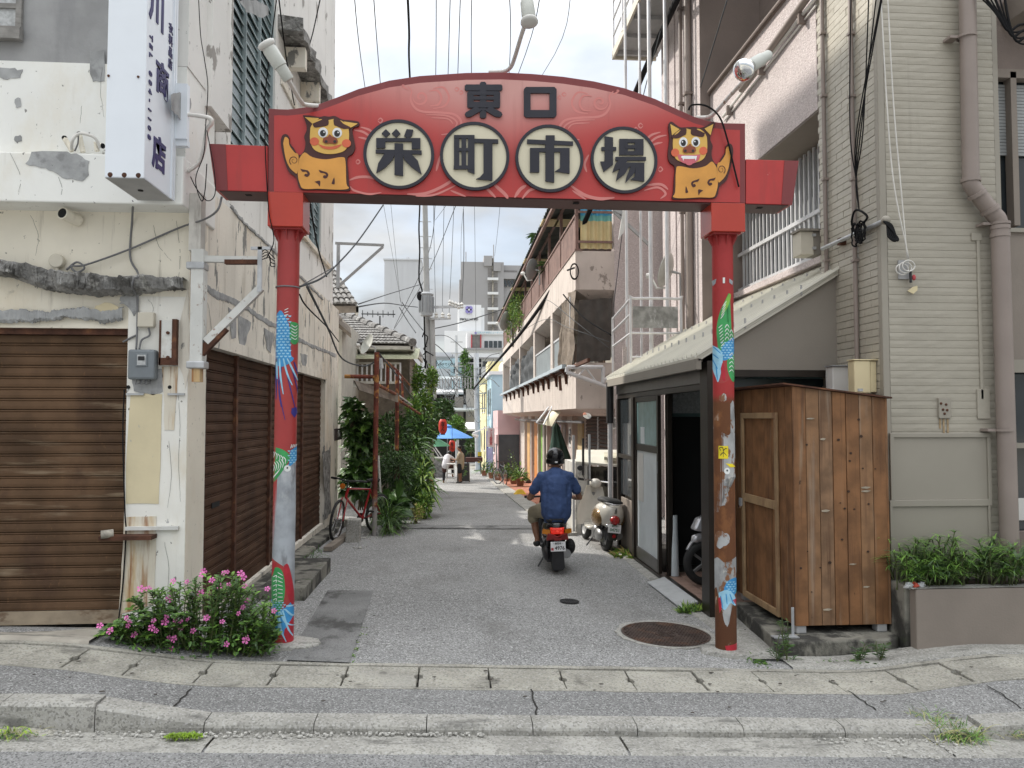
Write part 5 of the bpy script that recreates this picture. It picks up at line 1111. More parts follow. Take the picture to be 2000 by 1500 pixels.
# ------------------------------------------------------------------ pink building behind
pb=thing('pink_building','pinkish stucco three storey building with a barred window behind the annex','building',(XR+.2,10,0))
XB,RY,XW=4.48,11.4,3.79
zO=5.2; zS=6.82
bq((XR,XR+.3,ysE+.005,RY,zO,zS),'parapet','pink_stucco',pb)
bq((XR-.03,XR+.33,ysE+.005,RY,zS,zS+.05),'parapet_cap','brown_stucco',pb)
mb=MB(); mb.box(XR+.01,9,ysE+.006,RY,zO-.02,zO-.002); mb.box(XR+.3,9,ysE+.006,RY,zO-.001,zO+.12); part(mb,'soffit','taupe',pb)
bq((XB,9,ysE+.01,RY,-.5,3.75),'lower_wall','pink_stucco',pb)
bq((4.75,9,ysE+.01,RY,zO,10),'balcony_back','brown_stucco',pb)
bq((XW+.004,9,RY,RY+.3,-.5,10.5),'return_wall','brown_stucco',pb)  # camera-facing side of the pink building: its shade is put into the brown colour
yF=aX(1300,500,XW).y
bq((XW,9,RY+.002,12.4,-.5,10.5),'wing_wall','pink_stucco',pb)
bq((XW+.12,9,12.4,14.0,-.5,10.5),'wing_wall','pink_stucco',pb)
for y in (12.7,13.1,13.5): bq((XW+.1,XW+.121,y,y+.02,2.5,10.5),'joint_rib','pink_stucco',pb)
bq((XW+.1,XW+.125,13.3,13.7,6.3,7.2),'small_opening','glass_dark',pb)
bq((4.6,9,14.0,16.4,-.5,10.5),'rear_wing','pink_stucco',pb)
# upper window in the recess
wt=thing('recess_window','tall upstairs window in the recess above the pink parapet','window',(4.74,9,zS+.4))
bq((4.71,4.735,8.2,10.1,zO+.3,9.5),'pane','louvre_glass',wt)
mb=MB(); mb.box(4.68,4.71,10.05,10.15,zO+.3,9.5); mb.box(4.68,4.71,9.3,9.38,zO+.3,9.5); mb.box(4.68,4.71,8.2,8.28,zO+.3,9.5); part(mb,'frame','louvre_frame',wt)
# barred window
bw_=thing('barred_window','long window behind upright white bars above the annex roof','window',(XB-.05,9,3.5))
mat('bar_white',(.6,.6,.61),.4,metal=.3,var=.08,vs=5)
bq((XB+.04,XB+.06,ysE+.02,RY-.01,3.75,zO-.03),'pane','glass_dark',bw_)
bq((XB+.01,XB+.03,ysE+.02,ysE+1.9,3.75,zO-.03),'blind_panel','blind',bw_)
ys_=[]; y=ysE+.1; pr_=None
while y<RY-.05:
 if pr_ is None: mb=MB(); mb.box(-.014,.014,-.014,.014,.25,zO-3.56); pr_=part(mb,'bar','bar_white',bw_,local=True); pr_.location=(-.04,y-9,0)
 else: dup(pr_,bw_,(-.04,y-9,0))
 y+=.128
for z in (aX(1530,452,XB-.1).z,3.78):
 bq((XB-.13,XB-.1,ysE+.02,RY-.01,z-.025,z+.025),'rail','bar_white',bw_)
bq((XB-.2,XB+.02,ysE+.02,RY-.01,3.66,3.74),'sill','pink_stucco',pb)
# pipes on parapet and wing
t=thing('parapet_pipe','brown drain pipe clipped along the pink parapet with a white cable','pipe',(XR-.08,9,6.35))
mb=MB(); a,b=aX(1448,175,XR-.08),aX(1580,-10,XR-.08); mb.tube([a,b+(b-a)*.3],.045,14); part(mb,'pipe','taupe_pipe',t,smooth=True)
mb=MB(); a,b=aX(1412,228,XR-.04),aX(1590,0,XR-.04); mb.tube([a,b+(b-a)*.2],.02,8); mb.tube([a+V((.02,0,-.06)),b+V((.02,0,-.06))],.012,8); part(mb,'cable','cable_white',t)
mb=MB()
for k in (.1,.5,.9): p=a.lerp(b,k); mb.box(XR-.09,XR-.001,p.y-.02,p.y+.02,p.z-.1,p.z+.03)
stuff(part(mb,'clip','brown_stucco',t))
t=thing('upper_drain','thin brown pipe along the sill of the pink parapet','pipe',(XR-.02,9.5,zS)); tq(([(XR-.05,ysE+.1,zS+.02),(XR-.05,RY-.05,zS+.02)],.02,8),'pipe','taupe_pipe',t)
for px,r,lab in ((1345,.055,'thick brown downpipe on the pink wing above the red gate'),(1331,.03,'thin brown downpipe left of the thick one on the pink wing')):
 p=aX(px,300,XW-.06); t=thing('downpipe',lab,'pipe',(p.x,p.y,2.4)); tq(([(p.x,p.y,2.4),(p.x,p.y,10.4)],r,14),'pipe','taupe_pipe',t,smooth=True)
 for z in (3.2,5.2,7.0,8.6): bq((p.x-r-.01,XW,p.y-r-.012,p.y+r+.012,z-.02,z+.02),'clamp','brown_stucco',t)
# fire escape: posts,landing with rails,upper platform
fe=thing('fire_escape','white pipe fire escape landing with a patched grey panel on the pink building','fire escape',(3.2,12.4,2.5))
yA,yBk=11.9,12.9
def tb(pts,r=.022,name='post',m='bar_white',par=None): mb=MB(); mb.tube([V(p) for p in pts],r,10); return part(mb,name,m,par or fe,smooth=True)
for px,r in ((1224,.026),(1252,.024),(1271,.034),(1303,.034)):
 p=aY(px,500,yBk if r<.03 else yA+.2); tb([(p.x,p.y,2.3),(p.x,p.y,10.5)],r)
z0,z1=aY(1240,685,yA).z,aY(1240,583,yA).z; c0,c1=aY(1232,600,yA),aY(1330,600,yA); cl=aY(1197,640,yBk+.6)
tb(catmull([(c0.x,yA,z0-.4),(c0.x,yA,z1-.05),(c0.x+.05,yA,z1),(c1.x-.05,yA,z1),(c1.x,yA,z1-.05),(c1.x,yA,z0-.4)],4),.022,'rail')
for z in (z0+.28,z0-.1): tb([(c0.x,yA,z),(c1.x,yA,z)],.018,'rail')
for dz in (0,-.25,-.55): tb([(c0.x,yA,z1+dz),(cl.x,yBk+.6,z1-.12+dz*.9)],.02,'rail')
tb([(cl.x,yBk+.6,z0-.8),(cl.x,yBk+.6,z1-.1)],.022)
mat('patched_panel',(.25,.25,.24),.7,var=.3,vs=9,layers=[((.5,.5,.5),(6,6,3),.5,.6,.7)])
bq((c0.x+.04,c1.x-.04,yA+.03,yA+.045,aY(1280,640,yA).z,aY(1280,598,yA).z),'panel','patched_panel',fe)
bq((c0.x-.1,c1.x,yA+.05,yBk+.5,z0-.45,z0-.4),'landing','taupe_panel',fe)
bq((cl.x+.02,c0.x,yA+.6,yA+.62,z0-.32,z0+.12),'panel','pink_stucco',fe)
up=thing('steel_platform','steel landing seen from below with a white railing, high on the pink building','platform',(3.5,13,8.9))
a,b=aY(1200,109,15),aY(1282,109,15)
bq((a.x,b.x,9.8,15,a.z,a.z+.06),'deck','sign_grey',up)
mb=MB()
for k in range(8): mb.box(a.x+.03,b.x-.03,10+k*.68,10.06+k*.68,a.z-.08,a.z-.002)
stuff(part(mb,'joists','sign_grey',up))
mb=MB(); mb.box(a.x-.04,a.x,9.8,15.02,a.z-.06,a.z+.1); mb.box(a.x-.04,b.x,15.002,15.05,a.z-.06,a.z+.1); part(mb,'edge_beam','pale_plastic',up)
for k in range(7): tb([(a.x-.02,10+k*.83,a.z),(a.x-.02,10+k*.83,a.z+1.1)],.022,'post',par=up)
for dz in (.4,.75,1.1): tb([(a.x-.02,9.8,a.z+dz),(a.x-.02,15,a.z+dz)],.02,'rail',par=up)
# meter boxes,conduits and lamp arm on the taupe side face
def side_box(name,label,cat,a,b,x,d,m,bev=.01):
 A,B=aX(*a,x),aX(*b,x); y0,y1=min(A.y,B.y),max(A.y,B.y); t=thing(name,label,cat,(x,(A.y+B.y)/2,min(A.z,B.z)))
 bq((x-d,x,y0,y1,min(A.z,B.z),max(A.z,B.z)),'case',m,t,bevel=bev); return t,y0,y1,min(A.z,B.z),max(A.z,B.z)
t=thing('meter_box','cream meter box standing above the shed roof','meter box',aY(1690,768,CY+.1)); A,B=aY(1668,704,CY+.1),aY(1714,768,CY+.1)
mat('cream_box',(.62,.53,.33),.45,var=.04,vs=4)
bq((A.x,B.x-.06,CY+.1,CY+.22,B.z,A.z),'case','cream_box',t,bevel=.012)
bq((B.x-.058,B.x,CY+.11,CY+.22,B.z+.01,A.z-.005),'case_side','cream_box',t,bevel=.006)
bq((A.x-.01,B.x+.01,CY+.09,CY+.22,A.z+.001,A.z+.012),'lid','cream_box',t,bevel=.004)
mb=MB(); p=aY(1675,762,CY+.1); mb.box(p.x,p.x+.05,CY+.095,CY+.1,p.z-.01,p.z+.015); part(mb,'label_plate','frosted',t)
t=thing('meter_box','pale grey meter box behind the cream one above the shed','meter box',aY(1640,760,CY+.6)); A,B=aY(1626,716,CY+.6),aY(1660,775,CY+.6)
bq((A.x,B.x,CY+.6,CY+.75,B.z-.05,A.z),'case','lamp_white',t,bevel=.01); bq((A.x-.01,B.x+.02,CY+.58,CY+.75,A.z+.002,A.z+.015),'lid','galvanised',t)
mb=MB(); p=aY(1622,770,CY+.6); mb.ball(p,.05,.05,.05,10,7); part(mb,'round_cover','lamp_white',t,smooth=True)
t=thing('switch_box','beige switch box with clasps beside the barred window','switch box',aX(1590,490,XR-.05)); A,B=aY(1563,446,8.0),aY(1608,498,8.0)
bq((A.x,A.x+.15,8.0,8.2,B.z,A.z-.03),'case','pale_plastic',t,bevel=.008)
bq((A.x+.152,A.x+.24,8.0,8.2,B.z,A.z-.03),'case_side','annex_wall',t,bevel=.006)
bq((A.x-.02,A.x+.26,7.97,8.2,A.z-.028,A.z-.005),'lid','annex_wall',t)
for z in (.25,.75): zz=B.z+(A.z-B.z)*z; bq((A.x+.13,A.x+.17,7.985,8.0,zz-.015,zz+.015),'clasp','galvanised',t)
for px,lab in ((1612,'taupe conduit at the far edge of the brick patterned side wall'),(1668,'taupe conduit in the middle of the brick patterned side wall')):
 p=aX(px,400,XR-.03); zl=aX(px,715 if px<1640 else 708,XR-.03).z; t=thing('conduit',lab,'pipe',(p.x,p.y,zl)); tq(([(p.x,p.y,zl),(p.x,p.y,9.4)],.022,10),'pipe','taupe_pipe',t,smooth=True)
 for py in (60,185,350,510,705): z=aX(px,py,XR-.03).z; bq((p.x-.03,XR,p.y-.03,p.y+.03,z-.012,z+.012),'clip','taupe_pipe',t)
t=thing('pole_arm','short steel arm with a round end cap and coiled cables on the taupe corner','cable arm',aX(1610,484,XR-.08))
a,b=aX(1606,486,XR-.08),aX(1732,428,XR-.12); b=aY(1730,430,CY-.1)
tq(([a,b],.022,12),'arm','galvanised',t,smooth=True)
mb=MB(); mb.ball(b,.042,.042,.042,12,8); part(mb,'end_cap','taupe_panel',t,smooth=True)
mb=MB(); p=a.lerp(b,.3); mb.box(p.x-.01,XR,p.y-.03,p.y+.03,p.z-.04,p.z+.03); part(mb,'bracket','rust_steel',t)
for k in range(5):
 c=a.lerp(b,.6+.03*k); mb=MB(); rr_=uni(.06,.12); mb.tube([c+V((uni(-.01,.01)-.05,rr_*.5*math.cos(q)-.03,rr_*math.sin(q)-.03)) for q in [i*math.pi/9 for i in range(19)]],.008,6); part(mb,'cable_coil','cable_black',t,smooth='all')
for k in range(4):
 mb=MB(); q=[a.lerp(b,.75),a.lerp(b,.95)+V((0,-.05,-.02)),aY(1735+k*5,462+k*2,CY-.16),aY(1750+k,470-k*2,CY-.16),aY(1742-k*3,440,CY-.15),aY(1725,432,CY-.14)]; mb.tube(catmull(q,6),.0085,6); part(mb,'cable_loop','cable_black',t,smooth='all')
mb=MB(); c=a.lerp(b,.55); mb.tube(catmull([c,c+V((-.03,0,.12)),aX(1672,410,XR-.08),aX(1694,424,XR-.1),c+V((0,-.05,.05))],6),.011,6); part(mb,'cable_coil','cable_black',t,smooth='all')
for k,(px,py) in enumerate(((1662,-10),(1697,-10),(1712,-10),(1724,-10),(1726,-30))):
 m_=aX(1660 if k==0 else 1690-k*4,250,XR-.1-.02*k)
 cable([aX(px,py,XR-.15-.04*k),m_,aX(1672,350,XR-.09),aX(1678,410,XR-.08)],.006,'cable_black','thin black cable down the brick patterned side wall, '+('leftmost of five','second of five from the left','middle one of five','second of five from the right','rightmost of five')[k],group='cables down the side wall')
t=thing('cable_hook','coil of white cord with a red and cream tag hanging on the taupe front','cord',aY(1772,520,CY))
for px0,px1 in ((1720,1775),(1733,1772)):
 tq((catmull([aY(px0,-20,CY-.25),aY(px0+12,200,CY-.2),aY(px0+26,360,CY-.14),aY(px1,505,CY-.06)],6),.006,6),'cord','cable_white',t,smooth='all')
for k in range(3):
 c=aY(1762+5*k,526-3*k,CY-.05); tq(([c+V((.06*math.cos(q),-.01*k,.05*math.sin(q))) for q in [i*math.pi/9 for i in range(19)]],.006,6),'cord_coil','cable_white',t,smooth='all')
A,B=aY(1755,508,CY-.02),aY(1776,545,CY-.02); bq((A.x,B.x,CY-.02,CY-.004,B.z,A.z),'hook_plate','sign_grey',t)
mb=MB(); p=aY(1780,548,CY-.05); mb.tube([aY(1778,528,CY-.05),aY(1779,552,CY-.05)],.012,8); part(mb,'plug','black_plastic',t)
mb=MB(); p=aY(1785,542,CY-.05); mb.ball(p,.018,.015,.028,9,6); part(mb,'red_tag','ink_red',t)
mb=MB(); mb.prism([aY(a,b,CY-.05) for a,b in ((1773,568),(1784,560),(1792,558),(1792,567),(1784,574))],(0,.01,0)); part(mb,'cream_tag','cream_box',t)
t=thing('cable_bundle','loop of black cables at the top right corner','cables',aY(1970,40,CY-.2))
for k in range(6):
 tq((catmull([aY(1900+k*12,-20,CY-.2),aY(1940+k*6,20+k*4,CY-.25),aY(1965+k*4,55+k*5,CY-.25),aY(1990+k*3,62+k*6-(k % 2)*20,CY-.25),aY(2030,40+k*7,CY-.2)],6),.012 if k % 2 else .008,6),'cable','cable_black',t,smooth='all')

# ------------------------------------------------------------------ annex with sliding door
AX,AY0,AY1=2.6,7.62,12.0
mat('roof_cream',(.6,.58,.5),.5,var=.05,vs=3,layers=[((.4,.37,.3),(2,2,2),.6,.8,.5)]); mat('bronze',(.034,.027,.022),.38,metal=.4,var=.12,vs=5); mat('bronze_light',(.16,.15,.145),.35,metal=.4,var=.1,vs=5)
mat('teal_wall',(.13,.2,.2),.6,var=.06,vs=3); mat('dark_inside',(.02,.02,.02),.9); mat('frost_top',(.2,.31,.31),.25,var=.15,vs=4,layers=[((.33,.43,.42),(3,3,1),.5,.7,.6)]); mat('frost_low',(.58,.63,.65),.35,var=.06,vs=4)
mat('floor_tile',(.3,.2,.16),.55,var=.12,vs=6)
an=thing('annex','lean-to annex with a pale ribbed sloping roof and bronze door frame beside the shed','annex',(AX,AY0,0))
ze,zr,XA=2.49,3.64,4.44
# roof sheet with raised ribs
n=int((AY1-AY0+.2)/.16); yr=frange(AY0-.06,AY1+.15,n)
mb=MB(); mb.prism([V((AX-.14,yr[0],ze-.05)),V((AX-.14,yr[-1],ze-.05)),V((XA,yr[-1],zr)),V((XA,yr[0],zr))],(0,0,.025)); part(mb,'roof_sheet','roof_cream',an)
rib=None
for y in yr:
 if rib is None: mb=MB(); mb.hexa([V((AX-.15,-.02,ze-.025)),V((AX-.15,.02,ze-.025)),V((XA,.02,zr+.025)),V((XA,-.02,zr+.025))],[V((AX-.15,-.012,ze+.005)),V((AX-.15,.012,ze+.005)),V((XA,.012,zr+.055)),V((XA,-.012,zr+.055))]); mb.v=[p-V((AX,0,0)) for p in mb.v]; rib=part(mb,'roof_rib','roof_cream',an,local=True); rib.location=(0,y-AY0,0)
 else: dup(rib,an,(0,y-AY0,0))
bm_=MB()
for y in yr[::2]:
 for f_ in (.25,.55,.82): x=AX-.14+(XA-AX+.14)*f_; bm_.box(x-.008,x+.008,y-.008,y+.008,ze+(zr-ze)*f_-.03,ze+(zr-ze)*f_+.075)
stuff(part(bm_,'roof_bolts','sign_grey',an))
bq((AX-.15,AX-.1,AY0-.05,AY1+.14,ze-.16,ze-.052),'eave_fascia','annex_wall',an)
zrf=lambda x: ze-.05+(zr-ze+.05)*(x-AX+.14)/(XA-AX+.14)
mb=MB(); mb.prism([V((AX+.1,AY0,2.33)),V((XA-.12,AY0,2.33)),V((XA-.12,AY0,zrf(XA-.12)-.004)),V((AX+.1,AY0,zrf(AX+.1)-.004))],(0,.06,0)); part(mb,'gable_panel','annex_wall',an)
mb=MB(); mb.prism([V((AX-.13,AY0-.05,zrf(AX-.13)-.035)),V((XA-.1,AY0-.05,zrf(XA-.1)-.035)),V((XA-.1,AY0-.05,zrf(XA-.1)-.002)),V((AX-.13,AY0-.05,zrf(AX-.13)-.002))],(0,.049,0)); part(mb,'verge','roof_cream',an)
bq((AX+.1,XA-.12,AY0-.01,AY0+.07,2.26,2.328),'lintel_bar','bronze',an)
bq((AX+.12,XA-.13,AY0+.4,AY0+.42,0,2.26),'side_glass','louvre_glass',an)
# frame
zf=gz(AX,AY0)+.03
def fr(name,x0,x1,y0,y1,z0,z1,m='bronze',b=.004): mb=MB(); mb.box(x0,x1,y0,y1,z0,z1); return part(mb,name,m,an,bevel=b)
yp0,yp1=AY0-.0,aX(1375,900,AX).y
fr('corner_post',AX-.03,AX+.14,AY0-.02,yp1+.02,-.3,2.42)
fr('head_beam',AX-.02,AX+.1,yp1+.021,AY1,2.2,2.37,'bronze_light')
fr('head_rail',AX-.005,AX+.09,yp1+.022,AY1,2.13,2.198)
fr('sill_track',AX-.02,AX+.1,yp1+.022,AY1,-.25,zf+.0)
fr('far_post',AX-.02,AX+.09,AY1-.1,AY1,zf,2.13); fr('middle_post',AX-.025,AX+.09,10.86,10.98,zf,2.13)
fr('side_panel',AX+.02,AX+.05,10.981,AY1-.101,zf,zf+.75,'taupe'); fr('side_pane',AX+.02,AX+.04,10.981,AY1-.101,zf+.8,2.13,'glass_dark'); fr('side_rail',AX-.015,AX+.07,10.981,AY1-.101,1.22,1.28)
dy0,dy1=9.62,10.84
dd=thing('sliding_door','bronze framed sliding door with frosted glass, pushed open','door',(AX,dy0,zf))
def dp(name,y0,y1,z0,z1,m='bronze',x0=AX+.0,x1=AX+.045): mb=MB(); mb.box(x0,x1,y0,y1,z0,z1); return part(mb,name,m,dd,bevel=.003)
zmr=aX(1262,875,AX).z
dp('stile',dy0,dy0+.07,zf+.01,2.125); dp('stile',dy1-.06,dy1,zf+.01,2.125); dp('top_rail',dy0+.071,dy1-.061,2.06,2.125); dp('mid_rail',dy0+.071,dy1-.061,zmr-.05,zmr+.04); dp('bottom_rail',dy0+.071,dy1-.061,zf+.01,zf+.17,'bronze_light')
dp('upper_pane',dy0+.07,dy1-.06,zmr+.041,2.059,'frost_top',AX+.014,AX+.022); dp('lower_pane',dy0+.07,dy1-.06,zf+.171,zmr-.051,'frost_low',AX+.014,AX+.022)
dp('taped_paper',dy1-.42,dy1-.1,zmr-.75,zmr-.08,'lamp_white',AX+.009,AX+.0135); dp('taped_paper',dy1-.5,dy1-.28,zmr+.05,zmr+.28,'frost_low',AX+.009,AX+.0135)
bq((AX-.012,AX-.001,dy0+.02,dy0+.05,zmr-.3,zmr-.15),'lock','galvanised',dd)
fr('inner_post',AX+.1,AX+.16,dy0-.1,dy0+.0,zf,2.13)
# interior
mb=MB(); mb.box(4.0,4.05,AY0+.45,AY1,-.2,3.2); mb.box(AX+.3,4.0,10.3,10.35,-.2,2.6); part(mb,'inner_wall','teal_wall',an)
bq((AX+.12,XA,AY0+.1,AY1,2.38,2.4),'ceiling','frosted',an)
bq((AX+.35,AX+.85,10.26,10.29,zf,1.85),'inner_doorway','dark_inside',an)
bq((AX+.38,AX+.82,10.24,10.26,1.9,2.22),'transom_pane','frosted',an)
bq((AX+.3,AX+.36,10.2,10.3,zf,2.3),'inner_post','bronze',an)
bq((AX+1.0,AX+1.12,10.2,10.27,1.05,1.25),'wall_switch','pale_plastic',an); tq(([(AX+1.06,10.27,1.25),(AX+1.06,10.27,2.3)],.015,6),'wall_conduit','teal_wall',an)
bq((AX+.1,XA,AY0+.05,AY1,zf-.1,zf-.012),'floor_slab','joint_dark',an); til=None
for i in range(8):
 for j in range(14):
  loc=(.105+i*.15,.06+j*.15,zf-.012)
  if til is None: mb=MB(); mb.box(.004,.146,.004,.146,0,.01); til=part(mb,'floor_tile','floor_tile',an,local=True); til.location=loc
  else: dup(til,an,loc)
# step plate,drain pipe at the far corner
a,b,c_,d_=gG(1335,1141),gG(1392,1190),gG(1365,1193),gG(1286,1152)
a,b=V((AX-.03,9.2,0)),V((AX-.03,8.1,0)); mb=MB(); qs=[(AX-.02,9.3),(AX-.02,8.0),(AX-.22,7.95),(AX-.24,9.25)]
mat('ramp_plate',(.42,.43,.43),.6,metal=.2,var=.1,vs=6,bump=.6,bs=60); mb.hexa([V((x,y,gz(x,y)+.012+.05*(x>AX-.1))) for x,y in qs],[V((x,y,gz(x,y)+.024+.06*(x>AX-.1))) for x,y in qs]); solo(mb,'ramp_plate','ramp_plate','grey ribbed ramp plate lying at the annex threshold','ramp')
t=thing('annex_drain','dark drain pipe at the far corner of the annex roof','pipe',(AX-.1,AY1+.12,0)); mb=MB(); p=aX(1206,800,AX-.1); mb.tube([(AX-.1,AY1+.1,1.75),(AX-.1,AY1+.1,2.4)],.06,12); part(mb,'wrapped_pipe','black_plastic',t,smooth=True)
tq(([(AX-.1,AY1+.1,gz(AX,AY1)),(AX-.1,AY1+.1,1.75)],.04,12),'pipe','bar_white',t,smooth=True)
# ------------------------------------------------------------------ balcony building along the right of the alley
mat('b_pink',(.54,.475,.43),.88,var=.08,vs=1.5,bump=.5,bs=40,bd=.01,layers=[((.33,.28,.24),(1.5,4,.35),.5,.7,.55),((.24,.2,.17),(7,7,.5),.56,.74,.5),((.17,.14,.12),(5,5,3),.62,.66,.7)])
mat('b_brown',(.2,.12,.1),.6,var=.2,vs=4,layers=[((.32,.22,.18),(3,9,1),.55,.7,.6)]); mat('b_grey',(.3,.33,.34),.5,var=.08,vs=3); mat('corr_yellow',(.6,.5,.27),.5,var=.06,vs=3); mat('corr_blue',(.08,.38,.6),.45); mat('corr_teal',(.16,.42,.38),.45)
mat('tarp_brown',(.2,.16,.125),.6,var=.2,vs=5,bump=.5,bs=9,bd=.03); mat('tarp_net',(.07,.062,.055),.8,var=.2,vs=6); mat('net_dark',(.05,.055,.06),.8,var=.2,vs=5)
mat('gutter_blue',(.4,.46,.5),.5,var=.1,vs=4,layers=[((.25,.12,.06),(4,4,4),.62,.7,.8)]); mat('roof_dark',(.09,.1,.09),.8,var=.2,vs=3)
mat('inside',(.4,.37,.32),.9,var=.2,vs=2); mat('door_brown',(.15,.09,.06),.6); mat('curtain_w',(.55,.53,.48),.8)
BX,BY,BXW=2.66,16.5,3.52; BE=41.0
b1,b2,b3,b4=2.03,3.03,4.63,5.48; SL=0.0
bb=thing('balcony_building','three storey pink concrete building with open balconies along the right of the alley','building',(BX,BY,0))
def bp(name,m,*boxes,**k):
 mb=MB()
 for b in boxes: mb.box(*b)
 return part(mb,name,m,bb,**k)
mb=MB(); mb.hexa([V((BX+.55,BY+.35,b1-.16)),V((9,BY+.35,b1-.16)),V((9,BE,b1-.16)),V((BX+.55,BE,b1-.16))],[V((BX,BY,b1)),V((9,BY,b1)),V((9,BE,b1)),V((BX,BE,b1))]); part(mb,'balcony_slab','b_pink',bb)
bp('balcony_front','b_pink',(BX,BX+.12,BY+.12,BE,b1,b2),(BX,5,BY,BY+.119,b1,b2))
bp('balcony_floor','inside',(BX+.121,5,BY+.12,BE,b2-.4,b2-.35))
mb=MB(); mb.hexa([V((BX+.4,BY+.3,b3-.2)),V((9,BY+.3,b3-.2)),V((9,BE,b3-.2)),V((BX+.4,BE,b3-.2))],[V((BX,BY,b3)),V((9,BY,b3)),V((9,BE,b3)),V((BX,BE,b3))]); part(mb,'balcony_slab','b_pink',bb)
bp('upper_parapet','b_pink',(BX,BX+.12,BY+.12,BE,b3,b4),(BX,5,BY,BY+.119,b3,b4)); bp('parapet_cap','b_brown',(BX-.02,BX+.14,BY-.02,BE,b4,b4+.04))
bp('rear_wall','inside',(BXW+.35,4.0,BY+.12,BE,b2,b3-.2)); bp('rear_wall','b_brown',(BXW+.2,4.0,BY+.12,BE,b4,7.0))
bp('ground_wall','b_pink',(BXW+.06,4.0,BY+.3,BE,-2.5,b1-.16))
bp('end_wall','pink_stucco',(BXW,9,BY-.01,BY+.3,-1,7.5))
yps=[20.4,24.9,30.4,35.4,40.6]; pil=None
for y in yps:
 if pil is None: mb=MB(); mb.box(0,.34,0,.42,b2,b3-.002); pil=part(mb,'pillar','b_pink',bb,local=True); pil.location=(0,y-BY,0)
 else: dup(pil,bb,(0,y-BY,0))
# balcony rails,screens and tarpaulins between the pillars
def corr(mb,p,q,z0,z1,amp,per,ax):   # corrugated sheet between two points
 n=max(4,int((V(q)-V(p)).length/per*6)); vs_=[]; nrm=V(ax)
 for i in range(n+1):
  c=V(p).lerp(V(q),i/n)+nrm*amp*math.sin(i/6*2*math.pi)
  vs_+=[(c.x,c.y,z0),(c.x,c.y,z1)]
 return mb.add(vs_,[[i*2,i*2+2,i*2+3,i*2+1] for i in range(n)])
for a,b in ((20.85,24.85),(18.6,20.35)):
 t=MB(); corr(t,(BX+.05,a,0),(BX+.05,b,0),b2,b2+.78,.015,.14,(1,0,0)); part(t,'balcony_screen','b_grey',bb)
 bp('hand_rail','bar_white',(BX+.02,BX+.08,a,b,b2+.781,b2+.83))
def cloth(name,pts00,m,nu=12,nv=12,wob=.05,lab=None,par=None):
 p00,p10,p11,p01=[V(p) for p in pts00]; nn=(p10-p00).cross(p01-p00).normalized(); vs_=[]
 mb=MB(); mb.sheet(frange(0,1,nu),frange(0,1,nv),lambda u,v: p00.lerp(p10,u).lerp(p01.lerp(p11,u),v)+nn*wob*(math.sin(u*17+v*2)*.6+mnoise.noise((u*4,v*4,wob*90)))); return part(mb,name,m,par or bb,smooth='all',label=lab)
cloth('tarpaulin',[(BX-.06,16.62,b2-.15),(BX-.05,18.0,b2-.1),(BX+.02,17.8,b3+.1),(BX-.02,16.6,b3-.02)],'tarp_brown',wob=.06,lab='brown tarpaulin hanging from the near balcony')
cloth('tarpaulin',[(BX+.0,18.1,b2-.1),(BX-.05,18.7,b2-.1),(BX,18.5,b3-.1),(BX,18.0,b3)],'tarp_brown',wob=.06)
cloth('dark_net',[(BX,BY-.05,b2),(3.42,BY-.05,b2+.05),(3.45,BY-.05,b3-.18),(BX+.06,BY-.05,b3-.25)],'tarp_net',wob=.04,lab='dark netting over the end of the balcony')
for y in (25.4,30.9): cloth('dark_net',[(BX-.03,y+.2,b2),(BX-.03,y+4.2,b2),(BX+.1,y+4.4,b3-.45),(BX+.1,y+.3,b3-.35)],'net_dark',wob=.12)
bp('net_pole','bar_white',(BX-.07,BX-.04,16.9,16.94,b2-.3,b3-.1)); 
for y in (19.3,21.8,23.4,26.6): bp('inner_door','door_brown',(BXW+.32,BXW+.348,y,y+.8,b2-.3,b2+1.1))
for y in (20.6,22.8): bp('inner_panel','curtain_w',(BXW+.31,BXW+.348,y,y+.7,b2+.1,b2+1.1))
# gutter with brackets along the band
bq((BX-.16,BX-.005,BY+1.0,BE,b2-.06,b2+.03),'gutter','gutter_blue',bb)
brk=None
for y in [17.7,19.4,21.0,22.2,23.6,25.0,26.8,28.6,30.5,32.8,35,37.6]:
 if brk is None: mb=MB(); mb.prism([V((-.2,0,b2-.07)),V((0,0,b2-.07)),V((0,0,b2-.42)),V((-.05,0,b2-.42)),V((-.08,0,b2-.2))],(0,.05,0)); brk=part(mb,'gutter_bracket','rust_steel',bb,local=True); brk.location=(-.003,y-BY,0)
 else: dup(brk,bb,(-.003,y-BY,0))
# third floor: brown sheet railing,posts,yellow and blue corrugated screen,roof
mb=MB(); corr(mb,(BX+.04,BY+.1,0),(BX+.04,BE,0),b4+.05,b4+.78,.012,.2,(1,0,0)); part(mb,'railing_sheet','b_brown',bb)
for z in (b4+.8,b4+1.45): bp('hand_rail','b_brown',(BX+.01,BX+.06,BY+.05,BE,z,z+.05))
pst=None
for k in range(11):
 y=BY+.06+k*2.4
 if pst is None: mb=MB(); mb.box(.01,.08,0,.07,b4+.042,7.05); pst=part(mb,'post','b_brown',bb,local=True); pst.location=(0,y-BY,0)
 else: dup(pst,bb,(0,y-BY,0))
xc0,xc1=BX+.12,3.49; z0=b4+.06
mb=MB(); corr(mb,(xc0,BY+.06,0),(xc1,BY+.06,0),z0,z0+.62,.03,.17,(0,1,0)); part(mb,'corrugated_screen','corr_yellow',bb)
mb=MB(); corr(mb,(xc0,BY+.06,0),(xc1,BY+.06,0),z0+.621,z0+.74,.03,.17,(0,1,0)); part(mb,'corrugated_screen','corr_teal',bb)
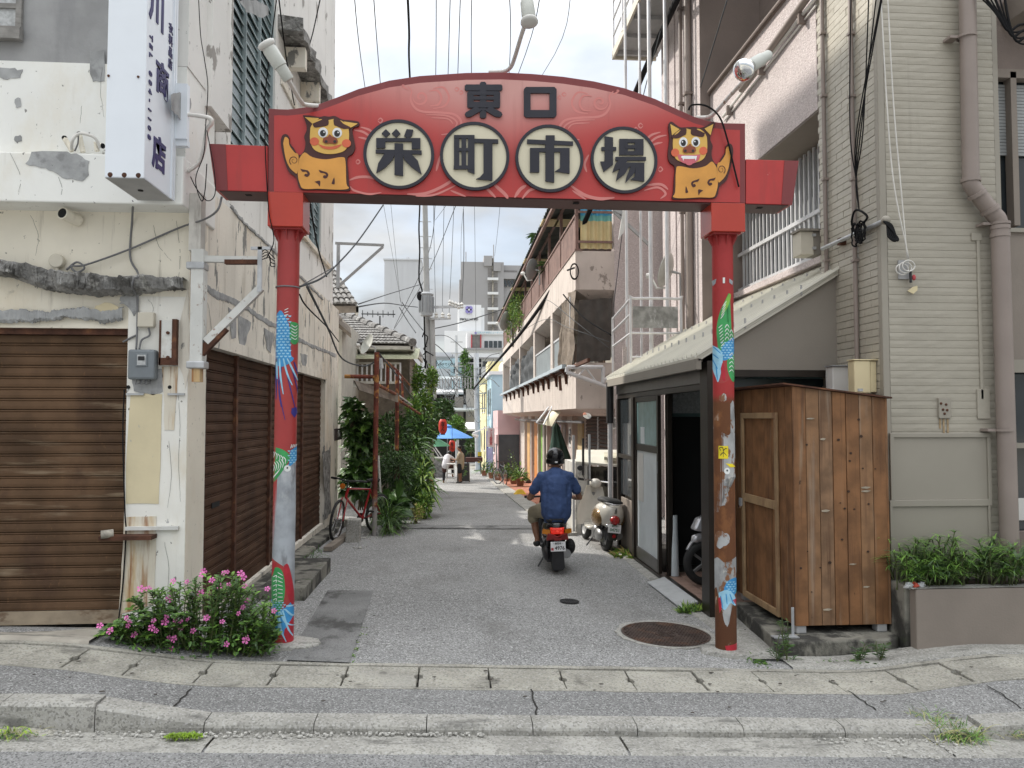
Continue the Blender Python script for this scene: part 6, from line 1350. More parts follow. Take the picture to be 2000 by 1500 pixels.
mb=MB(); corr(mb,(xc0,BY+.06,0),(xc1,BY+.06,0),z0+.741,z0+1.3,.03,.17,(0,1,0)); part(mb,'corrugated_screen','corr_blue',bb)
for z in (z0+.12,z0+.78): bp('screen_rail','b_brown',(xc0-.05,xc1,BY+.0,BY+.025,z,z+.05))
mb=MB(); corr(mb,(BX-.35,BY+.9,0),(BX-.35,BE,0),0,1,.03,.3,(0,0,1)); vs_=[]
n=len(mb.v) // 2
for i in range(n): p=mb.v[i*2]; vs_+=[(BX-.35,p.y,6.98+(p.z*0)+.03*math.sin(i)),(4.2,p.y,7.45+.03*math.sin(i))]
mb.v=[V(p) for p in vs_]; part(mb,'roof','roof_dark',bb)
for y in (BY+3,BY+8,BY+13.5,BY+19): bp('roof_light','corr_yellow',(BX-.36,3.8,y,y+.7,6.93,6.96))
bp('eave_beam','b_brown',(BX-.3,BX-.22,BY+.9,BE,6.84,6.92))
# ground floor fronts under the balcony
XG=BXW+.055
def shop(name,y0,y1,z0,z1,m,d=.0): mb=MB(); mb.box(XG-.02-d,XG,y0,y1,z0,z1); return part(mb,name,m,bb)
mat('shutter_dark',(.075,.055,.045),.6,var=.15,vs=3); mat('shut_cream',(.5,.47,.36),.6); mat('orange_door',(.5,.2,.05),.6); mat('orange_pale',(.6,.36,.15),.6); mat('lime',(.2,.42,.08),.6); mat('lilac',(.5,.45,.62),.6); mat('ochre_wall',(.5,.39,.22),.8)
for y0,y1 in ((17.2,18.5),(18.7,20.3)):
 mb=MB(); n=24; z0,z1=-.35,1.85
 for k in range(n): z=z0+(z1-z0)*k/n; h=(z1-z0)/n; mb.add([(XG-.01,y0,z),(XG-.05,y0,z+h*.4),(XG-.02,y0,z+h),(XG-.01,y1,z),(XG-.05,y1,z+h*.4),(XG-.02,y1,z+h)],[[0,1,4,3],[1,2,5,4]])
 stuff(part(mb,'shop_shutter','shutter_dark',bb))
shop('shutter_post',18.52,18.68,-.4,1.86,'sign_grey',.02)
zg=lambda y: gz(2.5,y)
for y0,y1,m in ((20.8,21.6,'ochre_wall'),(22.2,23.4,'pink_stucco'),(24.1,24.5,'orange_door'),(24.6,25.4,'lilac'),(25.5,25.8,'lime'),(26.0,27.6,'shutter_dark'),(28.2,30.2,'shut_cream'),(30.3,30.7,'lime'),(31.0,31.8,'shut_cream'),(32.0,33.2,'orange_door'),(33.6,34.8,'ochre_wall'),(35.2,36.4,'orange_pale'),(36.8,38.2,'curtain_w')):
 shop('shop_front',y0,y1,zg(y0)-.05,b1-.3,m,.03)
for y in (21.9,24.0,27.8,30.75,33.4,36.6): bp('pilaster','b_pink',(XG-.16,XG+.05,y,y+.22,zg(y)-.3,b1-.16))
for y in (23.8,29,34): tq(([(XG-.1,y,zg(y)),(XG-.1,y,1.6),(BX+.1,y+.1,1.75)],.05,8),'drain','sign_grey',bb,smooth=True)
for y in (20.9,28): tq(([(BX+.3,y-3.5,b1-.3),(BX+.3,y+6,b1-.32)],.035,8),'pipe_run','cable_grey',bb,smooth=True)
sg=thing('wall_notice','white notice with black characters under the balcony beside the closed parasol','sign',(XG-.05,22.2,1.1)); bq((XG-.075,XG-.055,22.3,23.1,.95,1.55),'board','lamp_white',sg)
text('二階は\n事務所',.24,(XG-.078,22.7,1.25),(0,-1,0),(0,0,1),'lettering','ink_black',sg,bold=.004)
sg=thing('wall_notice','narrow white notice beside the brown shutters near the annex','sign',(3.5,16.6,.8)); mb=MB(); p,q=aY(1195,815,BY-.02),aY(1201,838,BY-.02); mb.box(p.x,q.x+.02,BY-.03,BY-.012,q.z,p.z); part(mb,'board','lamp_white',sg)
text('注\n意',.1,((p.x+q.x+.02)/2,BY-.033,(p.z+q.z)/2),(1,0,0),(0,0,1),'lettering','ink_black',sg)
# pipe sign frame on the end wall,satellite dishes,awning
t=thing('sign_frame','empty white pipe frame sticking out from the end of the balcony building','sign frame',(2.7,16.3,2.7)); yq=16.2
Pq=lambda a,b: aY(a,b,yq)
for a,b in (((1108,717),(1178,717)),((1178,717),(1178,748)),((1108,717),(1107,727)),((1107,727),(1200,760)),((1178,741),(1200,741))): tq(([Pq(*a),Pq(*b)],.045,10),'pipe','bar_white',t,smooth=True)
for a,b in (((1129,735),(1144,718)),((1144,718),(1164,745))): tq(([Pq(*a),Pq(*b)],.02,8),'brace','bar_white',t)
t=thing('rusty_bracket','rusty gutter end bracket on the corner of the balcony','bracket',(BX,16.7,3)); mb=MB(); mb.bar(aX(1072,737,BX-.05),aX(1150,703,BX-.03),.06,.07); mb.bar(aX(1095,762,BX-.03),aX(1093,735,BX-.03),.07,.05); part(mb,'angle','rust_steel',t)
def dish(px,py,y,r,aim,label,m='lamp_housing'):
 c=aY(px,py,y); d=V(aim).normalized(); t=thing('satellite_dish',label,'satellite dish',c)
 mb=MB(); mb.lathe([(.001,0),(r*.5,.02*r/.3),(r*.8,.05*r/.3),(r,.09*r/.3),(r,.1*r/.3),(r*.8,.065*r/.3),(r*.5,.04*r/.3),(.001,.02)],c,24,0,d,cap=False); part(mb,'reflector',m,t,smooth=True)
 dn=(V((0,0,-1))-d*d.dot(V((0,0,-1)))).normalized(); f=c+d*r*1.1+dn*r*.5
 mb=MB(); mb.tube([c+dn*r*.95,c+dn*r*1.1+d*r*.5,f],.02*r/.3,8); mb.lathe([(.05*r/.3,-.06),(.05*r/.3,.02),(.03,.05)],f,10,0,(c-f).normalized()); part(mb,'feed_arm','lamp_white',t)
 tq(([c-d*.02,c-d*.18,c-d*.18-V((0,0,r*1.3))],.025*r/.3,8),'mast','sign_grey',t)
dish(1044,527,23,.33,(-.8,.55,.25),'grey satellite dish on the upper balcony rail with its arm to the left','sign_grey'); dish(1310,530,12.6,.3,(-.75,.5,.3),'pale satellite dish on the wall behind the fire escape')
dish(992,628,33,.42,(-.8,.5,.3),'far satellite dish at the end of the balcony building','sign_grey'); dish(722,674,20.5,.28,(-.75,-.5,.35),'white satellite dish in front of the tiled roof house')
t=thing('awning','small cream translucent awning flap held by a white frame','awning',(2.7,21,1.7)); A=[aY(1060,829,20.5),aY(1078,833,20.2),aY(1106,802,19.8),aY(1080,806,20.6)]
mat('awning_cream',(.66,.6,.44),.5,var=.08,vs=3,trans=.0); mb=MB(); mb.sheet(frange(0,1,8),frange(0,1,8),lambda u,v: A[0].lerp(A[1],u).lerp(A[3].lerp(A[2],u),v)+V((0,0,.12*math.sin(v*2.6)))); part(mb,'sheet','awning_cream',t,smooth='all')
tq(([aY(1072,795,20.6),aY(1048,826,20.4),aY(1062,830,20.3),aY(1090,770,20.8)],.025,8),'frame','bar_white',t)
t=thing('floodlight','round chrome floodlight under the corner of the balcony','lamp',aY(1148,808,17)); c=aY(1148,808,17); mb=MB(); mb.lathe([(.04,-.1),(.1,.04),(.1,.06),(.001,.05)],c,14,0,(-.4,-.6,-.6)); part(mb,'reflector','silver',t,smooth=True); tq(([c+V((.03,.05,.05)),c+V((.04,.1,.22))],.025,8),'stem','black_plastic',t)
cl_=thing('cable_loop','coil of black cable on a hook at the corner of the upper balcony','cables',aY(1122,530,16.4)); c=aY(1122,530,16.4)
for k in range(2): tq(([c+V((.09*math.cos(q)+.0,.02*k,.16*math.sin(q)*(1+.1*k))) for q in [i*math.pi/10 for i in range(21)]],.012,6),'cable','cable_black',cl_,smooth='all')
tq(([aY(1108,528,16.3),aY(1122,523,16.4)],.02,6),'hook','black_plastic',cl_)
t=thing('hanging_sheet','white sheet hanging tilted under the red gate by the pipes','sheet',aY(1215,440,13)); mb=MB(); mb.prism([aY(a,b,13) for a,b in ((1217,408),(1224,410),(1219,452),(1208,468))],(0,.03,0)); part(mb,'sheet','lamp_white',t)
mb=MB(); mb.bar(aY(1198,412,13.1),aY(1272,482,13.1),.05); mb.bar(aY(1198,408,13.1),aY(1218,418,13.1),.08); part(mb,'strut','sign_grey',t)
# brick apron and kerb strip in front of it
mat('brick_paving',(.36,.14,.085),.85,var=.2,vs=6,layers=[((.5,.25,.17),(3,3,3),.5,.7,.5)]); mb=MB(); mb.sheet(frange(2.15,3.6,6),frange(16.6,41,40),lambda x,y: (x,y,gz(x,y)+.05)); ap=struct(part(mb,'brick_paving','brick_paving'))
bk=None
for i in range(30):
 for j in range(6):
  loc=(2.18+j*.235,17+i*.12,0); z=gz(loc[0],loc[1])+.05
  if bk is None: mb=MB(); mb.box(.004,.226,.004,.112,0,.012); bk=part(mb,'brick','brick_paving',ap,local=True); bk.location=(loc[0],loc[1],z)
  else: dup(bk,ap,(loc[0],loc[1],z+uni(0,.003)))
ks=thing('kerb','pale concrete kerb blocks along the right side of the alley','kerb',(1.9,20,-.4)); y=13.2
while y<42:
 L_=.6 if y<22 else 1.8; mb=MB(); qs=[(1.72,y),(2.14,y),(2.14,y+L_-.012),(1.72,y+L_-.012)]; mb.hexa([V((a,b,gz(a,b)-.1)) for a,b in qs],[V((a,b,gz(a,b)+(.03 if a<2 else .055))) for a,b in qs]); part(mb,'kerb_block','kerb_concrete',ks); y+=L_
# wall stub with steel frame and the white counter in front of the balcony
t=thing('garbage_station','weathered concrete bin enclosure with a cream metal lid behind the parked scooter','enclosure',(2.4,13.6,gz(2.4,13.6)))
yq=13.4; A,B=aY(1124,905,yq),aY(1148,1040,yq); mat('bike_black',(.02,.02,.022),.35,coat=.3); mat('stained_white',(.5,.48,.44),.9,var=.12,vs=4,bump=.4,bs=30,layers=[((.12,.115,.1),(5,5,4),.55,.68,.9)])
bq((A.x,B.x,yq,yq+1.3,-.6,A.z),'side_wall','stained_white',t)
mb=MB(); q=aY(1216,1000,yq+.3); mb.box(B.x+.003,q.x+.3,yq+.35,yq+.5,-.6,aY(1150,915,yq).z); mb.box(B.x+.003,q.x+.3,yq+.0,yq+.34,-.6,gz(2.5,13)+.25); part(mb,'front_wall','mossy_concrete',t)
a,b,c,d=aY(1124,905,yq),aY(1207,912,yq-.05),aY(1210,882,yq+1.2),aY(1126,882,yq+1.2); mb=MB(); mb.prism([a,b,c,d],(0,0,.035)); part(mb,'lid','roof_cream',t)
mb=MB(); mb.prism([aY(1180,898,yq),aY(1203,900,yq),aY(1207,890,yq+.8),aY(1180,888,yq+.8)],(0,0,.05)); part(mb,'lid_patch','shut_cream',t)
mb=MB(); p=aY(1150,1000,yq-.02); mb.box(p.x,p.x+.035,yq-.03,yq+.02,-.3,aY(1150,848,yq).z); part(mb,'post','galvanised',t); mb=MB(); p=aY(1140,930,yq-.03); mb.tube([aY(1139,928,yq-.03),aY(1139,856,yq-.03)],.022,8); part(mb,'post','bike_black',t)
mb=MB(); p=aY(1120,855,yq); mb.box(p.x-.02,p.x+.02,yq-.02,yq+.02,-.4,aY(1120,850,yq).z); part(mb,'post','sign_grey',t)
cr=thing('crate','black plastic crate standing in the bin enclosure','crate',aY(1200,960,yq+.2)); A,B=aY(1183,918,yq+.1),aY(1212,950,yq+.1)
mb=MB()
for k in range(6): x=A.x+(B.x-A.x)*k/5; mb.bar((x,yq+.1,B.z),(x+.05,yq+.1,A.z),.012); z=B.z+(A.z-B.z)*k/5; mb.bar((A.x,yq+.1,z),(B.x,yq+.1,z+.03),.012)
mb.box(A.x,B.x,yq+.14,yq+.3,B.z,A.z-.02); part(mb,'lattice','black_plastic',cr)
# closed parasol,wedge,pavement clutter
t=thing('closed_parasol','closed dark green parasol standing behind the motor scooter rider','parasol',aY(1092,960,20.5)); mat('parasol_green',(.035,.075,.055),.75,var=.15,vs=5); yq=20.5
top_=aY(1086,826,yq); bot=aY(1094,903,yq); mb=MB(); vs_=[]; fs_=[]; n=28
for i,(f_,r) in enumerate(((0,.02),(.12,.09),(.16,.085),(.3,.12),(.6,.19),(.85,.26),(1,.27))):
 c=top_.lerp(bot,f_)
 for k in range(n): a=2*math.pi*k/n; r2=r*(1+.22*math.sin(a*7)); vs_.append(c+V((r2*math.cos(a),r2*math.sin(a),.03*math.sin(a*7)*(f_==1))))
for i in range(6):
 for k in range(n): fs_.append([i*n+k,i*n+(k+1) % n,(i+1)*n+(k+1) % n,(i+1)*n+k])
mb.add(vs_,fs_); part(mb,'canopy','parasol_green',t,smooth='all'); tq(([top_+V((0,0,.06)),bot,V((bot.x,bot.y,gz(bot.x,yq)))],.022,8),'pole','sign_grey',t)
mb=MB(); c=V((bot.x,yq,gz(bot.x,yq)+.05)); mb.lathe([(.25,0),(.25,.08),(.06,.12)],c,16); part(mb,'base','kerb_concrete',t)
mat('wedge_yellow',(.62,.4,.03),.6,var=.12,vs=5)
c=gG(1016,968); t=MB(); w_=.24; t.hexa([c+V((-w_,-.18,0)),c+V((w_,-.18,0)),c+V((w_,.18,0)),c+V((-w_,.18,0))],[c+V((-w_*.35,-.08,.2)),c+V((w_*.3,-.08,.2)),c+V((w_*.3,.1,.2)),c+V((-w_*.35,.1,.2))]); solo(t,'yellow_block','wedge_yellow','yellow painted concrete block on the right kerb','block',bevel=.03)
mat('cloth_blue',(.3,.5,.62),.8); mat('cloth_dark',(.06,.05,.05),.8); mat('cloth_white',(.66,.68,.7),.8)
for (px,py,parts_,lab) in ((1020,946,(('cloth_blue',-.12,.12),('cloth_white',.05,.13),('cloth_dark',.22,.12)),'blue and white bundle lying on the brick paving'),(1040,938,(('cloth_dark',0,.12),('cloth_dark',.2,.1)),'dark bundle lying on the brick paving behind the blue one'),(993,938,(('cloth_blue',0,.14),),'small turquoise basin on the brick paving by the bicycle')):
 c=gG(px,py); c.z+=.06; t=thing('bundle',lab,'bundle',c)
 for m_,o_,r in parts_: mb=MB(); mb.ball(c+V((o_,0,r*.5)),r*1.5,r,r*.8,10,7); mb.v=[p+V((uni(-.02,.02),uni(-.02,.02),uni(-.02,.02))) for p in mb.v]; part(mb,'fold',m_,t,smooth='all')

# ------------------------------------------------------------------ small coloured houses further down on the right
mat('pale_yellow',(.66,.6,.36),.85,var=.05,vs=.6); mat('pale_blue',(.38,.53,.6),.85,var=.05,vs=.6); mat('pale_pink',(.6,.42,.42),.85,var=.05,vs=1); mat('far_white',(.7,.71,.72),.85,var=.03,vs=.3); mat('far_grey',(.33,.325,.33),.85,var=.04,vs=.1); mat('far_hazy',(.52,.53,.55),.9,var=.03,vs=.1); mat('win_dark',(.06,.07,.08),.2); mat('far_shade',(.2,.19,.185),.85)  # far_ colours are paler: the slight distance haze is put into the paint
def house(name,label,x0,x1,y0,y1,z0,z1,m,wins=(),face='x',extra=None):
 t=thing(name,label,'building',((x0+x1)/2,y0,z0)); bq((x0,x1,y0,y1,z0,z1),'wall',m,t)
 for (a,b,c,d) in wins:
  if face=='x': bq((x0-.02,x0+.01,a,b,c,d),'window','win_dark',t); bq((x0-.06,x0-.001,a-.05,b+.05,c-.08,c-.002),'window_sill','far_white',t)
  else: bq((a,b,y0-.02,y0+.01,c,d),'window','win_dark',t)
 return t
t=house('pink_house','small pink shop house at the far end of the balcony building',BX-.25,6,41.2,46,-2.2,2.2,'pale_pink',[(42,42.8,-1.2,.8),(44,44.8,-.2,.8)])
bq((BX-.35,BX-.24,41.1,46,.4,.9),'canopy','pale_pink',t); bq((BX-.2,BX+.9,41.17,41.19,-1.4,.9),'doorway','win_dark',t)
t=house('blue_house','small pale blue house beyond the pink one on the right',BX-.35,6,46.2,52,-2.5,4.4,'pale_blue',[(47,48.2,2.0,3.6),(49.5,50.6,2.0,3.6)]); bq((BX-.5,BX+2,46.1,52,4.4,4.6),'roof_slab','far_white',t)
t=house('yellow_house','pale yellow house beyond the blue one on the right',BX-.4,7,52.3,66,-3,4.6,'pale_yellow',[(54,55.5,2.2,3.6),(58,59.5,2.2,3.6),(54,55.5,-.5,1.2)]); mb=MB(); mb.box(BX-.9,BX+3,52.2,53.5,4.1,4.5); mb.box(BX-.1,BX+3,56,60,4.6,5.9); part(mb,'upper_slab','pale_yellow',t)
mb=MB(); c=V((BX+1.2,54.5,4.6)); mb.lathe([(.6,0),(.62,.2),(.62,.8),(.45,1.1),(.1,1.2)],c,18); part(mb,'water_tank','far_white',t,smooth=True)
# hanging signs
def plate(name,label,pxs,y,m,txt=None,tm='ink_red',size=.3,d=.1,cat='sign',lines=1):
 (a,b),(c_,d_)=pxs; A,B=aY(a,b,y),aY(c_,d_,y); t=thing(name,label,cat,((A.x+B.x)/2,y,B.z)); bq((A.x,B.x,y,y+d,B.z,A.z),'panel',m,t)
 if txt: text(txt,size,((A.x+B.x)/2,y-.004,(A.z+B.z)/2),(1,0,0),(0,0,1),'lettering',tm,t,bold=size*.02,depth=.002,spacing=.78)
 return t
mat('sign_pink',(.66,.58,.6),.5); mat('flag_blue',(.08,.1,.4),.7); mat('flag_lilac',(.42,.45,.68),.7)
plate('hanging_sign','tall white sign with red vertical characters hanging on the right before the pink house',((952,836),(966,873)),39,'sign_pink','ア\nリ\nス\n美\n容\n室','ink_red',.165)
plate('blue_flag','narrow dark blue shop flag by the far right pole',((950,842),(954,915)),43,'flag_blue',d=.03,cat='flag'); plate('lilac_flag','pale lilac shop flag beside the dark blue one',((952,875),(962,918)),42,'flag_lilac',d=.03,cat='flag')
t=thing('white_awning','slanting white awning by the far grey pole','awning',aY(935,845,47)); mb=MB(); mb.prism([aY(922,848,46),aY(955,834,46),aY(955,834,49),aY(925,846,49)],(0,0,.06)); part(mb,'sheet','far_white',t); tq(([aY(924,850,46),aY(934,853,46)],.1,8),'lamp_tube','lamp_white',t)

# ------------------------------------------------------------------ far buildings
def fb(name,label,pxs,y,dep,m): (a,b),c=pxs; A,B=aY(a,b,y),aY(c,b,y); t=thing(name,label,'building',((A.x+B.x)/2,y,-5)); bq((A.x,B.x,y,y+dep,-8,A.z),'wall',m,t); return t,A,B
def fbox(t,name,a,b,y,d,m,back=.0): A,B=aY(*a,y),aY(*b,y); mb=MB(); mb.box(A.x,B.x,y-d,y+back,B.z,A.z); return part(mb,name,m,t)
t,A,B=fb('far_tower','plain pale windowless tower block far behind on the left of the poles',((751,507),823),260,26,'far_hazy'); fbox(t,'roof_edge',(749,505),(824,509),260,.3,'far_hazy',26); fbox(t,'roof_box',(794,502),(800,506),262,0,'far_hazy',4)
for k in range(6): fbox(t,'wall_joint',(763+k*11,510),(763.3+k*11,690),260,.06,'far_hazy',-.05)
t,A,B=fb('grey_block','grey apartment block with an open stair tower far down the alley',((901,511),984),190,25,'far_grey')
fbox(t,'stair_head',(945,500),(962,520),190,.5,'far_grey',12); fbox(t,'upper_step',(962,514),(978,530),190,.5,'far_grey',10); fbox(t,'right_wing',(978,518),(1040,700),191,0,'far_grey',20); fbox(t,'left_wing',(897,546),(901,690),191,0,'far_grey',14)
for y0 in (520,548,578,606,634): fbox(t,'stair_opening',(953,y0+4),(972,y0+22),190,.1,'far_shade',-.02); fbox(t,'stair_slab',(952,y0+23),(973,y0+28),190,.8,'far_white',-.02)
fbox(t,'stair_column',(961,505),(963.5,660),190,.5,'worn_plaster',0); fbox(t,'balcony_slot',(979,528),(1010,532),191,.1,'far_shade',0); fbox(t,'balcony_band',(978,533),(1010,546),191,.9,'far_grey',0)
for x in (984,991,998,1004): fbox(t,'roof_unit',(x,548),(x+4,554),191,.5,'win_dark',0); fbox(t,'roof_unit',(x+2,554),(x+6,560),191,.5,'win_dark',0)
for px,a,b in ((910,492,511),(964,478,516)): q,s=aY(px,b,192),aY(px,a,192); tq(([q,s],.12,6),'mast','far_grey',t)
t,A,B=fb('school_building','white school building with a violet emblem behind the poles',((895,595),940),120,10,'far_white'); fbox(t,'lower_wing',(868,646),(985,720),119,0,'far_white',9); fbox(t,'side_wing',(940,601),(946,660),121,0,'far_white',9)
mat('emblem',(.25,.22,.5),.6); c=aY(916,605,119.8)
for k in range(4):
 a=math.pi/4+k*math.pi/2; mb=MB(); mb.lathe([(.34,-.06),(.34,.05)],c+V((.33*math.cos(a),-.05,.33*math.sin(a))),18,0,(0,1,0)); part(mb,'emblem_petal','emblem',t)
mb=MB(); mb.lathe([(.15,-.09),(.15,-.05)],c+V((0,-.05,0)),14,0,(0,1,0)); part(mb,'emblem_centre','far_white',t)
text('学校法人大庭学園',.36,aY(916,624,119.9),(1,0,0),(0,0,1),'lettering','ink_black',t,bold=.012)
t2,A,B=fb('school_wing','white school wing with a blue lettered fascia and windows down the alley',((912,648),990),105,8,'far_white'); fbox(t2,'window_bay',(921,655),(940,680),105,.1,'far_shade',-.02)
for k in range(4): fbox(t2,'window',(946+k*9,666),(953+k*9,679),105,.12,'win_dark',-.02)
fbox(t2,'window_surround',(920,654),(922,680),105,.3,'ink_red',-.02); fbox(t2,'window_surround',(938,654),(940,680),105,.3,'ink_red',-.02); fbox(t2,'ledge',(905,680),(990,684),105,.6,'far_grey',-.02)
mb=MB(); mb.lathe([(.16,0),(.16,.03)],aY(929,650.5,104.6),12,0,(0,-1,0)); part(mb,'emblem','emblem',t2); fbox(t2,'fascia',(921,646),(990,654),105,.3,'far_white',0); text('沖縄大庭学園ビューティー',.3,aY(957,650,104.55),(1,0,0),(0,0,1),'lettering','pale_blue',t2,bold=.01)
for a,b,c,d,m,lab in ((842,688,905,780,'far_hazy','pale low flat roofed block behind the market'),(880,700,940,800,'pale_blue','pale blue market house behind the wires'),(905,690,975,760,'far_white','white low block left of the yellow house')):
 t,A,B=fb('market_house',lab,((a,b),c),84+(a % 5)*3,6,m); y_=A.y; fbox(t,'ledge',(a,b+8),(c,b+11),y_,.5,'far_grey',-.02)
 for k in range(3): fbox(t,'window',(a+6+k*16,b+16),(a+15+k*16,b+28),y_,.05,'win_dark',-.02)
plate('market_banner','pale blue banner with black lettering hung over the far end of the alley',((853,704),(889,720)),80,'pale_blue','こはやてくりえ','ink_black',.3,.05)
# market entrance: dark covered passage with stalls
t=thing('market_arcade','dark covered market passage with tin canopies at the end of the alley','arcade',(0,70,gz(0,70)))
A,B=aY(846,770,72),aY(928,900,72); bq((A.x,B.x,72,78,-4,A.z),'dark_front','dark_inside',t)
for (a,b,c,d,y,m) in ((846,766,905,774,70,'far_hazy'),(870,800,930,806,66,'b_grey'),(845,826,890,832,64,'b_grey'),(905,838,930,843,60,'far_hazy'),(850,740,900,752,74,'b_grey')):
 P0,P1=aY(a,b,y),aY(c,d,y); mb=MB(); mb.prism([P0,V((P1.x,y,P0.z)),V((P1.x,y+5,P0.z+.5)),V((P0.x,y+5,P0.z+.5))],(0,0,-.15)); part(mb,'canopy',m,t)
mb=MB()
for k in range(14): x=848+k*5.5; mb.bar(aY(x,738,71),aY(x,758,71),.12)
part(mb,'lattice','far_grey',t)
mb=MB()
for k in range(9): x=872+k*4; mb.bar(aY(x,775,69),aY(x,806,69),.07)
part(mb,'bars','win_dark',t)
for (a,b,c,d,m) in ((910,760,930,825,'far_grey'),(888,775,905,815,'far_shade')): fbox(t,'panel',(a,b),(c,d),68,.2,m,0)

# ------------------------------------------------------------------ utility poles and wires
mat('pole_conc',(.36,.36,.355),.85,var=.08,vs=3); mat('pole_steel',(.5,.52,.55),.5,metal=.3,var=.08,vs=3); mat('wire_far',(.1,.105,.11),.9,spec=.1)
def upole(name,label,px0,py0,px1,py1,y,r0,r1,m):
 A,B=aY(px0,py0,y),aY(px1,py1,y); t=thing(name,label,'utility pole',(A.x,y,gz(A.x,y))); tq(([V((A.x,y,gz(A.x,y)-.1)),A,B],[r0,r0,r1],14),'pole',m,t,smooth=True); return t
Y1=33
t=upole('utility_pole','tall concrete utility pole with a big grey transformer left of the alley',840,900,826,200,Y1,.165,.09,'pole_conc')
pax=lambda py: 840-(900-py)*.02
c=aY(833,594,Y1-.5); mat('transformer',(.3,.31,.32),.5,var=.06,vs=2)
mb=MB(); mb.lathe([(.2,-.52),(.26,-.5),(.27,-.4),(.27,.35),(.3,.38),(.3,.43),(.2,.5),(.001,.52)],c,20); part(mb,'transformer','transformer',t,smooth=True)
for k in range(10): a=2*math.pi*k/10; mb=MB(); mb.box(-.01,.01,0,.07,-.35,.3); R_=Matrix.Rotation(a,4,'Z'); mb.v=[c+(R_ @ (p+V((0,.265,0)))) for p in mb.v]; part(mb,'cooling_fin','transformer',t)
mb=MB(); p=aY(820,578,Y1-.6); mb.ball(p,.13,.1,.2,10,7); part(mb,'cable_joint','cable_black',t)
for py in (433,462,484,505,525,565): p=aY(pax(py),py,Y1); rq((p+V((-.25,0,0)),p+V((.25,0,0)),.03),'step_bolt','galvanised',t)
for (a,b,c_) in ((846,904,600),(838,880,623)): A,B=aY(a,c_,Y1-.2),aY(b,c_-1,Y1-.2); rq((A,B,.1),'cross_arm','galvanised',t)
for px,py in ((879,592),(884,594),(890,596),(896,598),(902,597),(852,616),(865,616),(877,618)): p=aY(px,py,Y1-.2); mb=MB(); mb.lathe([(.05,-.12),(.09,-.06),(.05,0),(.09,.06),(.05,.1),(.02,.16)],p,8); part(mb,'insulator','lamp_white',t)
mb=MB(); A,B=aY(844,625,Y1-.1),aY(848,780,Y1-.1); mb.tube([A,B],.11,10); part(mb,'riser_pipe','pole_conc',t,smooth=True)
mb=MB(); q=[aY(819+.8*math.sin(k),380+k*14,Y1-.3) for k in range(13)]+[aY(824,565,Y1-.3),aY(828,600,Y1-.45),aY(829,640,Y1-.3),aY(831,720,Y1-.3)]; mb.tube(q,.035,6); part(mb,'riser_cable','cable_black',t,smooth='all')
for k in range(9): mb=MB(); p0=aY(829+uni(-3,6),640+k*12,Y1-.25); mb.tube(catmull([p0,p0+V((uni(-.2,.2),-.1,-.15)),p0+V((uni(-.3,.3),0,-.4))],4),.025,5); part(mb,'cable_end','cable_black',t)
Y2=50
t=upole('utility_pole','steel utility pole with a yellow and black band at the right side of the alley',934,918,930,690,Y2,.19,.17,'pole_steel')
p=aY(935,893,Y2); mb=MB(); mb.lathe([(.196,-.35),(.196,.35)],V((p.x,Y2,p.z)),14); part(mb,'hazard_band','wedge_yellow',t)
mb=MB(); mb.lathe([(.2,-.08),(.2,.08)],V((p.x,Y2,p.z)),14); part(mb,'black_band','black_plastic',t); mb=MB(); p=aY(936,917,Y2); mb.lathe([(.35,0),(.33,.08)],V((p.x,Y2,gz(p.x,Y2))),12); part(mb,'base','black_plastic',t)
for py in (720,735,752,770,800): A,B=aY(926,py,Y2-.2),aY(950,py-3,Y2-.2); rq((A,B,.07),'cross_arm','galvanised',t)
t=upole('utility_pole','far thin utility pole in the middle of the tangle of wires',893,830,891,655,70,.16,.12,'pole_steel')
for py in (668,690,715,735,760): A,B=aY(880,py,69.8),aY(904,py,69.8); rq((A,B,.08),'cross_arm','galvanised',t)
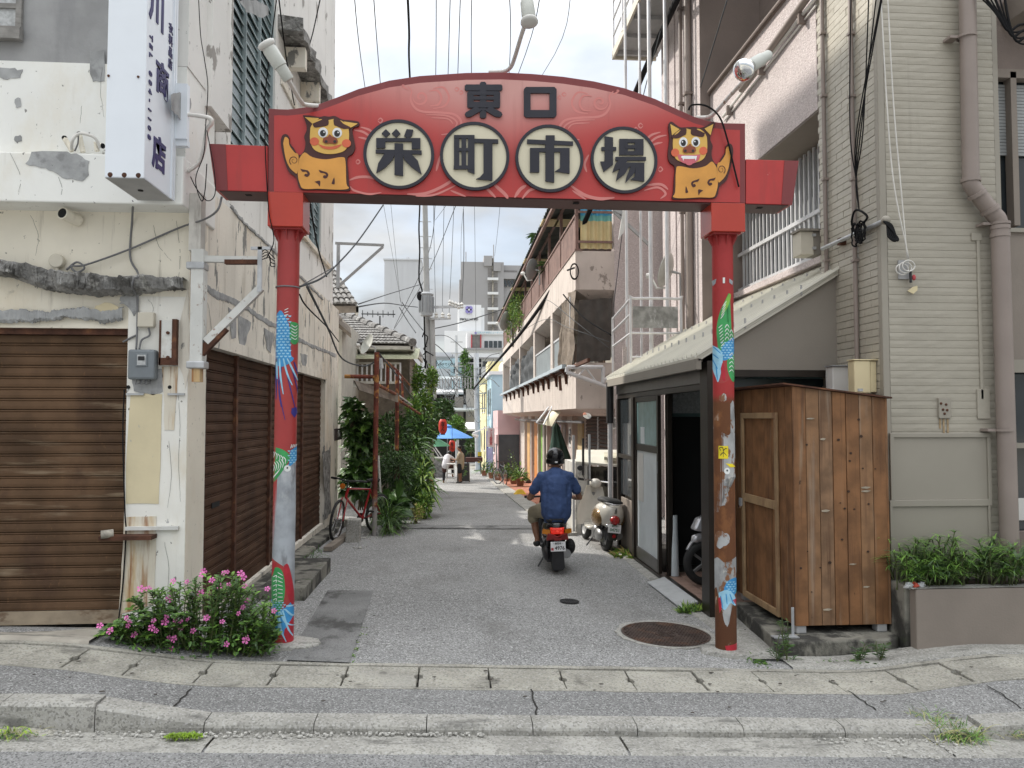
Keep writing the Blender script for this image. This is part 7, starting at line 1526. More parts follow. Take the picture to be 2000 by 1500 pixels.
wires=[  # (pixel,pixel,depth) runs overhead; sagging spans
 ([(690,-30,14),(712,165,24),(750,405,48),(785,600,60)],.012,'thin overhead wire, leftmost in the gap above the gate'),([(728,-30,14),(743,165,24),(764,405,48),(782,590,60)],.012,'thin overhead wire, second from the left in the gap above the gate'),
 ([(795,-30,16),(799,60,19),(801,160,23),(818,400,32)],.03,'thick black overhead cable above the arch left of centre'),([(852,-30,14),(851,150,22),(847,412,32.6),(851,612,33)],.011,'overhead wire above the arch, first of the four near the centre'),
 ([(880,-30,14),(875,150,22),(867,415,32.6),(864,612,33)],.011,'overhead wire above the arch, second of the four near the centre'),([(900,-30,14),(894,150,22),(886,415,32.6),(877,614,33)],.011,'overhead wire above the arch, third of the four near the centre'),([(922,-30,14),(921,150,22),(927,420,40),(930,690,49)],.011,'overhead wire above the arch, fourth of the four near the centre'),
 ([(995,-20,14),(994,150,22),(975,420,40),(966,500,60)],.011,'overhead wire above the arch just left of the centre lamp'),([(1058,-20,14),(1010,150,24),(905,408,45),(902,600,60)],.011,'overhead wire slanting from the centre lamp down to the pole'),
 ([(1118,-20,14),(1060,145,22),(850,430,32)],.008,'thin overhead wire slanting left across the sky'),([(905,408,32),(906,500,32.5),(902,595,33)],.016,'pair of drop wires above the crossarm of the transformer pole'),
 ([(850,398,30),(835,500,34),(770,640,42)],.014,'wire slanting down left past the transformer pole'),([(890,402,30),(830,545,36),(765,650,44)],.014,'second wire slanting down left past the transformer pole'),
 ([(748,401,9),(700,470,8),(655,520,7.2),(625,545,6.6),(585,560,6.46)],.0085,'grey cable running from under the gate beam down to the left pole'),([(820,556,32),(760,574,26),(700,594,18)],.015,'wire from the transformer pole to the left house roof'),
 ([(816,600,33),(790,597,30),(750,592,24),(685,602,17)],.018,'grey cable from the transformer pole to the left building'),([(785,590,34),(800,612,34),(826,645,33)],.022,'twisted cable dropping to the transformer pole'),([(780,600,34),(795,625,34),(812,650,33)],.022,'second twisted cable dropping to the transformer pole'),
 ([(830,645,33),(900,630,34),(985,603,36)],.022,'wire from the transformer pole across to the balcony building'),([(840,665,33),(870,690,40),(900,730,55),(930,740,50)],.02,'wire dropping behind the transformer pole to the far pole'),([(845,655,33),(880,660,50),(930,705,50)],.02,'wire running from the transformer pole to the steel pole'),
 ([(1340,-40,11),(1242,178,15.5),(1150,415,16.3),(1090,545,20),(1010,660,28),(945,735,42),(925,760,50)],.055,'thick black cable bundle running along the balcony building'),([(1100,575,17),(1140,620,16.2),(1195,655,15.5)],.015,'black cable sagging across the tarpaulin to the fire escape'),
 ([(1065,585,20),(1080,592,19),(1120,625,16.3),(1190,680,15.5)],.007,'thin cable sagging across the tarpaulin'),([(1000,660,30),(1060,625,22),(1110,640,16.5),(1190,668,15.5)],.007,'thin cable arching over the balcony pillars'),
 ([(1420,0,10),(1365,180,11.5),(1350,215,12)],.01,'thin wire running down beside the pink wing'),([(1290,60,12),(1240,270,13),(1198,600,15.5)],.008,'thin wire slanting past the fire escape pipes'),([(600,560,6.7),(640,640,9),(668,700,11.5),(710,715,13),(735,705,13.2)],.012,'brown cable sagging from the left pole to the rusty frame'),
 ([(585,575,6.5),(600,600,7),(640,640,9.5),(662,668,12)],.007,'black cable drooping behind the left gate pole'),([(740,690,13.2),(780,740,16),(820,800,24)],.015,'wire from the rusty frame down to the hedge'),([(860,715,60),(900,745,62),(932,720,50)],.02,'wire sagging across the end of the alley'),([(850,700,50),(885,760,60),(932,740,50)],.02,'lower wire sagging across the end of the alley'),
 ([(930,745,50),(950,700,46),(975,690,42)],.02,'wire from the steel pole to the blue house'),([(932,760,50),(955,740,44),(975,755,41)],.02,'lower wire from the steel pole to the blue house'),([(625,0,10),(612,60,11),(600,110,12),(590,200,12)],.008,'thin black wire along the upper left wall'),([(545,0,8),(560,120,9),(575,205,10)],.008,'thin black wire crossing the louvre window'),([(605,395,9),(620,480,11),(638,540,13)],.012,'pair of black wires below the gate on the left wall')]
for pts,r,lab in wires: cable([aY(*p) for p in pts],r,'cable_black' if r>.024 or 'black' in lab else 'wire_far',lab,'overhead_wire',cat='wire')
mb=MB()
for k in range(70):   # the tangle at the far poles
 a=(uni(850,935),uni(700,800),uni(48,72)); b=(a[0]+uni(-45,45),a[1]+uni(-30,40),a[2]+uni(-6,6)); mb.tube(sag(aY(*a),aY(*b),uni(.1,.7),8),.018,4)
tag(stuff(part(mb,'wire_tangle','wire_far')),'tangle of thin service wires strung round the far poles','wires')
# ------------------------------------------------------------------ left side of the alley past the white building
mat('tile_grey',(.15,.145,.14),.85,var=.35,vs=9,layers=[((.4,.4,.38),(7,7,7),.55,.68,.8)]); mat('old_wood',(.2,.17,.14),.9,var=.25,vs=5); mat('eave_white',(.5,.48,.43),.85,var=.1,vs=3,layers=[((.2,.18,.15),(3,3,3),.58,.72,.6)])
mat('corr_green',(.55,.56,.42),.6,var=.08,vs=3); mat('red_rust',(.15,.04,.026),.8,var=.35,vs=6,bump=.3,bs=40,layers=[((.45,.22,.06),(7,7,6),.53,.6,.85),((.07,.025,.018),(11,11,8),.55,.65,.7),((.3,.29,.28),(4,4,3),.3,.42,.9,.55,.35)])
hs=thing('tile_roof_house','old wooden house with a grey tiled roof and a pale corrugated lean-to behind the hedge','house',(-2.6,22,-.5))
yh=21.5; e0,e1=aY(640,674,yh),aY(806,676,yh); top0,top1=aY(640,618,25.5),aY(672,618,25.5); ce=aY(826,702,27)
mb=MB(); mb.poly([e0,e1,top1,top0]); mb.poly([e1,ce,aY(700,640,29),top1]); part(mb,'roof_deck','old_wood',hs)
def tiles(a,b,c,d,nu,nv,r):   # cover tiles in rows on the slope a-b (eave) to d-c (ridge)
 mb=MB(); a,b,c,d=map(V,(a,b,c,d)); nn=(b-a).cross(d-a).normalized()
 for j in range(nv):
  v0,v1=j/nv,(j+1.12)/nv
  for i in range(nu):
   u=(i+.5)/nu
   p,q=a.lerp(b,u).lerp(d.lerp(c,u),v0)+nn*(.05+uni(0,.012)),a.lerp(b,u).lerp(d.lerp(c,u),min(1,v1))+nn*.028
   ax=(b-a).normalized(); vs_=[]
   for pt,rr_ in ((p,r),(q,r*.85)):
    for k in range(5): t_=math.pi*k/4; vs_.append(pt-ax*rr_*math.cos(t_)+nn*rr_*math.sin(t_)*.8)
   mb.add(vs_,[[k,k+1,k+6,k+5] for k in range(4)]+[[0,1,2,3,4]])
 return mb
mb=tiles(e0,e1,top1,top0,21,12,.062); stuff(part(mb,'roof_tiles','tile_grey',hs)); mb=tiles(e1,ce,aY(700,640,29),top1,20,9,.06); stuff(part(mb,'roof_tiles','tile_grey',hs))
mb=MB()
for k in range(9): p=e1.lerp(top1,k/8.5)+V((0,0,.1)); q=e1.lerp(top1,(k+1.1)/8.5)+V((0,0,.08)); mb.tube([p,q],[.13,.1],8)
part(mb,'hip_tiles','tile_grey',hs)
mb=MB(); mb.prism([e0,e1,e1+V((0,0,-.1)),e0+V((0,0,-.1))],(0,.06,0)); mb.prism([e1,ce,ce-V((0,0,.12)),e1-V((0,0,.12))],(-.06,0,0)); part(mb,'eave_board','eave_white',hs)
mb=MB(); mb.poly([e0+V((0,.02,-.1)),e1+V((0,.02,-.1)),e1+V((-.4,1.2,-.3)),e0+V((0,1.2,-.3))]); part(mb,'eave_soffit','eave_white',hs)
wA,wB=aY(640,690,22.6),aY(800,690,22.6); bq((wA.x,wB.x,22.6,28,-1.5,e0.z-.12),'wall','old_wood',hs)
mb=MB(); A,B=aY(660,694,21.2),aY(816,700,21.2); n=60
for k in range(n): x=A.x+(B.x-A.x)*k/n; w_=(B.x-A.x)/n; mb.hexa([V((x,21.2,B.z)),V((x+w_*.6,21.2,B.z)),V((x+w_*.6,22.7,A.z+.3)),V((x,22.7,A.z+.3))],[V((x+.01,21.2,B.z+.05)),V((x+w_*.5,21.2,B.z+.05)),V((x+w_*.5,22.7,A.z+.35)),V((x+.01,22.7,A.z+.35))])
mb.prism([V((A.x,21.2,B.z-.02)),V((B.x,21.2,B.z-.02)),V((B.x,22.7,A.z+.3)),V((A.x,22.7,A.z+.3))],(0,0,.02)); part(mb,'lean_to_roof','corr_green',hs)
mb=MB(); A,B=aY(668,748,21.4),aY(780,708,21.4)
bal=None
for k in range(13):
 x=A.x+(B.x-A.x)*k/12
 if bal is None: mb=MB(); mb.box(0,.05,0,.05,A.z,B.z); bal=part(mb,'baluster','bar_white',hs,local=True); bal.location=(x+2.6,21.4-22,.5)
 else: dup(bal,hs,(x+2.6,21.4-22,.5))
mb=MB(); mb.box(A.x,B.x,21.36,21.44,B.z-.05,B.z); mb.box(A.x,B.x,21.36,21.44,A.z-.02,A.z+.05); part(mb,'balustrade_rail','eave_white',hs)
# roof corner of a second house just past the white wall
r2=thing('tiled_eave','weathered tiled eave corner sticking out behind the end of the white building','roof',(-2.6,17,4))
y_=17; c=aY(700,598,y_); a=aY(648,520,20.5); b=aY(655,600,y_)
mb=MB(); mb.poly([b+V((-1,0,0)),c,a,a+V((-1.4,0,0))]); mb.prism([b+V((-1,0,0)),c,c-V((0,0,.14)),b+V((-1,0,-.14))],(0,.05,0)); part(mb,'roof_deck','old_wood',r2)
mb=tiles(b+V((-1,0,0)),c,a,a+V((-1.2,0,0)),12,9,.06); stuff(part(mb,'roof_tiles','tile_grey',r2))
mb=MB(); mb.prism([c,a,a-V((0,0,.25)),c-V((0,0,.2))],(-.05,0,0)); mb.poly([b+V((-1,0,-.1)),c+V((-.05,.05,-.12)),a+V((-.1,0,-.3)),a+V((-1.3,0,-.3))]); part(mb,'eave_board','eave_white',r2)
mb=MB(); q=aY(686,650,18.5); mb.prism([aY(650,622,18),aY(686,652,18),aY(684,640,19.5),aY(650,600,19.5)],(0,0,-.1)); part(mb,'lower_eave','old_wood',r2)
mb=MB(); A,B=aY(640,655,18.6),aY(668,655,18.6); mb.box(A.x-1.5,B.x,18.6,22,-1,4.2); part(mb,'wall','eave_white',r2)
# triangular steel bracket at the end of the white building
t=thing('wall_bracket','triangular grey steel bracket sticking out from the far end of the white building','bracket',(XL,YE,4.5)); yq=YE-.05
rq((aY(655,475,yq),aY(750,479,yq),.045),'top_bar','sign_grey',t); rq((aY(748,482,yq),aY(660,560,yq),.045),'diagonal','sign_grey',t); rq((aY(661,478,yq),aY(660,562,yq),.06),'upright','galvanised',t)
# red rusty pipe frame
fr_=thing('pipe_canopy','rusty red pipe frame carrying a tin canopy at the end of the white building','pipe frame',(-1.3,13.1,gz(-1.3,13.1)))
def rp(a,b,y0,y1,r,name='post'): mb=MB(); A,B=aY(*a,y0),aY(*b,y1); mb.tube([A,B],r,14); return part(mb,name,'red_rust',fr_,smooth=True)
rp((731,1052),(736,688),13.1,13.1,.043); rp((673,735),(735,736),13.1,13.1,.033,'cross_pipe'); rp((775,880),(776,723),15.6,15.6,.042)
rp((735,750),(776,772),13.1,15.6,.03,'side_pipe'); rp((735,690),(776,724),13.1,15.6,.022,'side_pipe'); rp((757,758),(757,708),14.3,14.3,.03); rp((776,780),(830,815),15.6,20,.03,'side_pipe'); rp((787,785),(785,738),16.6,16.6,.025); rp((776,725),(800,752),15.6,19,.02,'side_pipe')
mb=MB(); A=[aY(690,743,13.4),aY(776,768,15.4),aY(806,790,18),aY(690,752,17)]; mb.prism(A,(0,0,-.03)); part(mb,'tin_canopy','sign_grey',fr_)
mb=MB(); mb.prism([aY(690,743,13.4),aY(776,768,15.4),aY(776,786,15.4),aY(700,762,13.5)],(.02,0,0)); part(mb,'canopy_board','old_wood',fr_)
tq(([aY(741,700,13.3),aY(744,720,13.3)],.05,10),'lamp_tube','frosted',fr_)
mb=MB(); c=V((aY(731,1052,13.1).x+.06,13.15,gz(-1.3,13.1))); mb.lathe([(.09,0),(.075,.1),(.05,.16)],c,10); part(mb,'base','broken_concrete',fr_)
t=thing('thin_pole','thin pale pipe standing in the hedge beside the rusty post','pole',aY(743,980,14)); tq(([aY(745,1000,14),aY(739,890,14)],.02,8),'pipe','lamp_housing',t)
t=thing('antenna','thin aerial with short rods above the tiled roof','antenna',aY(742,640,24)); mb=MB(); mb.tube([aY(742,690,24),aY(742,617,24)],.025,6); mb.tube([aY(706,613,24),aY(772,614,24)],.02,6)
for k in range(7): mb.tube([aY(708+k*10,606+k % 2*3,24),aY(708+k*10,620-k % 2*3,24)],.014,5)
part(mb,'rods','wire_far',t)
# wall return,sign plate and concrete block
t=thing('house_plate','small dark plate with pale characters on the wall end beside the vine','sign',aY(663,848,YE-.05)); A,B=aX(657,837,XL+.006),aX(667,859,XL+.006); mat('plate_dark',(.08,.06,.06),.5)
c=aX(662,848,XL+.02); bq((XL+.002,XL+.02,c.y-.45,c.y+.45,c.z-.11,c.z+.11),'plate','plate_dark',t); text('栄町',.15,(XL+.023,c.y,c.z),(0,1,0),(0,0,1),'lettering','lamp_white',t)
c=gG(688,1058); t=MB(); t.hexa([V((c.x-.105,c.y-.09,c.z-.02)),V((c.x+.12,c.y-.09,c.z-.02)),V((c.x+.12,c.y+.12,c.z-.02)),V((c.x-.105,c.y+.12,c.z-.02))],[V((c.x-.08,c.y-.08,c.z+.36)),V((c.x+.135,c.y-.07,c.z+.355)),V((c.x+.13,c.y+.12,c.z+.36)),V((c.x-.08,c.y+.12,c.z+.365))]); solo(t,'concrete_block','kerb_concrete','weathered upright concrete block in front of the red bicycle','block',bevel=.02)
mb=MB()
for _ in range(90):
 x,y=uni(XL+.22,-1.2),uni(11.5,13.4); r=uni(.008,.03)*(1 if rnd()<.25 else .5); mb.ball((x,y,gz(x,y)+r*.4),r*1.3,r,r*.7,6,4)
stuff(part(mb,'rubble','gravel'))
mb=MB(); mb.bar(gG(640,1078)+V((0,0,.04)),gG(690,1040)+V((0,0,.04)),.12,.06); solo(mb,'loose_plank','old_wood','loose plank lying at the foot of the plinth by the bicycle','plank')

# ------------------------------------------------------------------ bicycles
mat('bike_red',(.3,.015,.018),.3,coat=.5); mat('chrome',(.6,.6,.61),.2,metal=1); mat('reflector',(.5,.14,.02),.25,coat=.5)
def bicycle(label,loc,rz,m,lean=0,steer=0):
 t=thing('bicycle',label,'bicycle',loc,rot=(rad(0),0,0)); t.rotation_euler=(0,rad(lean),rz); MAT_OF[t]=Matrix.Translation(V(loc)) @ t.rotation_euler.to_matrix().to_4x4()
 R_=.33
 def wheel(y,par,turn=0):
  rot=Matrix.Translation((0,y,R_)) @ Matrix.Rotation(turn,4,'Z'); w_=MB(); w_.lathe([(R_-.036,-.014),(R_-.01,-.02),(R_,0),(R_-.01,.02),(R_-.036,.014)],(0,0,0),32,0,(1,0,0),cap=False); w_.v=[rot @ p for p in w_.v]; wh=part(w_,'wheel','black_rubber',par,local=True,smooth='all')
  w_=MB(); w_.lathe([(R_-.05,-.01),(R_-.036,-.012),(R_-.036,.012),(R_-.05,.01)],(0,0,0),32,0,(1,0,0),cap=False); w_.lathe([(.025,-.05),(.025,.05)],(0,0,0),10,0,(1,0,0))
  for k in range(14): a=2*math.pi*k/14; w_.tube([(uni(-.03,.03),0,0),(0,(R_-.04)*math.cos(a),(R_-.04)*math.sin(a))],.0022,4)
  w_.v=[rot @ p for p in w_.v]; part(w_,'rim','chrome',wh,local=True)
 wheel(-.5,t); wheel(.55,t,steer)
 bb_,st_,hd,hd2,ra,fa=V((0,-.08,.28)),V((0,-.22,.76)),V((0,.36,.82)),V((0,.4,.68)),V((0,-.5,R_)),V((0,.55,R_))
 f=MB()
 for a,b,r in ((bb_,st_,.018),(st_,hd,.016),(bb_,hd2,.02),(hd2,hd,.022)): f.tube([a,b],r,8)
 for s in (-.05,.05): f.tube([st_,ra+V((s,0,0))],.009,6); f.tube([bb_,ra+V((s,0,0))],.01,6)
 part(f,'frame',m,t,local=True,smooth=True)
 f=MB(); Rt=Matrix.Translation((0,.42,0)) @ Matrix.Rotation(steer,4,'Z') @ Matrix.Translation((0,-.42,0))
 for s in (-.045,.045): f.tube([hd2+V((s,.01,0)),fa+V((s,0,0))],.011,8)
 f.v=[Rt @ p for p in f.v]; part(f,'fork',m,t,local=True,smooth=True)
 f=MB(); f.tube([hd,hd+V((0,-.03,.12))],.014,8); f.tube(catmull([(-.3,.28,.95),(-.16,.36,.96),(0,.38,.94),(.16,.36,.96),(.3,.28,.95)],5),.013,8); f.v=[Rt @ p for p in f.v]; part(f,'handlebar','bike_black',t,local=True,smooth=True)
 for s in (-1,1): f=MB(); f.tube([(s*.3,.28,.95),(s*.2,.335,.957)],.019,8); f.v=[Rt @ p for p in f.v]; part(f,'grip','black_rubber',t,local=True)
 f=MB(); f.tube([st_,st_+V((0,-.03,.12))],.013,8); part(f,'seat_post','chrome',t,local=True)
 f=MB(); f.hexa([V((-.07,-.36,.88)),V((.07,-.36,.88)),V((.02,-.1,.9)),V((-.02,-.1,.9))],[V((-.08,-.38,.94)),V((.08,-.38,.94)),V((.02,-.09,.935)),V((-.02,-.09,.935))]); part(f,'saddle','black_rubber',t,local=True,bevel=.02)
 f=MB(); f.lathe([(.09,.03),(.09,.045)],bb_,16,0,(1,0,0)); f.tube([bb_+V((.05,0,0)),bb_+V((.06,.1,-.13))],.01,6); f.tube([bb_+V((-.05,0,0)),bb_+V((-.06,-.1,.13))],.01,6); f.box(.05,.14,.08,.13,.13,.15); f.box(-.14,-.05,-.22,-.15,.4,.42); part(f,'crank','bike_black',t,local=True)
 return t,Rt
c=gG(700,1056); tb_,Rt=bicycle('red bicycle with flat black handlebar leaning behind the concrete block by the rusty post',(c.x-.08,c.y+.5,gz(c.x,c.y)+.0),rad(148),'bike_red',lean=-7,steer=rad(22))
f=MB(); f.lathe([(.04,0),(.045,.03),(.001,.035)],(.05,.42,.86),14,0,(0,1,.1)); f.v=[Rt @ p for p in f.v]; part(f,'reflector','reflector',tb_,local=True,smooth=True)
c=gG(979,948); bicycle('small black bicycle parked by the kerb on the right, far down the alley',(c.x,c.y,c.z),rad(12),'bike_black',lean=4,steer=rad(25))

# ------------------------------------------------------------------ people and scooters
mat('skin_tan',(.25,.125,.075),.55,var=.1,vs=9); mat('skin_light',(.36,.2,.13),.55,var=.08,vs=9); mat('shirt_blue',(.045,.08,.19),.85,var=.15,vs=7,bump=.35,bs=16,bd=.02); mat('shorts_khaki',(.3,.26,.18),.85,var=.1,vs=7,bump=.3,bs=18,bd=.02); mat('helmet_black',(.01,.01,.011),.16,coat=.25,spec=.4); mat('hair_black',(.012,.01,.009),.5); mat('tee_white',(.6,.58,.6),.85,var=.06,vs=5,bump=.3,bs=16,bd=.02); mat('shirt_beige',(.35,.29,.21),.85,var=.08,vs=5,bump=.3,bs=16,bd=.02); mat('shorts_black',(.02,.02,.023),.85); mat('apron_brown',(.07,.03,.025),.85,var=.1,vs=5)
def flesh(name,m,chains,par,vox=.012,balls=(),sm=6,label=None):
 mb=MB()
 for ch in chains:
  pts=[V(c[:3]) for c in ch]; rs=[c[3] for c in ch]
  mb.tube(pts,rs,12)
  for p,r in zip(pts,rs): mb.ball(p,r*.99,n=12,k=8)
 for b in balls: mb.ball(V(b[:3]),b[3],b[4],b[5],16,12)
 o=part(mb,name,m,par,local=True,smooth='all',label=label)
 r=o.modifiers.new('remesh','REMESH'); r.mode='VOXEL'; r.voxel_size=vox; r.use_smooth_shade=True
 s=o.modifiers.new('smooth','SMOOTH'); s.factor=.5; s.iterations=sm
 return o
def hand(chains,wrist,dirf,palm_n,side,curl=1.0,s=1.0):
 """palm and five curled fingers; dirf = pointing direction, palm_n = direction the palm faces"""
 w_,d,n=V(wrist),V(dirf).normalized(),V(palm_n).normalized(); x=d.cross(n).normalized()*side
 chains.append([(*w_,.026*s),(*(w_+d*.045*s),.034*s),(*(w_+d*.085*s),.032*s)])
 for k,ln in enumerate((.075,.085,.08,.062)):
  b=w_+d*.085*s+x*(.03-k*.02)*s; a=b+d*ln*.45*s+n*.012*s; e=a+(d*(1-curl)+n*curl).normalized()*ln*.5*s; f=e+(n*.6-d*curl*.8).normalized()*ln*.35*s
  chains.append([(*b,.0115*s),(*a,.0105*s),(*e,.0098*s),(*f,.0085*s)])
 b=w_+d*.02*s+x*.03*s; a=b+(x*.6+d*.6+n*.5).normalized()*.04*s; e=a+(d*.5+n*.8).normalized()*.035*s
 chains.append([(*b,.014*s),(*a,.0125*s),(*e,.0105*s)])
def scooter(name,label,loc,rz,style,lean=0):
 t=thing(name,label,'scooter',loc); t.rotation_euler=(0,rad(lean),rz); MAT_OF[t]=Matrix.Translation(V(loc)) @ t.rotation_euler.to_matrix().to_4x4(); retro=style=='retro'
 bm_,acc=('cream_paint','gold_paint') if retro else ('black_paint','black_paint')
 R_=.215
 def P_(mb,nm,m,par=t,**k): return part(mb,nm,m,par,local=True,**k)
 for y,nm in ((0,'rear_wheel'),(1.19,'front_wheel')):
  f=MB(); f.lathe([(R_-.075,-.04),(R_-.03,-.05),(R_,-.028),(R_+.003,0),(R_,.028),(R_-.03,.05),(R_-.075,.04)],(0,y,R_),32,0,(1,0,0),cap=False); wh=P_(f,nm,'black_rubber',smooth='all')
  f=MB(); f.lathe([(.001,-.03),(.05,-.035),(.12,-.02),(R_-.074,-.04),(R_-.074,.04),(.12,.02),(.05,.035),(.001,.03)],(0,y,R_),24,0,(1,0,0),cap=False); P_(f,'rim','sign_grey',wh,smooth=True)
 def loft(secs,nm,m,n=18,pw=2.6):   # superelliptic sections (y,z centre,half width,half height)
  f=MB(); vs_=[]
  for (y,z,a,b) in secs:
   for k in range(n): q=2*math.pi*k/n; c_,s_=math.cos(q),math.sin(q); vs_.append((a*math.copysign(abs(c_)**(2/pw),c_),y,z+b*math.copysign(abs(s_)**(2/pw),s_)))
  fs_=[[i*n+k,i*n+(k+1) % n,(i+1)*n+(k+1) % n,(i+1)*n+k] for i in range(len(secs)-1) for k in range(n)]+[list(range(n)),list(range((len(secs)-1)*n,len(secs)*n))]
  f.add(vs_,fs_); return P_(f,nm,m,smooth='all')
 if retro:
  loft([(-.3,.56,.05,.08),(-.27,.56,.13,.15),(-.15,.56,.19,.19),(.05,.55,.215,.2),(.25,.53,.19,.19),(.42,.48,.14,.17),(.47,.44,.1,.12)],'rear_body',bm_,pw=2.3)
  for s in (-1,1): f=MB(); f.ball((s*.165,.06,.5),.075,.24,.15,16,10); P_(f,'side_cowl',acc,smooth='all')
  loft([(-.22,.75,.09,.015),(-.18,.755,.14,.035),(0,.76,.16,.045),(.3,.75,.13,.045),(.4,.735,.09,.03),(.42,.73,.05,.015)],'seat','black_rubber')
  f=MB(); f.tube(catmull([(-.13,.0,.74),(-.12,-.22,.735),(0,-.31,.73),(.12,-.22,.735),(.13,0,.74)],5),.011,8); P_(f,'grab_rail','chrome',smooth=True)
  f=MB(); f.tube([(.01,-.285,.68),(.01,-.31,.66),(.01,-.3,.6),(-.01,-.3,.6),(-.01,-.31,.66),(-.01,-.285,.68)],.006,6); P_(f,'bag_hook','bike_black')
 else:
  loft([(-.3,.62,.03,.03),(-.28,.61,.09,.075),(-.18,.59,.14,.11),(.05,.55,.165,.14),(.25,.5,.165,.17),(.42,.42,.14,.15),(.48,.36,.11,.1)],'rear_body',bm_,pw=3)
  loft([(-.2,.7,.09,.02),(-.16,.71,.13,.04),(.1,.735,.15,.05),(.35,.74,.125,.045),(.44,.73,.08,.02)],'seat','black_rubber')
  f=MB()
  for s in (-1,1): f.tube([(s*.085,-.08,.7),(s*.09,-.24,.735),(s*.07,-.33,.73)],.009,6)
  for y in (-.14,-.2,-.26,-.32): f.bar((-.085,y,.737),(.085,y,.737),.014,.01)
  P_(f,'rear_rack','bike_black')
 # tail
 zt=.5 if retro else .585
 f=MB()
 if retro: f.lathe([(.075,0),(.072,.035),(.05,.06),(.001,.066)],(0,-.3,zt),20,0,(0,-1,.1))
 else: f.hexa([V((-.06,-.33,zt-.035)),V((.06,-.33,zt-.035)),V((.09,-.26,zt-.05)),V((-.09,-.26,zt-.05))],[V((-.082,-.335,zt+.035)),V((.082,-.335,zt+.035)),V((.1,-.26,zt+.05)),V((-.1,-.26,zt+.05))])
 P_(f,'tail_light','tail_red' if retro else 'brake_lit',smooth=True,bevel=0 if retro else .012)
 if not retro:
  f=MB(); f.prism([V((-.15,-.29,.46)),V((.15,-.29,.46)),V((.13,-.31,.56)),V((.06,-.325,.545)),(0,-.33,.515),V((-.06,-.325,.545)),V((-.13,-.31,.56))],(0,.08,0)); P_(f,'tail_panel','tail_panel_red',bevel=.01)
 for s in (-1,1):
  f=MB()
  if retro: f.ball((s*.1,-.28,.41),.03,.03,.03,10,7)
  else: f.hexa([V((s*.1,-.31,.535)),V((s*.2,-.25,.55)),V((s*.2,-.2,.55)),V((s*.1,-.24,.535))],[V((s*.1,-.31,.6)),V((s*.195,-.25,.605)),V((s*.19,-.2,.605)),V((s*.1,-.24,.6))])
  P_(f,'indicator','amber' if not retro else 'chrome',smooth=True)
 zp=.385 if not retro else .38
 f=MB(); f.hexa([V((-.1,-.345,zp-.0625)),V((.1,-.345,zp-.0625)),V((.1,-.339,zp-.0625)),V((-.1,-.339,zp-.0625))],[V((-.1,-.33,zp+.0625)),V((.1,-.33,zp+.0625)),V((.1,-.324,zp+.0625)),V((-.1,-.324,zp+.0625))]); pl=P_(f,'number_plate','plate_white',bevel=.003)
 M_=wm(t); Q=lambda x,y,z: M_ @ V((x,y,z)); rx_=(M_.to_3x3() @ V((1,0,0))); uz=(M_.to_3x3() @ V((0,.12,1)))
 text('04751' if retro else '4976',.062 if retro else .066,Q(.02 if not retro else .005,-.3425,zp-.02),rx_,uz,'plate_number','plate_green' if retro else 'ink_black',t,bold=.0012,depth=.001)
 text('・那覇市・',.03,Q(0,-.337,zp+.038),rx_,uz,'plate_text','plate_green' if retro else 'ink_black',t,bold=.0005,depth=.001)
 if not retro: f=MB(); f.box(-.094,-.062,-.344,-.338,zp-.05,zp-.015); P_(f,'plate_emblem','ink_red'); f=MB(); f.box(-.05,.05,-.335,-.328,.465,.495); P_(f,'reflector','tail_panel_red')
 else: f=MB(); f.lathe([(.028,0),(.028,.015)],(0,-.335,.27),14,0,(0,-1,0)); P_(f,'reflector','tail_red')
 f=MB(); f.prism([V((-.075,-.315,.33)),V((.075,-.315,.33)),V((.09,-.3,.1)),V((.06,-.295,.06)),V((-.06,-.295,.06)),V((-.09,-.3,.1))] if not retro else [V((-.075,-.32,.33)),V((.075,-.32,.33)),V((.06,-.3,.2)),V((-.06,-.3,.2))],(0,.02,0)); P_(f,'mudguard','black_plastic',bevel=.008)
 f=MB(); f.tube([V((0,-.28,.33)),V((0,-.22,.47))],.035,8); P_(f,'plate_bracket','black_plastic')
 f=MB(); f.box(-.13,-.055,-.1,.4,.14,.3); f.ball((-.12,.02,.24),.06,.16,.1,12,8); f.ball((-.11,.25,.26),.06,.12,.11,12,8); f.box(-.06,.06,.2,.5,.2,.38); P_(f,'engine','engine_grey' if retro else 'black_plastic',smooth=True)
 f=MB(); f.tube([(.13,-.17,.26),(.135,.2,.22)],[.062,.055],14); P_(f,'muffler','black_plastic',smooth=True); f=MB(); f.lathe([(.045,0),(.06,.003)],(.13,-.172,.26),14,0,(0,-1,.1)); P_(f,'muffler_cap','engine_grey')
 for s in (-1,1): f=MB(); f.tube([(s*.1,.02,.22),(s*.11,-.12,.5)],.022,8); P_(f,'shock_absorber','bike_black')
 loft([(.4,.27,.16,.035),(.6,.26,.17,.035),(.85,.27,.16,.035),(.92,.3,.14,.05)],'floorboard',bm_ if retro else 'black_plastic')
 f=MB(); w_=.27 if retro else .2     # leg shield,a curved shell
 f.sheet(frange(-1,1,12),frange(0,1,10),lambda u,v: (u*w_*(1.0-.35*v**3)*(.75+.25*math.sin(math.pi*min(1,v+.25))),.9+.12*v-.09*u*u*(1-v*.4),.27+.63*v))
 f.sheet(frange(-1,1,12),frange(0,1,10),lambda u,v: (u*w_*(1.0-.35*v**3)*(.75+.25*math.sin(math.pi*min(1,v+.25))),.935+.13*v-.09*u*u*(1-v*.4),.27+.63*v)); P_(f,'leg_shield',bm_,smooth='all')
 f=MB(); f.tube(catmull([(0,.95,.9),(0,.92,.97)],2),.05,10); f.ball((0,.95,.95),.1,.1,.08,14,9); P_(f,'handlebar_cover',bm_,smooth='all')
 hz=1.0 if retro else .935
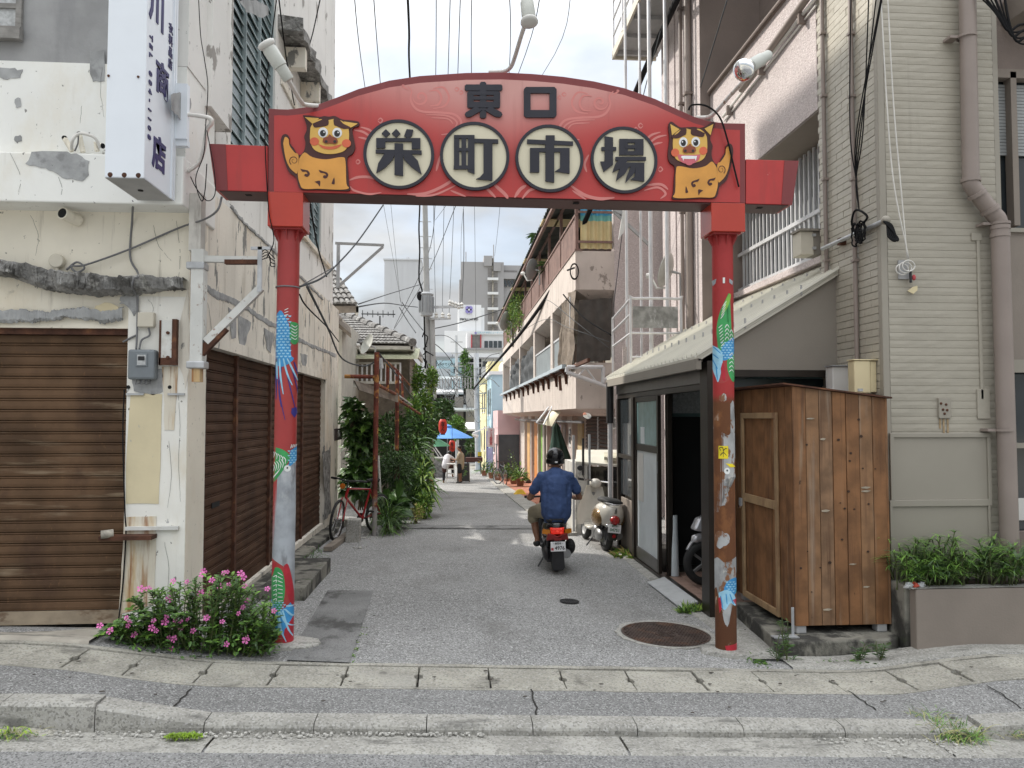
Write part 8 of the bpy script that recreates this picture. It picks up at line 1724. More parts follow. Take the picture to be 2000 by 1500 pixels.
 f=MB(); f.tube(catmull([(-.32,.8,hz),(-.2,.88,hz-.01),(0,.93,hz-.01),(.2,.88,hz-.01),(.32,.8,hz)],5),.015,8); P_(f,'handlebar','chrome' if retro else 'bike_black',smooth=True)
 for s in (-1,1):
  f=MB(); f.tube([(s*.34,.785,hz+.003),(s*.24,.855,hz-.006)],.02,10); P_(f,'grip','black_rubber',smooth=True)
  f=MB(); f.tube([(s*.33,.86,hz),(s*.2,.93,hz-.01)],.006,6); P_(f,'brake_lever','chrome')
  if retro or s>0: f=MB(); f.tube([(s*.2,.9,.99),(s*.26,.93,1.12)],.006,6); f.ball((s*.29,.93,1.17),.055,.012,.045,14,8); P_(f,'mirror','black_plastic')
 f=MB(); f.tube([(0,1.0,.8),(0,1.14,.42)],.03,8)
 for s in (-.07,.07): f.tube([(s,1.12,.46),(s,1.19,R_)],.018,8)
 P_(f,'front_fork','engine_grey'); f=MB(); f.ball((0,1.17,.36),.09,.22,.12,14,9); P_(f,'front_fender',bm_,smooth='all')
 f=MB(); f.tube([(-.1,.35,.18),(-.22,.3,.01)],.012,6); P_(f,'stand','bike_black')
 return t
mat('cream_paint',(.55,.52,.46),.25,coat=.6); mat('gold_paint',(.2,.125,.055),.25,metal=.5,coat=.6); mat('black_paint',(.014,.014,.015),.25,coat=.5); mat('tail_red',(.3,.012,.012),.15,coat=.8); mat('brake_lit',(.45,.02,.015),.2,speck=(40,(.75,.12,.08),(.2,.01,.01),.8),emit=((1,.04,.02),.2)); mat('tail_panel_red',(.22,.012,.012),.3,coat=.5); mat('amber',(.55,.19,.02),.2,coat=.5); mat('plate_white',(.72,.72,.72),.4); mat('plate_green',(.02,.12,.06),.5); mat('engine_grey',(.25,.25,.25),.4,metal=.7,var=.15,vs=9)
RYY=10.0; RXX=aY(1086,1100,RYY).x; rzz=rad(-1)
rl=(RXX,RYY,gz(RXX,RYY))
SS=scooter('motor_scooter','black motor scooter with lit red tail light being ridden up the alley',rl,rzz,'modern',lean=-1.5)
p=gG(1186,1079); scooter('motor_scooter','cream and gold retro scooter parked leaning by the bronze door frame',(p.x,p.y+.15,gz(p.x,p.y)),rad(5),'retro',lean=7)
rider=thing('person','man in a blue short sleeved shirt and black helmet riding the black scooter','person',rl,rzz)
SS.scale=rider.scale=(.95,.95,.95)
LH,RH=(-.3,.84,1.03),(.3,.84,1.03)
ch=[[(0,-.04,.84,.135),(0,-.05,1.0,.14),(0,0,1.18,.15),(0,.03,1.3,.12),(0,.05,1.37,.062),(0,.08,1.44,.06)]]
for s in (-1,1):
 ch.append([(s*.1,.03,1.29,.075),(s*.2,.03,1.27,.066),(s*.295,.07,1.1,.047),(s*.345,.12,.985,.042),(s*.335,.4,.955,.04),(s*.3,.7,.94,.028)])
hc=[];
for s,H_ in ((-1,LH),(1,RH)): hand(hc,(s*.295,.72,.94),(0,1,.0),(0,.2,-1),s,.9)
ch+=hc
ch+=[[(-.08,-.02,.82,.1),(-.19,.25,.8,.085),(-.27,.42,.74,.066),(-.26,.42,.62,.055),(-.245,.36,.5,.052),(-.23,.3,.4,.036),(-.235,.27,.35,.036)],[(-.235,.24,.345,.03),(-.24,.34,.315,.034),(-.25,.42,.31,.026)]]
ch+=[[(.08,-.02,.82,.1),(.14,.3,.79,.085),(.16,.5,.72,.066),(.16,.5,.58,.055),(.155,.48,.42,.05),(.15,.5,.33,.036)],[(.15,.46,.32,.03),(.16,.58,.31,.032),(.17,.66,.305,.024)]]
flesh('body','skin_tan',ch,rider,.0085,[(0,.1,1.53,.08,.1,.115),(-.08,.09,1.52,.012,.02,.032),(.08,.09,1.52,.012,.02,.032),(0,.205,1.515,.014,.02,.022)],3)
sh_=[[(-.01,-.06,.76,.175),(0,-.07,.86,.175),(0,-.05,1.0,.172),(0,-.01,1.17,.178),(0,.03,1.29,.13),(0,.045,1.34,.085)],[(0,.0,1.2,.15),(-.12,.02,1.28,.09),(.12,.02,1.28,.09)]]
for s in (-1,1): sh_.append([(s*.08,.02,1.27,.1),(s*.185,.03,1.27,.086),(s*.255,.055,1.18,.074),(s*.29,.07,1.105,.074)]); sh_.append([(s*.09,-.04,.8,.12),(s*.1,-.03,1.0,.12),(s*.11,.0,1.17,.11)])
o=flesh('shirt','shirt_blue',sh_,rider,.011,sm=3)
tx=bpy.data.textures.new('folds','CLOUDS'); tx.noise_scale=.13; tx.noise_depth=2
d=o.modifiers.new('folds','DISPLACE'); d.texture=tx; d.strength=.035; d.mid_level=.5; d.texture_coords='LOCAL'
flesh('shorts','shorts_khaki',[[(-.06,-.02,.81,.13),(-.18,.2,.8,.11),(-.27,.4,.75,.092),(-.275,.42,.66,.085)],[(.06,-.02,.81,.13),(.13,.25,.8,.11),(.16,.46,.74,.09),(.16,.48,.66,.082)]],rider,.012,sm=4)
mb=MB(); mb.ball((0,.08,1.555),.122,.142,.125,28,18); mb.lathe([(.118,-.08),(.124,-.06),(.124,-.02)],(0,.08,1.535),28,0,(0,0,1),cap=False); hm=part(mb,'helmet','helmet_black',rider,local=True,smooth='all')
bq((-.018,.018,-.066,-.05,1.475,1.495),'helmet_label','plate_white',hm,local=True); tq(([(-.105,.1,1.5),(-.09,.12,1.42),(0,.15,1.4),(.09,.12,1.42),(.105,.1,1.5)],.007,6),'chin_strap','black_plastic',rider,local=True)
for s,f in ((-1,[(-.235,.2,.34,.04),(-.24,.34,.315,.042),(-.25,.45,.305,.03)]),(1,[(.15,.42,.315,.04),(.16,.58,.305,.042),(.17,.69,.3,.03)])): flesh('shoe','black_rubber',[f],rider,.01,sm=3)
# right foot peg pillion: dark bag hooked low on the right of the scooter
mb=MB(); mb.ball((.2,.1,.3),.07,.12,.1,12,8); tag(part(mb,'dark_bag','black_rubber'),'small dark round bag hanging low on the right of the ridden scooter','bag'); o=bpy.data.objects['dark_bag']; o.location=rl
# motorbike inside the annex: only its nose shows past the post
t=thing('motorbike','black motorbike with a silver front cowl standing inside the annex doorway','motorbike',(2.98,8.95,zf)); mat('silver_paint',(.5,.5,.52),.25,metal=.5,coat=.5)
R_=.27
for x,nm in ((0,'front_wheel'),(.75,'rear_wheel')):
 f=MB(); f.lathe([(R_-.09,-.035),(R_-.03,-.05),(R_,0),(R_-.03,.05),(R_-.09,.035)],(x,0,R_),30,0,(0,1,0),cap=False); wh=part(f,nm,'black_rubber',t,local=True,smooth='all'); f=MB()
 for k in range(5): a=2*math.pi*k/5; f.bar((x,0,R_),(x+.18*math.cos(a),0,R_+.18*math.sin(a)),.03,.03)
 f.lathe([(.04,-.04),(.04,.04)],(x,0,R_),12,0,(0,1,0)); part(f,'rim','engine_grey',wh,local=True)
f=MB(); f.tube(catmull([(-.22,0,.42),(-.13,0,.54),(.02,0,.57),(.12,0,.52)],5),[.02]*5+[.055]*11,12); part(f,'front_fender','silver_paint',t,local=True,smooth='all')
f=MB(); f.hexa([V((-.17,-.08,.66)),V((.1,-.12,.62)),V((.1,.12,.62)),V((-.17,.08,.66))],[V((-.1,-.07,.8)),V((.12,-.1,.86)),V((.12,.1,.86)),V((-.1,.07,.8))]); part(f,'front_cowl','silver_paint',t,local=True,bevel=.03)
f=MB(); f.tube([(0,.06,.27),(.12,.06,.8)],.022,8); f.tube([(0,-.06,.27),(.12,-.06,.8)],.022,8); f.tube([(.14,-.3,.95),(.14,.3,.95)],.015,8); part(f,'fork','engine_grey',t,local=True)
f=MB(); f.box(.1,.7,-.1,.1,.3,.6); f.box(.3,.95,-.12,.12,.62,.74); part(f,'body','black_plastic',t,local=True,bevel=.04)
t=thing('propped_tube','pale plastic tube standing by the doorway inside the annex','tube',aX(1303,1105,2.8)); p=V((2.78,9.55,zf)); tq(([p,p+V((.0,.02,.75))],[.06,.05],12),'tube','frost_low',t,smooth=True)
# far couple,stool,board,parasol,lanterns
YP=34.0
def far_person(label,px,body,clothes,rz,balls):
 c=gG(px,944); t=thing('person',label,'person',(aY(px,944,YP).x,YP,gz(.2,YP)),rz); flesh('body','skin_tan',body,t,.016,balls,3)
 for nm,m,chs,sm in clothes: flesh(nm,m,chs,t,.02,sm=sm)
 return t
b=[]
for s in (-1,1): b.append([(s*.09,0,.82,.085),(s*.1,.02,.46,.06),(s*.1,.0,.1,.04),(s*.1,.0,.05,.04)]); b.append([(s*.1,.0,.04,.035),(s*.11,.12,.03,.03)])
b+=[[(0,0,.85,.13),(0,0,1.05,.13),(0,.0,1.28,.12),(0,.02,1.38,.05),(0,.03,1.44,.05)],[(-.1,0,1.29,.07),(-.19,.03,1.22,.05),(-.22,.1,1.02,.042),(-.12,.32,1.04,.034)],[(.1,0,1.29,.07),(.19,.03,1.22,.05),(.22,.1,1.02,.042),(.1,.32,1.02,.034)]]
hand(b,(-.12,.33,1.04),(.1,1,.1),(0,0,1),-1,.7); hand(b,(.1,.33,1.02),(-.1,1,.1),(0,0,1),1,.7)
mp=far_person('man in a loose beige shirt and black shorts standing far down the alley',899,b,[('shirt','shirt_beige',[[(0,0,.72,.17),(0,-.01,.95,.17),(0,-.01,1.2,.165),(0,.01,1.32,.09)],[(-.1,0,1.28,.09),(-.2,.03,1.2,.075),(-.22,.08,1.06,.07)],[(.1,0,1.28,.09),(.2,.03,1.2,.075),(.22,.08,1.06,.07)]],4),('shorts','shorts_black',[[(-.07,0,.8,.12),(-.11,.01,.5,.095)],[(.07,0,.8,.12),(.11,.01,.5,.095)]],3)],rad(75),[(0,.05,1.52,.078,.095,.115),(0,.15,1.51,.014,.02,.02)])
mb=MB(); mb.ball((0,.03,1.56),.085,.1,.1,14,9); part(mb,'hair','hair_black',mp,local=True,smooth='all')
for s in (-1,1): mb=MB(); mb.ball((s*.1,.05,.04),.055,.13,.045,10,7); part(mb,'shoe','black_rubber',mp,local=True,smooth='all')
b=[]
b+=[[(-.09,-.05,.8,.1),(-.12,.02,.45,.062),(-.12,-.04,.08,.04)],[(-.12,-.04,.04,.035),(-.13,.08,.03,.028)],[(.09,-.05,.8,.1),(.16,.3,.72,.075),(.17,.34,.42,.05),(.17,.3,.3,.038)],[(.17,.3,.28,.033),(.18,.4,.26,.027)]]
b+=[[(0,-.08,.84,.14),(0,.02,1.0,.13),(0,.2,1.15,.125),(0,.28,1.2,.05),(0,.34,1.22,.05)],[(-.1,.2,1.15,.07),(-.2,.28,1.08,.048),(-.2,.4,.92,.04),(-.05,.52,.9,.033)],[(.1,.2,1.15,.07),(.22,.28,1.05,.048),(.24,.42,.9,.04),(.1,.55,.9,.033)]]
hand(b,(-.04,.53,.9),(.3,1,0),(0,0,-1),-1,.5); hand(b,(.1,.56,.9),(-.2,1,0),(0,0,-1),1,.5)
wp=far_person('person in a white T-shirt and brown apron bending over a white stool',872,b,[('shirt','tee_white',[[(0,-.1,.78,.18),(0,-.02,.95,.165),(0,.15,1.12,.155),(0,.22,1.17,.1)],[(-.1,.18,1.14,.085),(-.2,.26,1.07,.07)],[(.1,.18,1.14,.085),(.22,.27,1.05,.07)]],4),('apron','apron_brown',[[(0,-.08,.76,.17),(-.07,-.03,.58,.13)],[(.05,0,.76,.14),(.14,.22,.72,.12)]],4),('trousers','shorts_black',[[(-.1,-.03,.7,.1),(-.12,.02,.45,.075),(-.12,-.03,.14,.06)],[(.12,.15,.72,.09),(.17,.33,.66,.085),(.17,.33,.4,.065)]],3)],rad(-20),[(0,.4,1.26,.08,.095,.11)])
mb=MB(); mb.ball((0,.38,1.29),.1,.11,.12,14,9); part(mb,'hair','hair_black',wp,local=True,smooth='all')
for j,z in enumerate((1.02,.9)):
 for k in range(2): mb=MB(); q=V((-.04+k*.05,-.17+.14*j*0-.015+(z-.9)*.45,z)); mb.box(q.x-.04,q.x+.045,q.y-.01,q.y,z-.02,z+.03); part(mb,'shirt_print','hair_black',wp,local=True)
def stool(px,y,lab):
 c=aY(px,940,y); z=gz(c.x,y); t=thing('stool',lab,'stool',(c.x,y,z),group=None); H=.82
 for sx in (-1,1):
  for sy in (-1,1): rq(((sx*.2,sy*.18,0),(sx*.14,sy*.12,H),.035),'leg','lamp_white',t,local=True)
 bq((-.18,.18,-.16,.16,H,H+.035),'seat','lamp_white',t,local=True)
 for z in (.22,.42,.62): mb=MB(); s_=.2-.06*z/H; mb.bar((-s_,-.17,z),(s_,-.17,z),.025); mb.bar((-s_,.17,z),(s_,.17,z),.025); part(mb,'rung','lamp_white',t,local=True)
stool(880,33.6,'white wooden bar stool between the two people far down the alley')
t=thing('menu_board','black A-frame menu board standing behind the man in the beige shirt','sign board',aY(906,945,35)); c=aY(905,945,35); z=gz(c.x,35); mat('board_black',(.03,.028,.026),.7)
for s in (-1,1): mb=MB(); mb.hexa([V((c.x-.3,35+s*.25-.015,z+.05)),V((c.x+.3,35+s*.25-.015,z+.05)),V((c.x+.3,35+s*.25+.015,z+.05)),V((c.x-.3,35+s*.25+.015,z+.05))],[V((c.x-.26,34.985,z+.85)),V((c.x+.26,34.985,z+.85)),V((c.x+.26,35.015,z+.85)),V((c.x-.26,35.015,z+.85))]); part(mb,'panel','board_black',t)
mb=MB()
for k in range(12): x0=c.x+uni(-.2,.1); zz=z+.2+k*.045; yy=34.75+.235*(zz-z)/.85-.018; mb.box(x0,x0+uni(.05,.14),yy-.003,yy,zz,zz+.016)
stuff(part(mb,'chalk_marks','lime',t))
for sx in (-1,1):
 for sy in (-1,1): rq(((c.x+sx*.28,35+sy*.27,z),(c.x+sx*.26,35+sy*.02,z+.86),.03),'leg','old_wood',t)
mat('parasol_blue',(.1,.27,.62),.7,var=.06,vs=2,trans=0); mat('parasol_dgreen',(.04,.16,.08),.7)
def parasol(lab,c,R_,h,m,zg_):
 t=thing('parasol',lab,'parasol',(c.x,c.y,zg_)); n=8; mb=MB(); vs_=[c]
 for j in (1,2,3):
  for k in range(n*4): a=2*math.pi*k/(n*4)+.2; sc_=1-.05*abs(math.sin(a*n/2-.2*n/2)); vs_.append(c+V((R_*j/3*math.cos(a)*sc_,R_*j/3*math.sin(a)*sc_,-h*(j/3)**1.15)))
 nn=n*4; fs_=[[0,1+k,1+(k+1) % nn] for k in range(nn)]
 for j in range(2): fs_+=[[1+j*nn+k,1+(j+1)*nn+k,1+(j+1)*nn+(k+1) % nn,1+j*nn+(k+1) % nn] for k in range(nn)]
 mb.add(vs_,fs_); part(mb,'canopy',m,t); mb=MB(); mb.lathe([(.2,-.06),(.22,0),(.05,.08)],c,14); part(mb,'cap',m,t); tq(([c,V((c.x,c.y,zg_))],.025,8),'pole','sign_grey',t)
c=aY(874,832,38); parasol('large open sky blue parasol far down the alley',c,1.28,.58,'parasol_blue',gz(c.x,38)); c=aY(846,852,36); parasol('dark green parasol half hidden under the blue one',c,.85,.45,'parasol_dgreen',gz(c.x,36))
mat('lantern_red',(.5,.035,.02),.55,var=.06,vs=3)
for px,py,y,s,lab in ((865,833,30,1,'large red paper lantern with black characters in front of the blue parasol'),(883,871,36,.92,'smaller red paper lantern under the right half of the blue parasol')):
 c=aY(px,py,y); t=thing('paper_lantern',lab,'lantern',c,group='red paper lanterns'); mb=MB(); pr_=[]
 for k in range(25): v=k/24; r=.165*s*(1-.45*abs(2*v-1)**3.2)*(1+.02*(k % 2)); pr_.append((r,(v-.5)*.56*s))
 mb.lathe(pr_,c,24); part(mb,'shade','lantern_red',t,smooth=True)
 for z in (-.3,.29): mb=MB(); mb.lathe([(.09*s,-.025),(.09*s,.025)],c+V((0,0,z*s)),16); part(mb,'end_ring','black_plastic',t)
 text('お\nで\nん',.15*s,c+V((0,-.172*s,0)),(1,0,0),(0,0,1),'lettering','ink_black',t,bold=.004,spacing=.8); tq(([c+V((0,0,.3*s)),c+V((0,0,.9))],.01,5),'cord','cable_black',t)
# table,chairs and barrier further back
t=thing('street_table','dark red table with stools beside the far steel pole','table',aY(925,900,46)); c=aY(926,892,46); z=gz(c.x,46); bq((c.x-.5,c.x+.5,45.7,46.3,z+.7,z+.95),'top','apron_brown',t)
for s in (-.42,.42): mb=MB(); mb.bar((c.x+s,45.8,z),(c.x+s*.9,45.8,z+.7),.07); mb.bar((c.x+s,46.2,z),(c.x+s*.9,46.2,z+.7),.07); part(mb,'leg','black_plastic',t)
t=thing('lattice_fence','orange wooden fence posts at the edge of the hedge','fence',aY(840,930,25.5)); mb=None
for k in range(3): p=aY(836+k*5,945,25.5+k*.4); mb=MB(); z=gz(p.x,p.y); mb.box(p.x-.04,p.x+.04,p.y-.03,p.y+.03,z,z+.85); part(mb,'stake','orange_pale',t)
t=thing('stall_counter','grey counter and stone steps beside the concrete pole far left','counter',aY(853,900,40)); A,B=aY(846,895,40),aY(866,920,40); bq((A.x-.6,B.x,40,41.5,gz(0,40)-.1,A.z),'block','broken_concrete',t); mb=MB(); mb.bar(aY(846,868,39.8),aY(864,893,39.8),.06); mb.bar(aY(846,875,39.8),aY(858,893,39.8),.05); part(mb,'stair_rail','lamp_white',t)
# ------------------------------------------------------------------ plants
def gm(name,c,**k):
 c=tuple(min(1,q*1.3) for q in c); return mat(name,c,k.pop('rough',.45),var=.3,vs=9,spec=.45,**k)
gm('leaf_dark',(.028,.06,.016)); gm('leaf_mid',(.055,.115,.025)); gm('leaf_fresh',(.11,.21,.035)); gm('leaf_lime',(.2,.29,.05)); gm('leaf_blue',(.06,.1,.045)); gm('leaf_yellow',(.42,.36,.14)); mat('stem_green',(.09,.11,.04),.7); mat('stem_brown',(.1,.075,.05),.85,var=.2,vs=9); mat('petal_pink',(.7,.17,.45),.5,var=.12,vs=20); mat('petal_eye',(.35,.02,.12),.5); gm('grass_dry',(.22,.21,.09)); gm('moss',(.22,.33,.03),rough=.8)
def leaf(mb,p,d,n,ln,wd,m,kind=0,droop=.25):
 """a folded leaf with its base at p pointing along d, facing n"""
 d=d.normalized(); n=(n-d*n.dot(d)); n=n.normalized() if n.length>1e-5 else d.orthogonal().normalized(); s=d.cross(n)
 g_=n*(-droop*ln)
 if kind==0:
  q=[p,p+d*ln*.45+s*wd*.5+n*wd*.14,p+d*ln+g_,p+d*ln*.45-s*wd*.5+n*wd*.14]; mb.add(q,[[0,1,2],[0,2,3]],m)
 elif kind==1:
  q=[p,p+d*ln*.25+s*wd*.45+n*wd*.1,p+d*ln*.7+s*wd*.42+n*wd*.08+g_*.4,p+d*ln+g_,p+d*ln*.7-s*wd*.42+n*wd*.08+g_*.4,p+d*ln*.25-s*wd*.45+n*wd*.1,p+d*ln*.5+g_*.2]; mb.add(q,[[0,1,2,6],[6,2,3],[0,6,4,5],[6,3,4]],m)
 else:       # long blade bent over
  k=5; vs_=[]
  for i in range(k+1):
   t=i/k; c=p+d*ln*t+V((0,0,-1))*ln*droop*t*t; w_=wd*(1-t)**.6*.5; vs_+=[c+s*w_,c-s*w_]
  mb.add(vs_,[[2*i,2*i+1,2*i+3,2*i+2] for i in range(k)],m)
def rdir(up=.3): v=V((random.gauss(0,1),random.gauss(0,1),random.gauss(0,1)*.7+up)); return v.normalized()
def bush(name,label,cat,blobs,n,ln,wd,mats,kind=0,up=.3,droop=.25,stem=None,group=None,wts=None):
 """leaves crowded towards the outside of several blobs (centre, rx, ry, rz), with a few twigs inside"""
 c0=V(blobs[0][0]); t=thing(name,label,cat,(c0.x,c0.y,gz(c0.x,c0.y)),group=group); mb=MB(); tot=sum(b[1]*b[2]+b[2]*b[3] for b in blobs)
 for c,rx,ry,rz in blobs:
  c=V(c)
  for _ in range(int(n*(rx*ry+ry*rz)/tot)):
   o=rdir(.15); r=random.random()**.45; k=1+.3*mnoise.noise(V((o.x*2.2,o.y*2.2,o.z*2.2))+c*3); p=c+V((o.x*rx*r*k,o.y*ry*r*k,o.z*rz*r*k))
   d=(o+rdir(up)*.9).normalized(); mi=random.choices(range(len(mats)),wts)[0] if wts else random.randrange(len(mats))
   leaf(mb,p,d,(V((0,0,1))+rdir(0)*.6),ln*uni(.45,1.35),wd*uni(.6,1.3),mi,kind,droop)
 part(mb,'foliage',mats,t); mb=MB()
 for c,rx,ry,rz in blobs:
  c=V(c); b=V((c.x,c.y,max(gz(c.x,c.y),c.z-rz*1.2)))
  for _ in range(4): mb.tube(catmull([b+V((uni(-.05,.05),uni(-.05,.05),0)),b.lerp(c,.6)+V((uni(-.1,.1)*rx,0,0)),c+V((uni(-.6,.6)*rx,uni(-.6,.6)*ry,uni(.1,.7)*rz))],3),[.016]*4+[.01]*3,5)
 part(mb,'stem',stem or 'stem_brown',t); return t
HX=lambda px,y: aY(px,900,y).x
HZ=lambda py,y: aY(800,py,y).z
def hb(px0,py0,px1,py1,y,ry): return ((HX((px0+px1)/2,y),y,HZ((py0+py1)/2,y)),(HX(px1,y)-HX(px0,y))/2,ry,(HZ(py0,y)-HZ(py1,y))/2)
bush('climbing_vine','big leaved dark vine climbing beside the end of the white wall','vine',[hb(674,800,735,900,15.3,.4),hb(672,880,738,985,15.3,.5),hb(676,780,700,830,15.0,.2)],1500,.17,.12,['leaf_dark','leaf_mid','leaf_fresh'],1,0,.4,wts=[5,4,1])
bush('dense_shrub','dark green dense shrub behind the rusty posts','shrub',[hb(735,800,800,900,17,.7),hb(740,885,810,960,15.6,.7),hb(738,950,800,1030,14.8,.5)],2600,.13,.06,['leaf_dark','leaf_mid','leaf_blue'],0,.2,wts=[5,3,2])
bush('dense_shrub','tall dark shrub right of the rusty posts, leaning over the road','shrub',[hb(785,800,848,900,19.5,.8),hb(800,880,842,960,18,.6),hb(780,930,838,1000,16.6,.6)],2800,.14,.065,['leaf_dark','leaf_mid','leaf_fresh'],0,.2,wts=[5,4,1])
bush('small_leaf_shrub','fine leaved shrub with pale glints in the middle of the hedge','shrub',[hb(742,880,808,930,14.6,.4)],1400,.05,.035,['leaf_dark','leaf_blue','leaf_mid'],0,.5)
bush('long_leaf_plant','light green long leaved plant hanging over the road edge','plant',[hb(806,905,846,985,16.6,.35)],260,.34,.05,['leaf_fresh','leaf_mid','leaf_lime'],2,.3,.5)
bush('long_leaf_plant','long leaved plant under the tin canopy in the hedge','plant',[hb(785,850,830,905,17.2,.3)],160,.4,.06,['leaf_fresh','leaf_mid'],2,.3,.5)
bush('taro_plant','broad leaved taro like plant beside the rusty post','plant',[hb(748,965,790,1015,13.9,.2)],34,.34,.26,['leaf_mid','leaf_dark'],1,.3,.4)
bush('grass_clump','dark grass clump at the foot of the rusty post','grass',[hb(738,985,778,1048,13.4,.25)],420,.42,.014,['leaf_mid','leaf_dark','leaf_fresh'],2,.9,.6)
bush('pale_plant','cream and yellow variegated plant at the edge of the hedge','plant',[hb(798,985,826,1022,15.0,.15)],260,.07,.03,['leaf_yellow','leaf_lime'],0,.5)
bush('road_edge_plant','bright green leafy plant at the foot of the hedge near the road seam','plant',[hb(815,960,842,1012,16,.25)],420,.1,.05,['leaf_fresh','leaf_mid','leaf_lime'],0,.3)
bush('young_tree','bright green young tree with two upright branches above the hedge','tree',[hb(806,712,826,780,22.5,.3),hb(832,716,853,770,22.5,.3),hb(815,760,845,830,22,.4),hb(795,770,820,840,21,.4)],2400,.12,.055,['leaf_fresh','leaf_mid','leaf_lime'],0,.6,wts=[5,3,2])
bush('small_tree','dark green tree crown in front of the market beside the pole','tree',[hb(848,778,884,826,32,.6),hb(835,800,862,850,31,.6)],1100,.2,.1,['leaf_dark','leaf_mid'],0,.2)
bush('small_tree','lighter green bush above the blue parasol','tree',[hb(872,812,908,858,43,.8)],900,.22,.11,['leaf_fresh','leaf_mid'],0,.4)
bush('far_tree','slender pale tree rising among the far poles','tree',[hb(902,684,914,716,80,.8),hb(904,712,928,752,78,1)],900,.4,.18,['leaf_mid','leaf_blue','leaf_fresh'],0,.3)
bush('far_tree','dark tree against the far grey house by the steel pole','tree',[hb(906,728,930,770,74,1),hb(912,850,926,890,56,.8)],700,.35,.17,['leaf_dark','leaf_mid'],0,.3)
bush('balcony_creeper','yellow green creeper spilling over the top floor railing','creeper',[((BX-.05,31,6.3),.3,1.5,.6),((BX-.05,33.5,6.0),.35,1.6,.9),((BX-.1,29.5,5.6),.2,.8,.4)],2400,.12,.05,['leaf_fresh','leaf_lime','leaf_mid'],0,.1)
for py,px,y,lab in ((462,1045,24,'broad leaved plant leaning out under the roof of the top floor'),(520,1066,22.5,'broad leaved plant poking through the top floor railing')):
 p=aY(px,py,y); t=thing('balcony_plant',lab,'plant',p); mb=MB(); [leaf(mb,p+V((.2,0,0)),V((uni(-1,.2),uni(-.6,.6),uni(-.3,.6))),V((0,0,1)),.5,.22,0,1,.4) for _ in range(7)]; part(mb,'foliage','leaf_mid',t); tq(([p+V((.2,0,0)),p+V((.6,.3,-.9))],.02,6),'stem','stem_green',t)
# potted plants along the right
mat('terracotta',(.3,.13,.08),.8,var=.15,vs=6)
for px,py,y,h,kind,lab in ((946,924,41,1.0,2,'spiky plant in a terracotta pot by the far steel pole'),(960,925,38,.9,0,'leafy plant in a pot next to the spiky one'),(990,915,35,.75,0,'round green plant in a pot before the pink house'),(1003,925,32,.5,0,'low plant in a bowl on the brick paving'),(1016,928,30,.9,1,'bright leafy plant in a box on the brick paving'),(1000,885,37,1.5,0,'tall thin plant in front of the pink house doorway'),(972,935,36,.35,2,'small grassy plant by the kerb behind the bicycle')):
 c=aY(px,py,y); c.z=gz(c.x,y)+.06; t=thing('potted_plant',lab,'potted plant',c,group='potted plants along the right side'); mb=MB(); mb.lathe([(.12,0),(.18,.26),(.2,.27),(.17,.28),(.001,.26)],c,14); part(mb,'pot','terracotta',t,smooth=True); mb=MB(); b=c+V((0,0,.27))
 for _ in range(140 if kind != 2 else 60):
  o=rdir(.5); leaf(mb,b+V((o.x*.2,o.y*.2,abs(o.z)*(h-.3)*rnd())),o,V((0,0,1))+rdir()*.4,(.14 if kind==0 else .2) if kind != 2 else h*.6,.07 if kind != 2 else .04,random.randrange(3),kind,.3)
 part(mb,'foliage',['leaf_mid','leaf_fresh','leaf_lime'] if kind==1 else ['leaf_dark','leaf_mid','leaf_fresh'],t)
# pink periwinkle in front of the corner pillar
pc=aY(380,1290,6.12); pw=thing('periwinkle','bushy pink flowering periwinkle growing from the pavement at the corner pillar','flowering plant',(pc.x,6.15,gz(pc.x,6.15)))
mb,ms=MB(),MB(); tips=[]
def pwtop(px):   # height outline of the bush in the photograph
 return lerp_tab([(190,1235),(225,1215),(250,1160),(300,1150),(340,1135),(390,1118),(450,1112),(485,1118),(515,1155),(540,1180),(560,1200)],px)
for _ in range(170):
 px=uni(198,552); y=uni(6.0,6.42); y=min(y,6.5); b0=aY(px*.72+380*.28,1270,6.2); base=V((b0.x+uni(-.08,.08),6.18+uni(-.1,.12),gz(b0.x,6.15)))
 zt_=aY(px,pwtop(px)+abs(random.gauss(0,50)),y).z; tip=V((aY(px,1150,y).x,y-uni(0,.15),max(zt_,base.z+.08)))
 pts=catmull([base,base.lerp(tip,.5)+V((uni(-.05,.05),uni(-.04,.04),uni(.02,.1))),tip],7); ms.tube(pts,[.005]*5+[.003]*(len(pts)-5),5)
 n=len(pts); fresh=rnd()<.3
 for i in range(1,n):
  d=(pts[i]-pts[i-1]).normalized(); a=uni(0,6.28)
  for s in (0,math.pi):
   o=V((math.cos(a+s),math.sin(a+s),.35)); o=(o+d*.35).normalized(); l_=uni(.035,.06)*(1.15 if i<n-1 else .7); leaf(mb,pts[i],o,V((0,0,1))+d*.4,l_,l_*.45,2 if fresh else random.choice((0,1,1,1,2)),1,.2)
 tips.append(pts[-1])
for _ in range(480):   # low skirt of leaves
 px=uni(215,545); y=uni(5.95,6.25); p=aY(px,uni(1225,1290)-12*abs(px-380)/180,y); leaf(mb,V((p.x,y,max(p.z,gz(p.x,y)+.01))),rdir(.3),V((0,0,1))+rdir()*.4,uni(.035,.055),.024,random.choice((0,1,1,2)),1,.2)
part(mb,'foliage',['leaf_dark','leaf_mid','leaf_fresh'],pw); part(ms,'stem','stem_green',pw)
fl=MB(); 
for k in range(5):
 a=2*math.pi*k/5; d=V((math.cos(a),math.sin(a),0)); s=V((-d.y,d.x,0)); z=V((0,0,1)); fl.add([d*.003,d*.014+s*.007+z*.003,d*.023+s*.0095+z*.002,d*.026+z*.001,d*.023-s*.0085+z*.001,d*.014-s*.006],[[0,1,2,3,4,5]],0)
fl.lathe([(.0045,.002),(.001,.006)],(0,0,0),6,1); f0=None
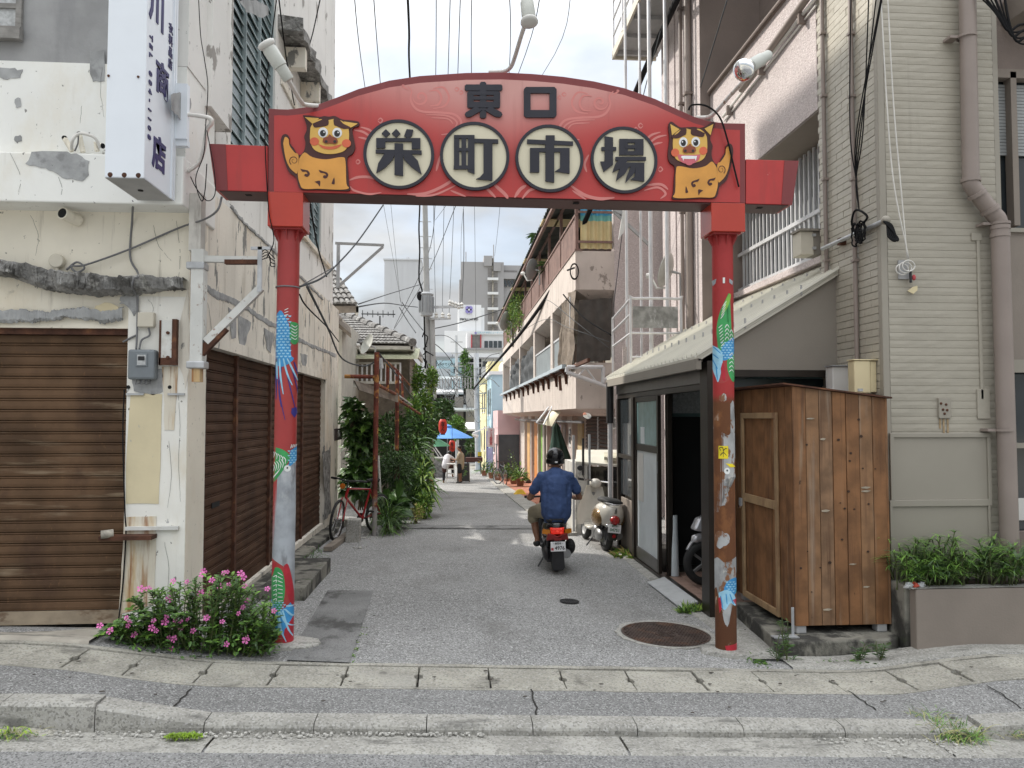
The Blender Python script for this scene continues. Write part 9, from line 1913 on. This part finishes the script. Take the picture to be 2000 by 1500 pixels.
fpos=[(195,1222),(215,1232),(247,1207),(252,1216),(250,1222),(275,1150),(262,1240),(290,1150),(300,1212),(296,1226),(305,1232),(325,1205),(322,1215),(330,1170),(336,1158),(338,1135),(342,1212),(354,1226),(352,1213),(366,1210),(365,1136),(380,1168),(377,1232),(395,1122),(398,1116),(392,1158),(407,1160),(402,1208),(414,1133),(434,1214),(437,1119),(444,1117),(447,1142),(453,1143),(430,1145),(470,1120),(475,1127),(482,1173),(478,1145),(466,1198),(474,1186),(482,1245),(442,1258),(340,1248),(330,1246),(335,1268),(535,1193),(522,1150),(480,1250),(404,1206)]
for px,py in fpos:
 y=uni(5.98,6.1) if py>1180 else uni(6.05,6.2); p=aY(px,py,y); nrm=V((uni(-.5,.5),-1,uni(.1,1.0))); e=nrm.to_track_quat('Z','Y').to_euler(); s=uni(.65,1.2)
 if f0 is None: f0=part(fl,'flower',['petal_pink','petal_eye'],pw,local=True); f0.location=p-V(pw.location); f0.rotation_euler=e
 else: dup(f0,pw,p-V(pw.location),e,(s,s,s))
# planter foliage
pt=thing('planter_plants','narrow leaved plants filling the brown planter','plants',(PX+.6,6.5,zt)); ztp=aY(1850,1150,PY0).z; mb=MB(); ms=MB()
for _ in range(190):
 x=uni(PX-.05,PX+1.6); y=uni(PY0+.08,CY-.1); h=uni(.1,.42)*(1-.25*abs(x-PX-.5)); b=V((x,y,ztp-.05)); tp=b+V((uni(-.12,.12),uni(-.15,.03),h+.05)); pts=catmull([b,b.lerp(tp,.5)+V((uni(-.03,.03),uni(-.03,.03),.03)),tp],5); ms.tube(pts,.0045,5)
 for i in range(5,len(pts)):
  for k in range(3 if i<len(pts)-1 else 8): a=uni(0,6.28); d=V((math.cos(a),math.sin(a),uni(.1,.7))); leaf(mb,pts[i],d,V((0,0,1)),uni(.09,.2),.0115,random.choice((0,1,2,2)),2,.4)
part(mb,'foliage',['leaf_mid','leaf_blue','leaf_fresh'],pt); part(ms,'stem','stem_green',pt)
for px,lab in ((1925,'aloe like plant with long curved leaves in the planter, right of the narrow leaved plants'),(1990,'second aloe like plant at the right edge of the planter')):
 c=aY(px,1120,PY0+.2); t=thing('aloe_plant',lab,'plant',c); mb=MB()
 for k in range(26): a=uni(0,6.28); leaf(mb,c+V((0,0,uni(0,.12))),V((math.cos(a),math.sin(a)*.8,uni(.4,1.8))),V((-math.cos(a),-math.sin(a),1)),uni(.26,.42),.036,0 if k % 3 else 1,2,.42)
 part(mb,'foliage',['leaf_blue','leaf_mid'],t)
# weeds
def weed(label,spots,n,ln,wd,mats,kind=2,up=1.,droop=.5,name='weed',zf_=None,spread=.06):
 p0=spots[0]; t=thing(name,label,'weed',(p0[0],p0[1],p0[2])); mb=MB()
 for (x,y,z) in spots:
  for _ in range(n): q=V((x+random.gauss(0,spread),y+random.gauss(0,spread*.6),z)); leaf(mb,q,rdir(up),V((0,-.3,1)),ln*uni(.5,1.2),wd,random.randrange(len(mats)),kind,droop)
 part(mb,'foliage',mats,t); return t
def gp(px,py,dz=0): p=gG(px,py); return (p.x,p.y,gz(p.x,p.y)+dz)
weed('small bushy green weed at the foot of the bronze corner post',[gp(1347,1192),gp(1340,1196),gp(1354,1195)],110,.1,.018,['leaf_fresh','leaf_mid','leaf_lime'],0,.9,.1,spread=.04)
weed('thin tall weed growing at the corner of the mossy platform',[gp(1535,1288)],26,.12,.012,['leaf_mid','leaf_blue'],2,.6)
for px,h,lab in ((1537,.34,'thin upright weed in front of the wooden shed corner'),(1518,.2,'short weed left of the shed corner'),(1678,.14,'small weed at the middle of the platform front'),(1720,.16,'small weed near the right end of the platform')):
 b=V(gp(px,1292)); t=thing('weed',lab,'weed',b); mb,ms=MB(),MB()
 for k in range(5):
  tp=b+V((uni(-.1,.1),uni(-.05,.02),h*uni(.6,1.1))); ms.tube([b,b.lerp(tp,.5)+V((uni(-.02,.02),0,0)),tp],.003,4)
  for i in range(14): q=b.lerp(tp,uni(.15,1)); a=uni(0,6.28); leaf(mb,q,V((math.cos(a),math.sin(a),.5)),V((0,0,1)),uni(.025,.07),.012,k % 2,0,.2)
 part(mb,'foliage',['leaf_mid','leaf_blue'],t); part(ms,'stem','stem_green',t)
weed('low bright green weed along the concrete strip before the shed',[gp(1600+k*14,1296) for k in range(9)] ,26,.04,.014,['leaf_fresh','leaf_mid'],0,.4,spread=.04)
weed('patch of green weed beside the right pole footing',[gp(1462,1282),gp(1478,1292),gp(1490,1297)],24,.05,.014,['leaf_mid','leaf_fresh'],0,.4,spread=.04)
def kz(px,py): p=gG(px,py); return (p.x,p.y,gz(p.x,4.55)-.03)
weed('sprawling tuft of half dry grass over the right end of the kerb',[kz(1815,1395),kz(1830,1410),kz(1850,1415),kz(1870,1425),kz(1890,1428),kz(1835,1420),kz(1812,1402)],70,.2,.006,['grass_dry','leaf_fresh','leaf_mid'],2,.5,.5,name='grass_tuft',spread=.06)
weed('bright yellow green moss cushion at the foot of the left kerb',[kz(335+k*7,1428) for k in range(8)],80,.022,.009,['moss','leaf_lime'],0,.9,spread=.02,name='moss_cushion')
weed('small grass tuft at the kerb at the left edge',[kz(0,1418),kz(15,1420),kz(30,1416)],50,.08,.006,['leaf_mid','moss','grass_dry'],2,.7,name='grass_tuft')
weed('small grass tuft at the kerb at the right edge',[kz(1985,1425),kz(2000,1420)],40,.12,.006,['leaf_mid','grass_dry'],2,.7,name='grass_tuft')
weed('weeds at the foot of the bronze frame beside the parked scooter',[gp(1222,1082),gp(1212,1088),gp(1236,1092)],30,.16,.025,['leaf_lime','leaf_fresh','leaf_yellow'],0,.8,spread=.07)
weed('thin weeds in the joint of the asphalt patch',[gp(684+k*5,1297-k*14) for k in range(6)],9,.03,.008,['leaf_fresh','moss'],0,.5,spread=.02)
weed('grass growing along the plinth of the white building',[(XL+.26,9.6+k*.25,gz(-1.9,9.6+k*.25)) for k in range(8)],14,.22,.01,['leaf_mid','leaf_blue'],2,.9,.5,spread=.08)
# blown bits and leaves on the ground
mb=MB(); mat('litter_leaf',(.07,.06,.05),.8)
for _ in range(46):
 x,y=uni(-3,4),uni(4.95,5.95) if rnd()<.7 else uni(6.2,9); r=uni(.008,.022); a=uni(0,3.14); z=gz(x,y)+.014; mb.prism([V((x+r*math.cos(a+k)*(1 if k % 2 else .5),y+r*math.sin(a+k)*.6,z)) for k in (0,1.6,3.1,4.7)],(0,0,.004))
tag(stuff(part(mb,'dry_leaves','litter_leaf')),'few dark dry leaves scattered over the pavement','leaves')
